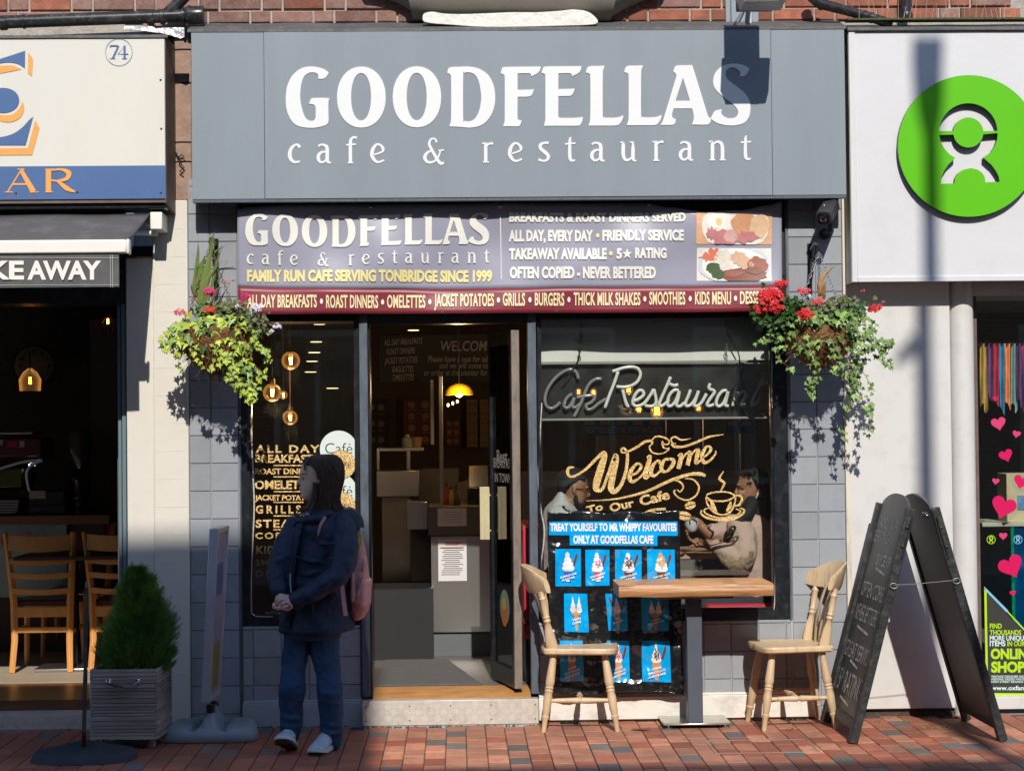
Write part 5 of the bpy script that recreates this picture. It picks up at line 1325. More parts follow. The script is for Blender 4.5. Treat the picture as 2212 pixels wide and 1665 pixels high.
# ================================================================ BACK OF THE CAFE
mb_ = thing('menu_chalkboard', (-.3,4.2,2.2), 'large dark chalkboard with faint chalk menu hanging at the back above the counter', 'menu board')
Yb = 3.2
x0, x1, z0, z1 = q(818, 722, 1055, 828, Yb)
m_ = MB(); m_.box(x0, x1, Yb, Yb+.03, z0, z1); bo = obj('board', m_, mat('board_black', (.012,.013,.018), .6), mb_, bevel=.004)
M['dim_ink'] = mat('dim_chalk', (.50,.46,.38), .9, var=.3, vs=40)
M['dim_ink2'] = mat('dim_chalk2', (.34,.32,.28), .9, var=.3, vs=40)
z6 = lambda x, y: ((1360+x*.27125)/1.736, (1140+y*.27125)/1.736)
for s_, a, b, sk in (('ALL DAY BREAKFASTS',(295,575),(825,430),-.2),('ROAST DINNERS',(330,700),(725,585),-.2),('JACKET POTATOES',(300,830),(760,700),-.2),('BAGUETTES',(410,945),(705,845),-.1),('OMELETTES',(415,1058),(715,970),-.1),('WELCOM',(1080,650),(1720,495),0),('Please have a seat for tab',(905,800),(1745,740),0),('and we will come to',(1060,890),(1735,840),0),('or order at the counter for',(850,988),(1725,930),0)):
    (u0, v0), (u1, v1) = z6(*a), z6(*b)
    sl = sk*.4
    hgt = 13 if s_ != 'WELCOM' else 22
    m_ = MB(); text(m_, s_, (lambda u, v, sl=sl, u0=u0: P(u, v+(u-u0)*sl*.6, Yb-.004)), u0, u1, v0, v0-hgt, bold=.012, shear=.15); obj('chalk_lettering', m_, M['dim_ink2'], mb_, smooth=0)
# picture menus on the back wall
Yw = 5.1
def pic(name, r, cols_, label, cat, Y=Yw, rows=4, grp=None):
    x0, x1, z0, z1 = q(*r, Y); t = thing(name, ((x0+x1)/2, Y, z0), label, cat, grp)
    m_ = MB(); m_.box(x0, x1, Y, Y+.03, z0, z1); obj('backing', m_, cols_[0], t, bevel=.003)
    rr = random.Random(int(x0*100)); m_ = MB(); w = x1-x0; h = z1-z0
    for k in range(rows):
        for j in range(2):
            cx = x0+w*(.28+.44*j); cz = z0+h*(k+.5)/rows; m_.lathe([(min(w*.16,h/rows*.33),0),(min(w*.15,h/rows*.3),.004)], 14, (cx, Y-.0005, cz), (0,-1,0))
            m_.box(cx-w*.15, cx+w*.15, Y-.003, Y-.0005, cz-h/rows*.45, cz-h/rows*.40)
    obj('printed_items', m_, cols_[1], t, smooth=0, kind='stuff'); return t
dk = mat('menu_dark', (.03,.035,.045), .6); gd_ = mat('menu_gold', (.30,.20,.08), .6); rd_ = mat('menu_red', (.16,.04,.03), .6); pk_ = mat('menu_pale', (.35,.22,.16), .6); yl_ = mat('menu_yellow', (.32,.24,.09), .6); yl2 = mat('menu_yellow_dark', (.22,.15,.05), .6)
pic('menu_poster', (790,862,836,968), (dk, gd_), 'tall dark menu poster with faint gold print at the far left of the back wall', 'poster', rows=3)
pic('menu_poster', (870,862,938,962), (rd_, pk_), 'dark red picture menu on the back wall left of the counter post', 'poster')
pic('menu_poster', (961,905,995,962), (rd_, pk_), 'small dark red picture menu right of the counter post', 'poster', rows=3)
pic('menu_poster', (1008,862,1032,966), (yl_, yl2), 'left one of two yellowish price lists on the back wall', 'poster', rows=5)
pic('menu_poster', (1036,862,1056,966), (yl_, yl2), 'narrower right one of two yellowish price lists on the back wall', 'poster', rows=5)
# counter units
zs_ = lambda x, y: ((1360+x*.60037)/1.736, (1600+y*.60037)/1.736)
def unit(name, corners, Y, dep, m, parent, lab=None):
    x0, x1, z0, z1 = q(*corners, Y); m_ = MB(); m_.box(x0, x1, Y, Y+dep, z0, z1); return obj(name, m_, m, parent, bevel=.003, label=lab)
cn_ = thing('serving_counter', (.3,2.4,zf), 'stainless steel serving counter unit with a taped notice, seen through the open door', 'counter')
a, b = zs_(428,680), zs_(812,1282)
Yc = 1.75
unit('front_panel', (a[0],a[1],b[0],b[1]), Yc, .6, M['steel'], cn_)
a, b = zs_(408,497), zs_(805,676); unit('upper_panel', (a[0],a[1],b[0]+12,b[1]), Yc-.03, .65, mat('dark_laminate', (.13,.12,.115), .45), cn_)
x0, x1, z0, z1 = q(*zs_(445,1284), *zs_(830,1362), Yc+.02); m_ = MB(); m_.box(x0, x1, Yc+.02, Yc+.6, zf-.001, z1+.01); obj('kick_board', m_, mat('kick_grey', (.12,.13,.14), .6), cn_, smooth=0)
a, b = zs_(275,470), zs_(406,640); unit('side_wing', (a[0],a[1],b[0],b[1]), Yc+.25, .3, M['steel'], cn_)
a, b = zs_(300,640), zs_(425,1300); unit('side_panel', (a[0],a[1],b[0],b[1]+20), Yc+.45, .3, mat('laminate_brown', (.10,.09,.08), .5), cn_)
a, b = zs_(86,275), zs_(350,435); u2 = thing('display_unit', (-.3,3,zf), 'taller stainless unit standing further back left of the serving counter', 'counter')
x0,x1,z0,z1 = q(797,1272,936,1404,1.6); obj('dark_base', MB().box(x0,x1,1.6,2.3,zf-.001,z1), M['dark_void'], u2, smooth=0)
unit('top_box', (a[0],a[1],b[0],b[1]), 2.6, .5, M['steel'], u2)
a, b = zs_(104,435), zs_(300,1122); unit('front_panel', (a[0]+6,a[1],b[0],b[1]), 2.65, .45, mat('brown_steel', (.30,.27,.23), .35, metal=.7), u2)
a, b = zs_(88,132), zs_(105,275); m_ = MB()
for (r_) in ((88,132,105,272),(105,132,380,152),(275,150,296,270)):
    a = zs_(r_[0],r_[1]); b = zs_(r_[2],r_[3]); x0,x1,z0,z1 = q(a[0],a[1],b[0],b[1],2.62); m_.box(x0,x1,2.62,2.68,z0,z1)
obj('shelf_frame', m_, M['steel'], u2, bevel=.002)
a, b = zs_(350,262), zs_(600,480); u3 = thing('food_warmer', (.3,3,1), 'grey metal food warmer box behind the serving counter', 'appliance'); unit('body', (a[0],a[1],b[0],b[1]), 2.9, .5, mat('grey_metal', (.09,.085,.08), .5), u3, None)
x0,x1,z0,z1 = q(*zs_(570,330), *zs_(760,500), 2.3); m_ = MB(); m_.prism([(x0,z0),(x1,z0),(x1,z0+.55*(z1-z0)),(x0+.6*(x1-x0),z1),(x0+.15*(x1-x0),z1-.02)], 'y', 2.3, 2.36); obj('tilted_tray', m_, mat('tray_brown', (.12,.09,.065), .5), u3, bevel=.002)
# posts of the screen
sp2 = thing('counter_screen', (.1,2,1), 'slim grey upright posts of the counter screen', 'screen')
for r_, YY in (((949,812,957,1098),1.75),((930,820,937,960),2.6)):
    x0,x1,z0,z1 = q(*r_, YY); m_ = MB(); m_.box(x0,x1,YY,YY+.03,z0,z1); obj('post', m_, mat('post_metal', (.33,.32,.31), .4), sp2, bevel=.002)
M['paper'] = mat('paper', (.70,.68,.70), .8, var=.03)
M['ink'] = mat('print_grey', (.12,.12,.13), .8)
def notice(r, Y, label, head=None, bar=None, lines=6, grp='paper notices on the counter'):
    x0,x1,z0,z1 = q(*r, Y); t = thing('notice', ((x0+x1)/2, Y, z0), label, 'notice', grp)
    m_ = MB(); m_.box(x0, x1, Y-.0025, Y-.0005, z0, z1); obj('sheet', m_, M['paper'], t, smooth=0)
    rr = random.Random(lines); m_ = MB(); h = z1-z0; w = x1-x0
    for k in range(lines):
        zz = z0+h*(.80-.68*(k+.5)/lines) if head else z0+h*(.85-.7*(k+.5)/lines)
        m_.box(x0+w*rr.uniform(.1,.25), x0+w*rr.uniform(.7,.92), Y-.0032, Y-.0026, zz, zz+h*.018)
    obj('printed_lines', m_, M['ink'], t, smooth=0, kind='stuff')
    if head:
        m_ = MB()
        for k in (0,1): m_.box(x0+w*.25, x0+w*(.8-.1*k), Y-.0032, Y-.0026, z0+h*(.90-.045*k), z0+h*(.925-.045*k))
        obj('red_heading', m_, mat('print_red', (.55,.06,.12), .7), t, smooth=0)
        m_ = MB(); m_.box(x0+w*.05, x0+w*.92, Y-.0032, Y-.0026, z0+h*.775, z0+h*.81); obj('gold_bar', m_, mat('print_gold', (.45,.28,.04), .6), t, smooth=0)
    return t
notice((*zs_(468,508), *zs_(649,620)), Yc-.032, 'upper landscape paper notice taped on the dark counter top panel', lines=5)
notice((*zs_(472,700), *zs_(650,962)), Yc-.002, 'long white printed notice with red heading on the steel counter front', True, True, 14)
tl = thing('till', (.3,Yc+.25,1.2), 'dark till with a sloping screen on top of the serving counter', 'till')
x0,x1,z0,z1 = q(1010,1046,1058,1092,Yc+.2); m_ = MB(); m_.box(x0,x1,Yc+.2,Yc+.5,z0,z1-.02); obj('till_body', m_, M['black_paint'], tl, bevel=.006)
m_ = MB(); m_.hexa([(x0+.01,Yc+.26,z1-.019),(x1-.01,Yc+.26,z1-.019),(x1-.01,Yc+.29,z1-.019),(x0+.01,Yc+.29,z1-.019)],[(x0+.01,Yc+.36,z1+.12),(x1-.01,Yc+.36,z1+.12),(x1-.01,Yc+.39,z1+.12),(x0+.01,Yc+.39,z1+.12)]); obj('till_screen', m_, mat('till_screen_grey', (.06,.07,.08), .25), tl, bevel=.003)
for k, (px, py, h_, c_, l_) in enumerate(((965,1090,44,(.25,.03,.02),'red sauce bottle on the serving counter beside the upright post'),(975,1090,36,(.35,.24,.03),'yellow sauce bottle next to the red one on the serving counter'),(986,1091,40,(.10,.05,.03),'brown sauce bottle nearest the till on the serving counter'),(880,966,30,(.28,.27,.25),'pale jug standing on the taller steel unit'),(900,966,22,(.30,.18,.08),'stack of brown paper cups on the taller steel unit'))):
    Yq = Yc+.15 if k < 3 else 2.7; b_ = P(px, py, Yq); hh2 = h_*(11+Yq)/FPX; r_q = .024 if k < 3 else .04
    m_ = MB(); m_.lathe([(r_q,0),(r_q*1.02,.004),(r_q,hh2*.6),(r_q*.45,hh2*.78),(r_q*.4,hh2*.92)] if k < 4 else [(r_q*.8,0),(r_q,hh2)], 16, b_); o_ = obj('bottle' if k < 3 else ('jug' if k == 3 else 'cup_stack'), m_, mat('bottle_mat_%d' % k, c_, .3)); tag(o_, l_, 'bottle' if k < 3 else ('jug' if k == 3 else 'cups'))
    if k < 3: m_ = MB(); m_.lathe([(r_q*.42,hh2*.921),(r_q*.2,hh2*1.1)], 10, b_); o2 = bpy.data.objects.new('cap', m_.mesh('cap', b_)); o2.data.materials.append(M['black_paint']); COL.objects.link(o2); o2.parent = o_; o2.location = b_-WO[o_.name]
# yellow dome lamp
M['lampglass'] = emit_mat('warm_bulb', (1.0,.42,.10), 9)
M['filament'] = emit_mat('bulb_filament', (1.0,.62,.25), 40)
M['dome'] = mat('yellow_enamel', (.85,.48,.015), .3, var=.03, emit=(.7,.36,.02), es=.0)
yd = thing('dome_pendant_lamp', (P(992,840,2).x,2.0,P(992,853,2).z), 'yellow dome pendant lamp lit over the counter', 'lamp')
c_ = P(992, 853, 2.0); rr_ = P(1023,853,2).x-c_.x; hh_ = P(992,828,2).z-c_.z
m_ = MB(); pr_ = [(rr_*math.cos(a*math.pi/16), hh_*math.sin(a*math.pi/16)) for a in range(8)]+[(.01,hh_)]
m_.lathe(pr_+[(r_*.96,h_*.94) for r_, h_ in pr_[::-1]], 28, c_, cap=False); obj('shade', m_, M['dome'], yd, smooth=60)
m_ = MB(); m_.tube([c_+Vector((0,0,hh_)), c_+Vector((0,0,1.2))], .004, 6); obj('cord', m_, M['dark_void'], yd)
m_ = MB(); m_.ell(c_+Vector((0,0,.02)), .028,.028,.035); obj('bulb', m_, M['filament'], yd)
ld = bpy.data.lights.new('lamp_light','POINT'); ld.energy = 5; ld.color = (1,.7,.35); ld.shadow_soft_size = .04; lo = bpy.data.objects.new('lamp_light', ld); COL.objects.link(lo); lo.parent = yd; lo.location = (0,-.25,.05)
m_ = MB()
for dx, dy in ((-24,22),(-14,18),(-4,14)):
    m_.ell(P(992+dx, 853+dy, 3.4), .009,.009,.013, 8, 6)
fb_ = obj('spot_cluster', m_, emit_mat('white_lamp', (1,.6,.25), 5)); tag(fb_, 'cluster of small bright lamps glowing below the yellow dome lamp', 'lamp')
# filament globes in the left window
M['amber'] = glass_mat('amber_globe', (1.0,.80,.48), 1.45)
_t = M['amber'].node_tree; _o = [n for n in _t.nodes if n.type == 'OUTPUT_MATERIAL'][0]; _src = _o.inputs[0].links[0].from_socket
_e = _t.nodes.new('ShaderNodeEmission'); _e.inputs[0].default_value = (1,.45,.12,1); _e.inputs[1].default_value = .55
_lw = _t.nodes.new('ShaderNodeLayerWeight'); _lw.inputs[0].default_value = .35; _mm = _t.nodes.new('ShaderNodeMapRange'); _mm.inputs[3].default_value = .06; _mm.inputs[4].default_value = .5
_t.links.new(_lw.outputs['Facing'], _mm.inputs[0]); _mx = _t.nodes.new('ShaderNodeMixShader'); _t.links.new(_mm.outputs[0], _mx.inputs[0]); _t.links.new(_src, _mx.inputs[1]); _t.links.new(_e.outputs[0], _mx.inputs[2]); _t.links.new(_mx.outputs[0], _o.inputs[0])
M['capbrass'] = mat('bulb_cap', (.12,.08,.04), .4, metal=.7)
def globe(px, py, rpx, Y, label, lit=True, fil=1.0, cordtop=700):
    c_ = P(px, py, Y); r_ = rpx*(11+Y)/FPX
    t = thing('globe_bulb', c_, label, 'light bulb', 'hanging filament bulbs inside the left window')
    m_ = MB(); m_.ell(c_, r_, r_, r_, 20, 14); obj('glass_globe', m_, M['amber'], t, smooth=180)
    m_ = MB(); m_.lathe([(r_*.35,r_*.9),(r_*.32,r_*1.25),(r_*.28,r_*1.5),(r_*.12,r_*1.6)], 14, c_); obj('bulb_cap', m_, M['capbrass'], t)
    m_ = MB()
    for k in range(5):
        a = k*2*math.pi/5; m_.tube([c_+Vector((r_*.10*math.cos(a), r_*.10*math.sin(a), -r_*.42)), c_+Vector((r_*.17*math.cos(a+.3), r_*.17*math.sin(a+.3), r_*.36))], r_*.035*fil, 5)
    obj('filament', m_, M['filament'], t)
    zt = P(px, cordtop, Y).z; m_ = MB(); m_.tube([c_+Vector((0,0,r_*1.55)), Vector((c_.x, c_.y, zt))], .0035, 6); obj('cord', m_, mat('copper_cord', (.14,.06,.04), .5), t)
    return t
globe(628, 779, 20, .45, 'uppermost of the round amber bulbs inside the left window', cordtop=640)
globe(588, 848, 20, .40, 'leftmost round amber bulb inside the left window', cordtop=640)
globe(627, 902, 16, .55, 'lowest round amber bulb inside the left window', cordtop=640)
globe(612, 853, 9, .95, 'small bright bulb right beside the leftmost globe', cordtop=640, fil=2)
# ceiling spots
k = 0
for px, py in ((690,700),(683,738),(679,761),(674,780),(671,803),(718,838),(893,713)):
    c_ = None
    d = ray(px, py); t_ = (2.615-CPOS.z)/d.z if d.z > 0 else None
    pos = CPOS + d*t_ if t_ else P(px,py,4)
    if pos.y > 5: pos = P(px, py, 4.8-.5*(k%3)); 
    m_ = MB(); m_.lathe([(.045,0),(.043,-.004)], 14, pos); k += 1
    o_ = obj('ceiling_spot', m_, emit_mat('spot_glow', (1,.72,.35), 2.2)); tag(o_, 'small warm ceiling spot glowing inside the cafe', 'ceiling light', 'warm ceiling spots inside the cafe')
for o_ in [o for o in S.objects if o.get('group') == 'hanging filament bulbs inside the left window']:
    ld = bpy.data.lights.new('bulb_light','POINT'); ld.energy = 1.3; ld.color = (1,.68,.36); ld.shadow_soft_size = .05; lo = bpy.data.objects.new('bulb_light', ld); COL.objects.link(lo); lo.parent = o_; lo.location = (0,0,-.09)
lab_s = ['ceiling spot just under the banner behind the left window','second ceiling spot down behind the left window','third ceiling spot down behind the left window','fourth ceiling spot down behind the left window','fifth ceiling spot down behind the left window','lone spot lower right behind the left window','ceiling spot above the chalkboard in the doorway']
for o_, l_ in zip([o for o in S.objects if o.name.startswith('ceiling_spot')], lab_s): o_['label'] = l_
# ================================================================ LEFT WINDOW LETTERING
M['gold'] = mat('gold_glitter_vinyl', (.62,.38,.12), .42, metal=.35, var=.45, vs=140, emit=(1.0,.62,.22), es=.0)
M['gold_dim'] = mat('gold_vinyl_dim', (.22,.17,.09), .4, metal=.5, var=.3, vs=80)
def glitter(m):
    t = m.node_tree; N = t.nodes; L = t.links; b = N['Principled BSDF']; tc = N.new('ShaderNodeTexCoord')
    vo = N.new('ShaderNodeTexVoronoi'); vo.inputs['Scale'].default_value = 190; L.new(tc.outputs['Object'], vo.inputs['Vector'])
    bp = N.new('ShaderNodeBump'); bp.inputs['Strength'].default_value = .6; bp.inputs['Distance'].default_value = .006
    L.new(vo.outputs['Distance'], bp.inputs['Height']); L.new(bp.outputs[0], b.inputs['Normal'])
    mi = N.new('ShaderNodeMix'); mi.data_type = 'RGBA'; src = b.inputs['Base Color'].links[0].from_socket
    r_ = N.new('ShaderNodeMapRange'); sp_ = N.new('ShaderNodeSeparateColor'); L.new(vo.outputs['Color'], sp_.inputs[0]); L.new(sp_.outputs[0], r_.inputs[0]); r_.inputs[1].default_value = .55; r_.inputs[2].default_value = 1
    L.new(r_.outputs[0], mi.inputs['Factor']); L.new(src, mi.inputs[6]); mi.inputs[7].default_value = (.95,.78,.40,1); L.new(mi.outputs[2], b.inputs['Base Color'])
glitter(M['gold']); 
z8 = lambda x, y: ((900+x*.45635)/1.736, (1600+y*.45635)/1.736)
wl = thing('window_menu_lettering', (-1.0,.03,1.2), 'glittering gold menu words stuck on the left window', 'lettering')
YG = .034
rows_ = [('ALL DAY',128,655,213,150,'g',1.25),('BREAKFASTS',124,640,295,228,'g',1.0),('ROAST DINNERS',122,640,390,342,'g',1.0),('OMELETTES',122,640,512,440,'g',1.0),('JACKET POTATOES',122,640,605,560,'g',.95),('GRILLS',130,500,712,645,'g',1.5),('STEAKS',128,560,828,762,'g',1.2),('COFFEES',126,560,920,868,'g',1.3),('KIDS MENU',134,640,1042,978,'d',1.1),('SMOOTHIES',128,640,1138,1090,'d',1.2),('DESSERTS',130,640,1230,1180,'d',1.4)]
for s_, u0, u1, vb, vt, k_, spc in rows_:
    a = z8(u0,vb); b = z8(u1,vt); m_ = MB(); text(m_, s_, planeD(YG), a[0], b[0], a[1], b[1], bold=.03, spacing=spc); obj('lettering', m_, M['gold' if k_ == 'g' else 'gold_dim'], wl, smooth=0)
m_ = MB()
for yy in (318,411,533,620,732,845): 
    a = z8(275,yy-5); b = z8(520,yy+4); m_.quad(P(a[0],a[1],YG), P(b[0],a[1],YG), P(b[0],b[1],YG), P(a[0],b[1],YG))
obj('underline', m_, M['gold'], wl, smooth=0)
M['mint'] = mat('mint_disc', (.66,.74,.70), .4, var=.02); M['disc_ink'] = mat('disc_black', (.03,.035,.03), .5)
def disc(cx, cy, r, gold, label, k):
    Y = YG-.002*k; c = z8(cx, cy); rp2 = r*.45635/1.736
    o_pos = P(c[0], c[1], Y); t = thing('window_sticker', o_pos, label, 'sticker', 'round cafe stickers on the left window')
    m_ = MB(); fill(m_, [ellipse(c[0],c[1],rp2,rp2,40)], planeD(Y-.0003)); 
    if gold: fill(m_, [ellipse(c[0],c[1],rp2*1.02,rp2*1.02,40)], planeD(Y+.0003), m=1)
    obj('disc', m_, [M['gold' if gold else 'mint'], M['disc_ink']], t, smooth=0)
    m_ = MB()
    if gold: text(m_, 'CAFE', planeD(Y-.0008), c[0]-rp2*.6, c[0]+rp2*.68, c[1]+rp2*.2, c[1]-rp2*.17, bold=.0, spacing=1.1)
    else: text(m_, 'Café', planeD(Y-.0008), c[0]-rp2*.72, c[0]+rp2*.74, c[1]+rp2*.22, c[1]-rp2*.33, bold=-.008)
    obj('sticker_lettering', m_, M['disc_ink'], t, smooth=0)
disc(810,185,154,0,'upper mint coloured round cafe sticker on the left window',0); disc(810,535,154,0,'lower mint coloured round cafe sticker behind the walker',0)
disc(830,312,118,1,'upper gold glitter round cafe sticker',1); disc(830,655,118,1,'lower gold glitter round cafe sticker above the backpack',1)
# light strip round both windows
M['strip'] = mat('clear_strip', (.55,.52,.45), .25, var=.3, vs=50)
def strip(pts, name_label):
    m_ = MB(); pp = catmull([(a,b) for a,b in pts], 6, False); m_.tube([P(p.x,p.y,.025) for p in pp], .0045, 6); o_ = obj('light_strip', m_, M['strip']); tag(o_, name_label, 'light strip', 'clear light strips pinned in the windows')
strip([(543,700),(542,900),(546,1010),(549,1100),(544,1210),(543,1300),(548,1328),(590,1332)], 'clear light strip down the left edge of the left window')
strip([(1170,870),(1166,960),(1163,1040),(1170,1110),(1176,1150),(1168,1230),(1166,1330)], 'clear light strip down the left edge of the right window')
strip([(1668,760),(1667,860),(1676,940),(1674,1010),(1675,1150),(1673,1300),(1664,1326),(1630,1331),(1560,1332)], 'clear light strip down the right edge of the right window')
# loose gravel jar line at window bottom
m_ = MB(); rr = random.Random(3)
for k in range(60): m_.ell(P(575+rr.uniform(0,60), 1331-rr.uniform(0,10), .08+rr.random()*.03), .007,.007,.006, 6, 4)
o_ = obj('glass_chips', m_, mat('glass_chips', (.55,.56,.56), .2)); tag(o_, 'heap of clear glass chips along the bottom of the left window', 'gravel', kind='stuff')
# ================================================================ RIGHT WINDOW: neon sign
ns = thing('neon_sign', (1.1,.2,2.0), 'unlit white script neon sign on a clear panel hung by chains behind the right window', 'sign')
n1 = lambda x, y: ((1980+x*.42495)/1.736, (1340+y*.42495)/1.736)
YN_ = .14
x0,x1,z0,z1 = q(*n1(85,52), *n1(2160,548), YN_)
m_ = MB(); m_.box(x0,x1,YN_+.03,YN_+.036,z0,z1); obj('clear_panel', m_, glass_mat('acrylic', (.90,.90,.90), 1.45, .02, haze=.03), ns, smooth=0)
m_ = MB(); a = n1(85,522); b = n1(2160,575); X0_,X1_,Za,Zb = q(a[0],a[1]+2,b[0],b[1]-6,YN_)
M['bar_clear'] = mat('hazy_acrylic_edge', (.36,.35,.32), .3, var=.2, vs=10, stretch=(.2,1,6))
m_.box(X0_,X1_,YN_+.0,YN_+.028,Za,Zb); 
a = n1(85,30); b = n1(2160,56); X0_,X1_,Za,Zb = q(a[0],a[1],b[0],b[1],YN_); m_.box(X0_,X1_,YN_+.0,YN_+.028,Za,Zb)
obj('edge_rail', m_, M['bar_clear'], ns, bevel=.003)
M['neon'] = mat('neon_tube_white', (.9,.9,.86), .2, var=.05); M['neon_dull'] = mat('neon_tube_dull', (.30,.30,.30), .15, var=.2, vs=8)
NE = [
 ('neon_dull', [(445,190),(430,140),(400,112),(360,108),(300,135),(240,185),(190,250),(158,320),(150,380),(165,430),(205,450),(250,430),(285,395)]),
 ('neon_dull', [(390,322),(350,350),(322,400),(325,440),(360,440),(400,380),(408,355)]),('neon_dull', [(405,360),(392,430),(420,440),(470,400)]),
 ('neon_dull', [(650,190),(600,192),(550,225),(515,280),(480,370),(440,460),(405,525)]),('neon_dull', [(430,355),(500,340),(570,335)]),
 ('neon_dull', [(560,330),(590,350),(560,395),(515,420),(525,458),(570,450),(620,410),(690,365)]),
 ('neon', [(745,125),(790,110),(850,92),(920,85),(970,100),(992,140),(985,180),(960,220),(900,255),(840,262),(780,258)]),
 ('neon', [(795,125),(760,230),(720,330),(678,448)]),('neon', [(835,285),(850,350),(868,410),(885,438)]),
 ('neon', [(930,385),(980,365),(1020,330),(1010,295),(975,295),(940,340),(925,395),(940,425),(980,428),(1030,400),(1075,340),(1110,280)]),
 ('neon', [(1110,280),(1120,320),(1130,370),(1125,410),(1090,432),(1030,425)]),
 ('neon', [(1258,172),(1230,240),(1190,330),(1158,410),(1175,430),(1215,405),(1245,370)]),('neon', [(1250,235),(1290,248),(1325,240)]),
 ('neon', [(1328,290),(1290,290),(1250,330),(1232,390),(1240,430),(1275,420),(1310,370),(1335,295),(1325,360),(1310,420),(1340,432),(1380,400)]),
 ('neon', [(1435,285),(1415,340),(1390,400),(1400,430),(1440,415),(1480,360),(1505,295)]),('neon', [(1505,295),(1480,370),(1465,420),(1490,430),(1530,400),(1575,320)]),
 ('neon', [(1608,230),(1595,262),(1605,280),(1635,290),(1645,310),(1610,360),(1580,410),(1595,430),(1640,415)]),
 ('neon', [(1755,295),(1720,295),(1680,340),(1660,400),(1680,432),(1720,410),(1750,350),(1765,300),(1750,370),(1740,420),(1770,430)]),
 ('neon', [(1845,300),(1830,350),(1805,430)]),('neon', [(1815,400),(1850,345),(1900,300),(1925,330),(1900,380),(1890,425),(1930,415)]),
 ('neon', [(2085,140),(2060,210),(2020,290),(1975,390),(1980,420),(2010,410),(2050,355)]),('neon', [(2035,235),(2070,235),(2115,215)]),
]
for mm, pts in NE:
    m_ = MB(); pp = catmull(pts, 5, False); m_.tube([P(*n1(p.x,p.y), YN_) for p in pp], .0095, 10); obj('neon_tube', m_, M[mm], ns, smooth=180)
for pth in ([(1252,676),(1255,720),(1250,770),(1240,795),(1216,826)], [(1566,676),(1572,720),(1597,770),(1590,820),(1578,850),(1590,870),(1620,900)]):
    m_ = MB(); pp = catmull(pth, 6, False); m_.tube([P(p.x,p.y,YN_-.01) for p in pp], .004, 6); obj('cable', m_, M['pipe'], ns)
def chain(a, b, link=.03, r=.0022, name='chain', parent=None, mm=None):
    a = Vector(a); b = Vector(b); L_ = (b-a).length; n = max(2, int(L_/(link*.72))); d = (b-a).normalized()
    m_ = MB(); ref = Vector((0,1,0)) if abs(d.y) < .9 else Vector((1,0,0)); s1 = d.cross(ref).normalized(); s2 = d.cross(s1)
    for k in range(n):
        c = a.lerp(b, (k+.5)/n); sd = s1 if k % 2 else s2
        lp_ = [c + d*(math.cos(t*math.pi/4)*link*.5) + sd*(math.sin(t*math.pi/4)*link*.26) for t in range(8)]
        rings = []
        for i in range(8):
            tg = (lp_[(i+1)%8]-lp_[i-1]).normalized(); n1_ = tg.cross(d.cross(sd)).normalized(); n2_ = tg.cross(n1_)
            rings.append([lp_[i]+n1_*r*math.cos(j*2*math.pi/5)+n2_*r*math.sin(j*2*math.pi/5) for j in range(5)])
        m_.rings(rings, False, close=True)
    return obj(name, m_, mm or M['galv'], parent)
chain(P(1256,690,YN_), P(1251,780,YN_), parent=ns, mm=M['pipe']); chain(P(1570,690,YN_), P(1569,785,YN_), parent=ns)
# lit bulbs seen through the neon panel
for px, py, s_, l_ in ((1250,846,6,'dim orange bulb above the letter f of the neon sign'),(1282,848,7,'orange bulb behind the first word of the neon sign'),(1358,841,9,'orange bulb behind the capital R of the neon sign'),(1380,884,7,'small orange bulb below the letter e of the neon sign'),(1419,888,13,'large red orange bulb glowing under the neon sign'),(1509,881,7,'orange bulb at the right below the neon lettering')):
    c_ = P(px, py, 2.4); r_ = s_*13.4/FPX
    t = thing('pendant_bulb', c_, l_, 'light bulb', 'orange bulbs glowing behind the neon sign')
    m_ = MB()
    for k in (-1,0,1): m_.tube([c_+Vector((k*r_*.35,0,-r_*.7)), c_+Vector((k*r_*.3,0,r_*.7))], r_*.16, 6)
    obj('filament', m_, emit_mat('orange_filament', (1,.30,.05), 16), t)
    m_ = MB(); m_.ell(c_, r_*1.1, r_*1.1, r_*1.35, 12, 8); obj('glass_globe', m_, M['amber'], t, smooth=180)
    if s_ > 8: ld = bpy.data.lights.new('bulb_light','POINT'); ld.energy = 4; ld.color = (1,.6,.3); ld.shadow_soft_size = .05; lo = bpy.data.objects.new('bulb_light', ld); COL.objects.link(lo); lo.parent = t; lo.location = (0,0,-.12)
    m_ = MB(); m_.tube([c_+Vector((0,0,r_*1.3)), Vector((c_.x,c_.y,2.5))], .004, 5); obj('cord', m_, M['dark_void'], t)
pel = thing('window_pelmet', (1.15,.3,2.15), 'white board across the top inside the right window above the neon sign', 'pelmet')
m_ = MB(); fill(m_, [[Vector(p) for p in ((1163,560),(1690,560),(1690,785),(1163,787))]], planeD(.19), th=.02); obj('white_board', m_, mat('pelmet_white', (.82,.81,.78), .6, var=.06), pel, smooth=0)
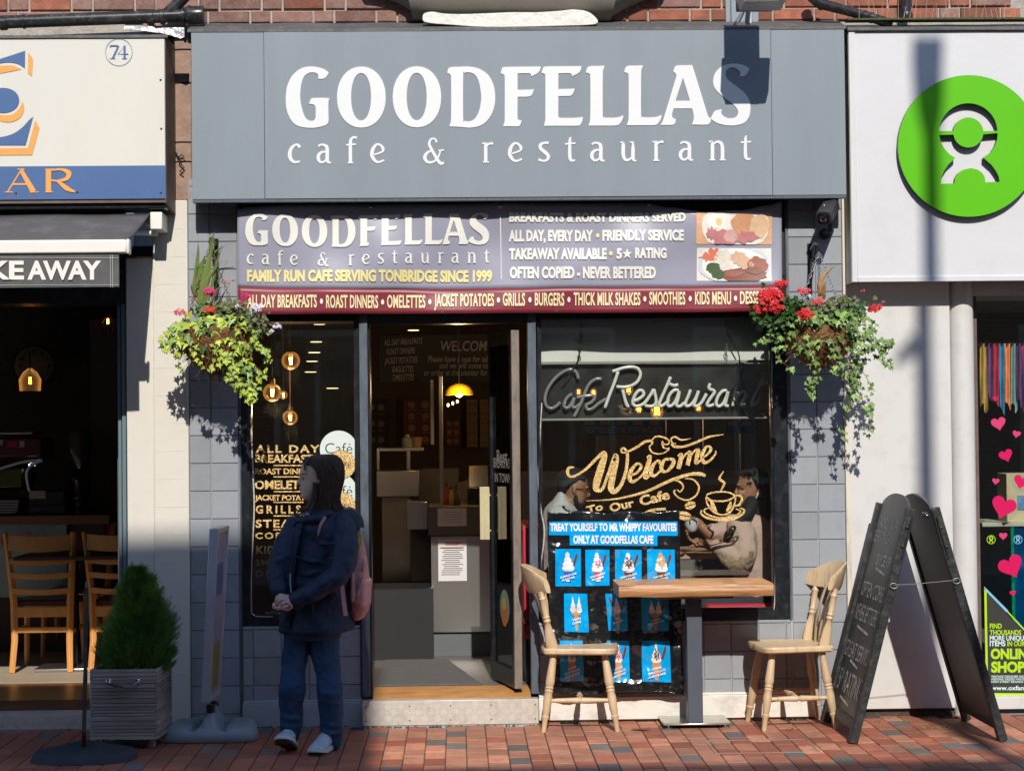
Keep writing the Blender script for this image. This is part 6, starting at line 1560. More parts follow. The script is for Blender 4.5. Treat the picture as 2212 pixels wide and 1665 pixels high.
# booth area: panelling, screens, backs of stickers
Yp = 1.75
bw = thing('booth_panelling', (1.2,1.8,zf), 'brown panelling and cream dado wall behind the seated pair', 'wall panel')
x0,x1,z0,z1 = q(1163,1018,1300,1345,Yp); m_ = MB(); m_.box(x0-.1, 2.29, Yp, Yp+.05, zf, z1); obj('dado', m_, mat('dado_grey', (.26,.235,.215), .6), bw, smooth=0)
for r_, c_ in (((1290,925,1420,1018),(.20,.155,.125)),((1440,905,1490,1018),(.115,.09,.08)),((1520,905,1590,1018),(.16,.13,.11)),((1600,905,1670,1018),(.20,.16,.13))):
    x0,x1,z0,z1 = q(*r_,Yp); m_ = MB(); m_.box(x0,x1,Yp+.002,Yp+.05,z0+.004,z1); obj('panel', m_, mat('panel_%d' % int(r_[0]), c_, .6, var=.15, stretch=(1,1,.2)), bw, smooth=0)
sb = thing('hanging_price_sign', (1.1,.9,1.9), 'blue strip reading treat yourself hanging inside behind the neon sign', 'sign')
x0,x1,z0,z1 = q(1258,908,1436,940,.9); m_ = MB(); m_.box(x0,x1,.9,.904,z0,z1); obj('strip', m_, mat('strip_blue', (.015,.10,.19), .5), sb, smooth=0)
m_ = MB(); text(m_, 'TREAT YOURSELF TO MR WHIPPY FAVOURITES', planeD(.896), 1264, 1432, 936, 921, bold=.03); obj('lettering', m_, mat('strip_grey', (.30,.29,.28), .6), sb, smooth=0)
m_ = MB()
for k in range(5): x0,x1,z0,z1 = q(1262+k*35,908,1284+k*35,918,.89); m_.box(x0,x1,.892,.895,z0,z1)
obj('price_tag', m_, mat('tag_pink', (.32,.24,.22), .6), sb, smooth=0)
sb2 = thing('hanging_price_sign', (1.8,.9,1.9), 'short dark blue strip hanging inside at the far right of the window', 'sign')
x0,x1,z0,z1 = q(1565,908,1632,936,.9); m_ = MB(); m_.box(x0,x1,.9,.904,z0,z1); obj('strip', m_, bpy.data.materials['strip_blue'], sb2, smooth=0)
m_ = MB(); text(m_, 'BETTER LUNCHES', planeD(.896), 1570, 1628, 933, 921, bold=.03); m_ = MB(); 
for k in range(2): x0,x1,z0,z1 = q(1572+k*30,909,1592+k*30,919,.89); m_.box(x0,x1,.892,.895,z0,z1)
obj('price_tag', m_, bpy.data.materials['tag_pink'], sb2, smooth=0)
gp = obj('green_wall_panel', MB().rect(q(1415,835,1490,862,3.5),3.5,3.53), mat('dim_green', (.03,.10,.02), .6)); tag(gp, 'dim green panel on a far wall behind the neon sign', 'wall panel')
# red bench and inner table
M['redvinyl'] = mat('red_vinyl', (.68,.045,.08), .35, var=.05)
rbn = thing('red_bench', (.55,.45,zf), 'red vinyl bench back standing beside the open door', 'bench')
x0,x1,z0,z1 = q(1129,1136,1200,1340,.40); m_ = MB(); m_.box(x0,x0+.12,.30,1.2,z0,z1); obj('backrest', m_, M['redvinyl'], rbn, bevel=.02)
m_ = MB(); m_.box(x0,x0+.55,.30,1.2,z0-.0,z0-.10); obj('seat_pad', m_, M['redvinyl'], rbn, bevel=.02)
m_ = MB(); m_.box(x0+.01,x0+.5,.32,1.15,zf,z0-.105); obj('seat_base', m_, M['black_paint'], rbn)
rb2 = thing('red_bench', (1.8,.35,zf), 'red padded bench under the seated woman behind the right window', 'bench')
x0,x1,z0,z1 = q(1522,1302,1800,1326,.30); m_ = MB(); m_.box(x0,x1,.24,1.0,z0,z1); obj('seat_pad', m_, M['redvinyl'], rb2, bevel=.03, seg=3)
m_ = MB(); m_.box(x0+.02,x1,.27,.95,zf,z0-.001); obj('seat_base', m_, M['black_paint'], rb2)
it = thing('inside_table', (1.3,.7,zf), 'pale wooden table between the seated man and woman behind the window', 'table')
x0,x1,z0,z1 = q(1250,1196,1546,1209,.42); m_ = MB(); m_.box(x0,x1,.42,1.1,z0,z1); obj('table_top', m_, mat('inside_table_wood', (.50,.33,.22), .5, var=.15, stretch=(.3,1,1)), it, bevel=.006)
m_ = MB(); m_.box((x0+x1)/2-.03,(x0+x1)/2+.03,.7,.76,zf+.02,z0); m_.box((x0+x1)/2-.2,(x0+x1)/2+.2,.6,.9,zf,zf+.02); obj('pedestal', m_, M['black_paint'], it)
# ================================================================ WELCOME lettering on the right window
wt = thing('welcome_lettering', (1.2,.03,1.3), 'gold glitter script saying welcome to our cafe on the right window', 'lettering')
def wf(k=0): return planeD(YG-.0004*k)
WS = [
 [(560,668,10),(520,670,22),(505,705,26),(525,742,22),(575,735,18),(660,680,22),(740,600,26),(800,548,30),(812,575,46),(780,680,62),(745,800,60),(745,850,46),(790,850,26),(830,760,24),(880,620,30),(905,570,40),(905,620,50),(880,740,52),(865,840,50),(895,868,40),(945,820,30),(985,720,28),(1000,620,26),(1000,550,24),(975,510,18),(950,520,16),(960,545,14),(1010,535,16),(1080,500,20),(1150,455,22),(1200,450,22),(1210,470,14)],
 [(1030,735,18),(1075,715,20),(1115,670,24),(1105,640,18),(1070,645,22),(1030,700,34),(1020,760,36),(1045,785,28),(1095,760,16),(1150,700,16)],
 [(1165,590,20),(1190,575,26),(1175,640,40),(1150,720,42),(1155,755,30),(1200,720,16)],
 [(1270,640,24),(1270,615,18),(1240,620,20),(1205,670,34),(1200,720,36),(1225,738,24),(1275,700,14)],
 [(1345,600,24),(1310,605,22),(1285,655,36),(1290,695,30),(1330,700,20),(1375,650,34),(1385,610,30),(1350,595,20)],
 [(1420,575,16),(1450,560,26),(1440,620,38),(1425,680,34)],[(1440,630,10),(1485,560,16),(1520,545,30),(1515,590,36),(1500,650,34)],[(1515,600,10),(1555,535,16),(1590,525,30),(1580,570,36),(1570,630,28),(1610,610,14)],
 [(1620,590,16),(1665,560,18),(1695,520,24),(1680,495,18),(1650,505,22),(1620,570,34),(1635,625,30),(1680,615,20),(1730,560,16),(1735,530,8)],
 [(1210,470,10),(1185,500,14),(1210,545,14),(1280,555,10),(1340,525,8),(1345,500,6)],
 [(1205,440,10),(1240,412,14),(1300,418,16),(1345,445,12),(1340,475,10),(1305,475,12),(1290,450,14),(1300,500,14),(1350,520,8)],
 [(1365,470,18),(1395,495,22),(1470,495,18),(1560,465,20),(1680,415,18),(1800,395,4)],
 [(1530,428,4),(1450,440,14),(1400,415,16),(1365,430,12),(1375,465,14),(1405,470,8)],
 [(660,945,4),(900,930,14),(1150,870,22),(1350,780,26),(1500,730,26),(1600,722,30),(1650,738,22)],
 [(1380,770,8),(1440,790,16),(1465,830,14),(1440,870,10),(1410,850,6)],
 [(1480,760,8),(1550,770,14),(1595,830,16),(1570,900,14),(1500,938,14),(1430,920,12),(1390,880,14),(1395,855,18)],
 [(1140,1045,4),(1200,1020,14),(1320,1012,22)],[(1150,1038,4),(1200,1030,10),(1250,1052,12)],
]
for k, st_ in enumerate(WS):
    m_ = MB(); stroke(m_, [c3(s_[0],s_[1])+(s_[2]*.2604,) for s_ in st_], wf(k), steps=7); obj('script_stroke', m_, M['gold'], wt, smooth=0)
def rotf(x, y, ang, k=0):
    o_ = Vector(c3(x, y)); ca, sa = math.cos(ang), math.sin(ang)
    return lambda u, v: P(o_.x+u*ca+v*sa, o_.y-u*sa+v*ca, YG-.001)
for s_, x, y, w_, h_ in (('To',670,1052,36,16),('Our',862,1040,54,18),('Cafe',1112,990,66,22)):
    m_ = MB(); text(m_, s_, rotf(x, y, .24), 0, w_, 0, -h_, bold=.035); obj('lettering', m_, M['gold'], wt, smooth=0)
wc = thing('coffee_cup_sticker', (1.6,.03,1.1), 'gold glitter picture of a steaming coffee cup on the right window', 'sticker')
CW = [[(1775,862,10),(1805,800,22),(1765,760,20),(1800,700,4)],
 [(1655,905,8),(1670,890,14),(1720,875,12),(1790,870,12),(1850,878,12),(1890,905,14),(1850,935,14),(1780,948,14),(1700,940,12),(1655,910,8)],
 [(1652,915,10),(1665,970,14),(1700,1020,16),(1740,1050,14),(1800,1060,12),(1860,1030,16),(1890,970,14),(1900,915,10)],
 [(1895,900,14),(1940,905,18),(1952,935,20),(1925,980,18),(1880,985,12)],
 [(1620,1020,10),(1612,1050,16),(1660,1085,18),(1760,1103,20),(1880,1095,20),(1955,1055,18),(1970,1020,12),(1930,1005,8)],
 [(1690,1000,6),(1640,1020,12),(1660,1055,14),(1760,1085,14),(1880,1075,14),(1940,1035,12),(1900,1010,8)],
 [(1665,935,4),(1700,950,26),(1715,1000,40),(1745,1040,10)],[(1860,950,10),(1850,990,34),(1825,1030,16)]]
for k, st_ in enumerate(CW):
    m_ = MB(); stroke(m_, [c3(s_[0],s_[1])+(s_[2]*.2604,) for s_ in st_], wf(k), steps=7); obj('cup_stroke', m_, M['gold'], wc, smooth=0)
for (cx,cy,rx,ry) in ((1523,983,46,28),(1468,1068,62,32)):
    c = c3(cx,cy); m_ = MB(); a_ = .3 if rx < 50 else -.15
    def ef(u, v, c=c, a_=a_): return P(c[0]+u*math.cos(a_)+v*math.sin(a_), c[1]-u*math.sin(a_)+v*math.cos(a_), YG-.0015)
    e1 = [Vector((rx*.26*math.cos(t), -abs(ry*.26*math.sin(t))-1)) for t in [math.pi*i/12 for i in range(13)]]; e2 = [Vector((p.x, -p.y)) for p in e1]
    fill(m_, [e1], ef); fill(m_, [e2], ef); obj('coffee_bean', m_, M['gold'], wc, smooth=0)
# ================================================================ LEFT BAR INTERIOR
def ladder_chair(px, py, Y, label, rot=0, top=None):
    base = P(px, py, Y); t = thing('ladder_back_chair', (0,0,0), label, 'chair', 'orange wooden ladder back chairs in the bar')
    W = .195; z = 0
    sd = .46; H_ = .90
    for sx in (-1,1):
        m_ = MB(); m_.tube([(sx*(W-.01),-.24,0),(sx*(W-.02),-.20,.2),(sx*(W-.015),-.195,.45),(sx*(W-.0),-.22,.65),(sx*(W+.02),-.27,H_)], [.019,.021,.023,.021,.017], 4, flat=(1.1,1.1)); obj('back_post', m_, M['orange_wood'], t, bevel=.004)
        m_ = MB(); m_.tube([(sx*(W-.005),.22,0),(sx*(W-.015),.20,.42)], [.018,.022], 4); obj('front_leg', m_, M['orange_wood'], t, bevel=.004)
        m_ = MB(); m_.box(sx*(W-.015)-.010,sx*(W-.015)+.010,-.18,.19,.24,.27); obj('side_rail', m_, M['orange_wood'], t, bevel=.003)
    for zz, hh in ((.27,.035),(.385,.065)):
        m_ = MB(); m_.box(-W+.02,W-.02,-.205,-.185,zz-hh/2,zz+hh/2); obj('cross_rail', m_, M['orange_wood'], t, bevel=.003)
    m_ = MB(); m_.box(-W,W,.185,.205,.35,.415); obj('cross_rail', m_, M['orange_wood'], t, bevel=.003)
    m_ = MB(); 
    for i in range(1): m_.hexa([(-W+.01,-.18,.42),(W-.01,-.18,.42),(W,.22,.42),(-W,.22,.42)],[(-W+.02,-.17,.46),(W-.02,-.17,.46),(W-.01,.21,.46),(-W+.01,.21,.46)])
    obj('seat_pad', m_, M['leather'], t, bevel=.015, seg=3)
    for zz, hh in ((.525,.035),(.625,.035),(.715,.032),(.835,.10)):
        m_ = MB(); yb = -.20-.07*max(0,(zz-.45)/.45); rings = []
        for i in range(9):
            tt = i/8; x_ = -W-.005+(2*W+.01)*tt; yy = yb - .035*math.sin(tt*math.pi)*1 ; cz = zz - .012*math.sin(tt*math.pi)
            rings.append([(x_,yy-.008,cz-hh/2),(x_,yy+.008,cz-hh/2),(x_,yy+.006,cz+hh/2),(x_,yy-.010,cz+hh/2)])
        m_.rings(rings, True); obj('back_slat', m_, M['orange_wood'], t, smooth=40)
    t.location = (base.x, base.y, base.z); t.rotation_euler = (0,0,rot); return t
M['orange_wood'] = mat('orange_beech', (.80,.38,.115), .4, var=.12, vs=10, stretch=(1,1,.3), dirt=(.4,.16,.04), dirt_amt=.3, ds=6)
M['leather'] = mat('brown_leather', (.16,.06,.045), .3, var=.1)
ZB_ = .094
p_ = G(90, 1452, ZB_); lc = ladder_chair(0,0,0,'orange ladder back chair at the far left with its back to the street')
lc.location = (p_.x, p_.y+.22, ZB_)
p2 = G(262, 1450, ZB_); lc2 = dup(lc, (p2.x, p2.y+.22, ZB_), (0,0,R(-2)), 'orange ladder back chair half hidden by the pilaster')
p3 = P(150, 1440, 2.9); lc3 = dup(lc, (P(153,1200,2.7).x, 2.9, ZB_), (0,0,R(180)), 'darker ladder back chair facing the street behind the bar table')
bt = thing('bar_table', (-2.7,2.0,ZB_), 'small dark table between the wooden chairs in the bar', 'table')
tx = P(150, 1250, 1.9).x
m_ = MB(); m_.box(tx-.33,tx+.45,1.75,2.4,ZB_+.72,ZB_+.745); obj('table_top', m_, mat('dark_table', (.10,.05,.03), .4), bt, bevel=.004)
m_ = MB(); m_.box(tx-.03,tx+.03,2.0,2.06,ZB_+.02,ZB_+.72); obj('post', m_, M['black_paint'], bt); m_ = MB(); m_.box(tx-.22,tx+.2,1.85,2.25,ZB_+.002,ZB_+.022); obj('base_plate', m_, M['steel'], bt, bevel=.004)
bc = thing('bar_counter', (-2.8,3.3,ZB_), 'dark bar counter with brown timber top behind the chairs', 'counter')
x0,x1,z0,z1 = q(-200,1114,236,1134,3.0); m_ = MB(); m_.box(x0,x1,3.0,3.7,z0,z1); obj('counter_top', m_, mat('brown_timber', (.22,.11,.06), .5, var=.2, stretch=(.2,1,1)), bc, bevel=.004)
m_ = MB(); m_.box(x0,x1-.05,3.1,3.6,ZB_,z0); obj('counter_front', m_, mat('counter_brown', (.05,.025,.018), .6), bc, smooth=0)
ss_ = thing('seaside_poster', (-3,3.0,.9), 'faded pale blue poster with curved pink lettering on the bar counter front', 'poster')
x0,x1,z0,z1 = q(-150,1132,144,1290,3.05); m_ = MB(); m_.box(x0,x1,3.05,3.07,z0,z1); obj('sheet', m_, mat('poster_blue', (.22,.38,.50), .6, var=.3, vs=4, dirt=(.6,.62,.6), dirt_amt=.7, ds=3), ss_, smooth=0)
m_ = MB()
for i, ch in enumerate('DELICIOUSLY SOFT'):
    if ch == ' ': continue
    a = math.pi*(1.0-(i+.5)/16*.95); cx = 62+95*math.cos(a)*1.1; cy = 1245-88*math.sin(a); ang = a-math.pi/2
    def lf(u, v, cx=cx, cy=cy, ang=ang): return P(cx+u*math.cos(ang)+v*math.sin(ang), cy-u*math.sin(ang)+v*math.cos(ang), 3.045)
    text(m_, ch, lf, -6, 6, 8, -9, bold=.03)
obj('lettering', m_, mat('poster_pink', (.60,.12,.18), .6), ss_, smooth=0)
# coffee machine, scales, grinder
cm_ = thing('coffee_machine', (-3,3.3,1.3), 'maroon and chrome coffee machine on the bar counter', 'coffee machine')
def rq(r, Y, d, name, m, par, bev=.01): x0,x1,z0,z1 = q(*r, Y); m_ = MB(); m_.box(x0,x1,Y,Y+d,z0,z1); return obj(name, m_, m, par, bevel=bev)
rq((-120,945,92,990), 3.2, .4, 'top_body', mat('maroon_enamel', (.10,.012,.025), .3), cm_, .02)
rq((-120,934,70,938), 3.15, .45, 'cup_rail', M['steel'], cm_, .003)
for r_, c in (((16,952,38,966),(.5,.03,.08)),((42,952,53,966),(.5,.48,.45)),((-10,950,6,962),(.5,.48,.45))): rq(r_, 3.185, .01, 'badge', mat('badge_%d' % r_[0], c, .5), cm_, 0)
m_ = MB(); pp = catmull([(-5,1014),(20,1006),(50,998),(90,993)],5,False); m_.tube([P(p.x,p.y,3.15) for p in pp], .014, 8, flat=(1,.6)); obj('chrome_trim', m_, M['chrome'], cm_)
m_ = MB(); pp = catmull([(92,994),(70,1004),(58,1020),(60,1050),(68,1072)],5,False); m_.tube([P(p.x,p.y,3.15) for p in pp], .012, 8, flat=(1,.6)); obj('chrome_trim', m_, M['chrome'], cm_)
rq((-120,1005,54,1060), 3.22, .35, 'front_body', mat('olive_metal', (.12,.11,.03), .25, metal=.6), cm_, .03)
rq((-120,1078,40,1108), 3.12, .4, 'drip_tray', mat('tray_metal', (.18,.13,.09), .3, metal=.8), cm_, .004)
for k in range(5): rq((-20,1082+k*6,42-k*2,1084+k*6), 3.10, .01, 'tray_bar', M['steel'], cm_, 0)
for px in (63,68,74): rq((px-1.5,1002,px+1.5,1006), 3.16, .01, 'indicator', emit_mat('indicator_glow', (.7,1,.9), 2.5), cm_, 0)
sc = thing('till_scale', (-2.9,3.1,1.25), 'black box with a white label on a curved grey stand on the bar counter', 'scales')
rq((60,1060,140,1095), 3.12, .25, 'body', M['black_paint'], sc, .01); rq((63,1060,98,1077), 3.105, .01, 'label_plate', mat('label_white', (.45,.45,.43), .5), sc, 0); rq((56,1090,142,1112), 3.08, .3, 'stand', mat('grey_plastic', (.13,.14,.15), .4), sc, .03)
gr = thing('coffee_grinder', (-2.6,3.2,1.3), 'dark coffee grinder with clear hopper on the bar counter', 'coffee grinder')
c_ = P(172, 1050, 3.3); m_ = MB(); zb_ = P(172,1112,3.3).z; h_ = P(172,930,3.3).z-zb_
m_.lathe([(.10,0),(.10,.05),(.075,.06),(.07,h_*.45),(.055,h_*.5),(.03,h_*.55)], 18, (c_.x,3.3,zb_)); obj('grinder_body', m_, M['black_paint'], gr)
m_ = MB(); m_.lathe([(.035,h_*.55),(.085,h_*.75),(.09,h_*.98),(.06,h_)], 18, (c_.x,3.3,zb_)); obj('hopper', m_, mat('smoked_plastic', (.06,.05,.045), .2), gr); 
m_ = MB(); m_.tube([(c_.x-.0,3.22,zb_+h_*.3),(c_.x+.0,3.2,zb_+h_*.42)], .012, 8); m_.ell((c_.x,3.2,zb_+h_*.2), .03,.02,.015); obj('spout', m_, M['steel'], gr)
# clock
ck = thing('wall_clock', (P(75,790,4.5).x,4.5,P(75,790,4.5).z), 'round dark clock with large numerals on the bar wall', 'clock')
c_ = P(75, 790, 4.5); r_ = 41*15.5/FPX
m_ = MB(); m_.lathe([(r_*1.12,0),(r_*1.12,.03),(r_,.035)], 36, c_, (0,-1,0)); obj('rim', m_, M['black_paint'], ck)
m_ = MB(); m_.lathe([(r_,.036),(r_*.99,.037)], 36, c_, (0,-1,0)); obj('face', m_, mat('clock_face', (.34,.27,.22), .7, var=.3, vs=8), ck)
m_ = MB()
for k in range(12):
    a = math.pi/2-2*math.pi*(k+1)/12; cx = 75+31*math.cos(a); cy = 790-31*math.sin(a); text(m_, str(k+1), planeD(4.458), cx-(3 if k < 9 else 5), cx+(3 if k < 9 else 5), cy+4, cy-4, bold=.03)
obj('numeral', m_, M['dark_void'], ck, smooth=0)
# bar pendants
for px, py, w_, h_, l_ in ((65,822,14,22,'amber lit pendant glass hanging before the bar clock'),(233,694,7,16,'small lit bulb in a wire cage at the top right of the bar opening')):
    c_ = P(px, py, 2.0); f_ = 13/FPX; t = thing('pendant_lamp', c_, l_, 'lamp', 'lit pendant lamps in the bar')
    m_ = MB()
    for k in (-1,0,1): m_.tube([c_+Vector((k*w_*.14*f_,0,-h_*.35*f_)), c_+Vector((k*w_*.1*f_,0,h_*.35*f_))], f_*1.4, 5)
    obj('filament', m_, emit_mat('bar_filament', (1,.42,.07), 9), t)
    if w_ > 10:
        m_ = MB(); m_.lathe([(w_*1.6*f_,-h_*1.0*f_),(w_*1.7*f_,h_*.1*f_),(w_*1.1*f_,h_*.8*f_),(w_*.3*f_,h_*1.2*f_)], 20, c_, cap=False); obj('glass_shade', m_, M['amber'], t)
    else:
        m_ = MB()
        for k in range(6):
            a = k*math.pi/3; m_.tube([c_+Vector((7*f_*math.cos(a),7*f_*math.sin(a),h_*.6*f_)), c_+Vector((20*f_*math.cos(a),20*f_*math.sin(a),-h_*.4*f_)), c_+Vector((13*f_*math.cos(a),13*f_*math.sin(a),-h_*2.0*f_)), c_+Vector((13*f_*math.cos(a+1.05),13*f_*math.sin(a+1.05),-h_*2.0*f_))], .0035, 5)
        obj('wire_cage', m_, M['dark_void'], t)
    m_ = MB(); m_.tube([c_+Vector((0,0,h_*.5*f_)), Vector((c_.x,c_.y,2.6))], .004, 5); obj('cord', m_, M['dark_void'], t)
o_ = obj('bar_back_column', MB().rect(q(196,690,252,1130,3.9),3.9,4.1), mat('dim_taupe', (.22,.17,.14), .7)); tag(o_, 'dim taupe column at the back of the bar behind the caged lamp', 'column')
# ================================================================ CHARITY SHOP WINDOW DISPLAY
YH = .105
pinks = [mat('heart_pink_a', (.62,.006,.10), .35, var=.03), mat('heart_pink_b', (.62,.05,.17), .35, var=.03)]
clear = glass_mat('clear_film', (.93,.93,.95), 1.4, .05)
def heart(px, py, s_, ang, k, label):
    c = P(px, py, YH); t = thing('heart_sticker', c, label, 'sticker', 'pink heart stickers on the shop window')
    pts = []
    for i in range(40):
        a = 2*math.pi*i/40; x_ = 16*math.sin(a)**3; y_ = -(13*math.cos(a)-5*math.cos(2*a)-2*math.cos(3*a)-math.cos(4*a))
        x_, y_ = x_/16*s_, y_/16*s_; pts.append(Vector((px+x_*math.cos(ang)-y_*math.sin(ang), py+x_*math.sin(ang)+y_*math.cos(ang))))
    m_ = MB(); fill(m_, [pts], planeD(YH)); obj('heart', m_, pinks[k], t, smooth=0)
    m_ = MB(); fill(m_, [ellipse(px, py+s_*.1, s_*1.15, s_*1.15, 28)], planeD(YH+.0015)); obj('clear_backing', m_, clear, t, smooth=0)
HL = [(2150,861,6,.1,0,'small heart over the hanging clothes'),(2157,914,16,-.2,1,'upper medium pink heart sticker beside the column'),(2196,937,9,.2,1,'small pink heart right of the upper medium one'),(2173,983,15,-.35,0,'second medium heart down beside the column'),(2151,1039,8,.1,1,'small heart left of the cream box'),(2206,1040,17,.3,0,'heart over the cream box at the picture edge'),(2168,1094,27,.3,0,'largest pink heart low on the window'),(2167,1157,9,0,1,'small heart above the blue shiny display'),(2184,1222,27,-.45,0,'large tilted heart over the blue shiny display'),(2188,1280,7,-.2,0,'smallest low heart just above the green poster')]
for h in HL: heart(*h)
rk = thing('clothes_rail', (3.3,.8,1.9), 'row of colourful clothes hanging high inside the shop window', 'clothes')
rr = random.Random(12)
cc_ = [(.33,.22,.06),(.10,.05,.16),(.28,.03,.06),(.04,.17,.28),(.62,.20,.06),(.14,.26,.25),(.08,.03,.10),(.35,.05,.14),(.50,.16,.10)]
for k in range(9):
    u = 2117+k*13; w_ = 13; Y = .27+.02*rr.random(); a = P(u, 742, Y); b = P(u+w_, 742, Y); z0_ = P(u, 862+rr.uniform(-20,25)+10, Y).z
    m_ = MB(); m_.grid(8, 10, lambda s_, v: (a.x+(b.x-a.x)*s_*(1.05), Y+.02*math.sin(s_*9+v*2+k), a.z+(z0_-a.z)*v*(1-.08*math.sin(s_*6)))); g_ = obj('garment', m_, mat('cloth_%d' % k, tuple(min(1,c*1.7) for c in cc_[k]), .8, var=.25, vs=12, bump=.4, bs=20), rk, smooth=180)
m_ = MB(); m_.tube([P(2100,741,.29), P(2300,739,.29)], .01, 8); obj('rail', m_, M['chrome'], rk)
sd_ = thing('charity_poster', (3.3,.1,.6), 'black and lime window poster telling people to find thousands more unique items', 'poster')
M['lime'] = mat('lime_print', (.42,.68,.02), .4, var=.02); M['pblack'] = mat('poster_black', (.03,.032,.028), .5); M['pblue'] = mat('pale_blue_print', (.22,.50,.72), .4); M['pwhite'] = mat('pale_print', (.62,.78,.76), .4)
m_ = MB(); fill(m_, [[Vector(p) for p in ((2126,1272),(2215,1368),(2240,1395),(2240,1505),(2130,1505))]], planeD(YH+.001)); obj('sheet', m_, M['pblack'], sd_, smooth=0)
m_ = MB(); fill(m_, [[Vector(p) for p in ((2126,1270),(2131,1270),(2135,1502),(2130,1502))]], planeD(YH)); fill(m_, [[Vector(p) for p in ((2133,1496),(2240,1497),(2240,1503),(2133,1503))]], planeD(YH)); fill(m_, [[Vector(p) for p in ((2176,1318),(2240,1386),(2240,1392),(2174,1320))]], planeD(YH)); obj('lime_border', m_, M['lime'], sd_, smooth=0)
m_ = MB(); fill(m_, [[Vector(p) for p in ((2126,1266),(2178,1318),(2174,1322),(2126,1272))]], planeD(YH)); obj('blue_border', m_, M['pblue'], sd_, smooth=0)
def pl(s_, mm, u0, u1, v0, v1, b_=.03):
    m_ = MB(); text(m_, s_, planeD(YH-.001), u0, u1, v0, v1, bold=b_); obj('lettering', m_, M[mm], sd_, smooth=0)
pl('FIND','lime',2138,2164,1357,1346); pl('THOUSANDS','lime',2138,2206,1371,1360); pl('MORE UNIQUE','pwhite',2138,2218,1383,1372); pl('ITEMS','pwhite',2138,2172,1395,1384); pl('IN OUR','lime',2176,2214,1395,1384)
pl('ONLINE','lime',2140,2232,1423,1400,.05); pl('SHOP','lime',2141,2214,1452,1428,.05); pl('VINTAGE DESIGNER SHOES VINYL','pwhite',2141,2240,1463,1458,.02); pl('WEDDING DRESSES WINTER COATS','pwhite',2141,2236,1468.5,1464,.02); pl('HIGH STREET BRANDS STAMPS','pwhite',2141,2236,1474,1469.5,.02); pl('www.oxfam.org.uk','pwhite',2141,2260,1490,1480,.02)
sk = thing('round_logo_sticker', P(2141,1166,YH), 'small round green outlined logo sticker on the shop window', 'sticker')
for (px, mm) in ((2141,'lime'),(2199,'pblue')):
    m_ = MB(); fill(m_, [ellipse(px,1165,9.6,9.6,28), ellipse(px,1165,8.3,8.3,28)], planeD(YH)); fill(m_, [ellipse(px,1162,4.6,4.4,20), ellipse(px,1162,2.3,2.2,16)], planeD(YH)); stroke(m_, [(px-3.8,1171.5,1.8),(px,1165.6,2.2),(px+3.8,1171.5,1.8)], planeD(YH-.0003)); obj('logo', m_, M[mm], sk, smooth=0)
bx_ = thing('cream_box', (3.3,.5,1.1), 'cream box with a blue sky picture standing on the window shelf', 'box')
x0,x1,z0,z1 = q(2175,1022,2260,1145,.5); m_ = MB(); m_.box(x0,x1,.5,.7,z0,z1); obj('box_body', m_, mat('box_cream', (.62,.54,.36), .6), bx_, bevel=.003)
x0,x1,z0,z1 = q(2198,1070,2260,1100,.5); m_ = MB(); m_.box(x0,x1,.494,.499,z0,z1); obj('sky_picture', m_, mat('sky_print', (.12,.28,.55), .5, var=.3, vs=6, dirt=(.75,.8,.85), dirt_amt=.9, ds=6), bx_, smooth=0)
sh_ = thing('display_shelf', (3.3,.4,.95), 'pale display shelf wrapped in blue shiny foil below the cream box', 'shelf')
x0,x1,z0,z1 = q(2122,1128,2280,1137,.4); m_ = MB(); m_.box(x0,x1,.4,.9,z0,z1); obj('shelf_board', m_, mat('shelf_cream', (.55,.55,.45), .5), sh_, bevel=.004)
x0,x1,z0,z1 = q(2187,1138,2290,1370,.42); m_ = MB(); m_.grid(14, 20, lambda u, v: (x0+(x1-x0)*u, .42+.02*noise.noise(Vector((u*5,v*6,1))), z1+(z0-z1)*v)); obj('blue_foil', m_, mat('blue_foil_film', (.0,.14,.42), .18, metal=.7, var=.4, vs=4), sh_, smooth=180)
x0,x1,z0,z1 = q(2185,1138,2192,1350,.40); m_ = MB(); m_.box(x0,x1,.40,.41,z0,z1); obj('green_foil_edge', m_, mat('green_foil_film', (.0,.55,.30), .2, metal=.6, var=.4, vs=20), sh_, smooth=0)
cs = thing('window_spotlight', P(2200,665,.5), 'oval recessed spotlight in the shop window ceiling', 'ceiling light')
m_ = MB(); c_ = P(2195,662,.8); m_.lathe([(.12,0),(.10,-.012),(.055,-.012)], 28, (c_.x,c_.y,zwt+.098)); obj('rim', m_, M['ceil'], cs); m_ = MB(); m_.lathe([(.05,-.013),(.045,-.02)], 20, (c_.x,c_.y,zwt+.098)); obj('lamp_glow', m_, emit_mat('spot_white', (1,.9,.6), 3), cs)
cs.location = (c_.x,c_.y,zwt+.098)
for ch in cs.children: ch.location = (WO[ch.name]-Vector((c_.x,c_.y,zwt+.098)))*0 + (Vector(P(2200,665,.5))-Vector((c_.x,c_.y,zwt+.098)))
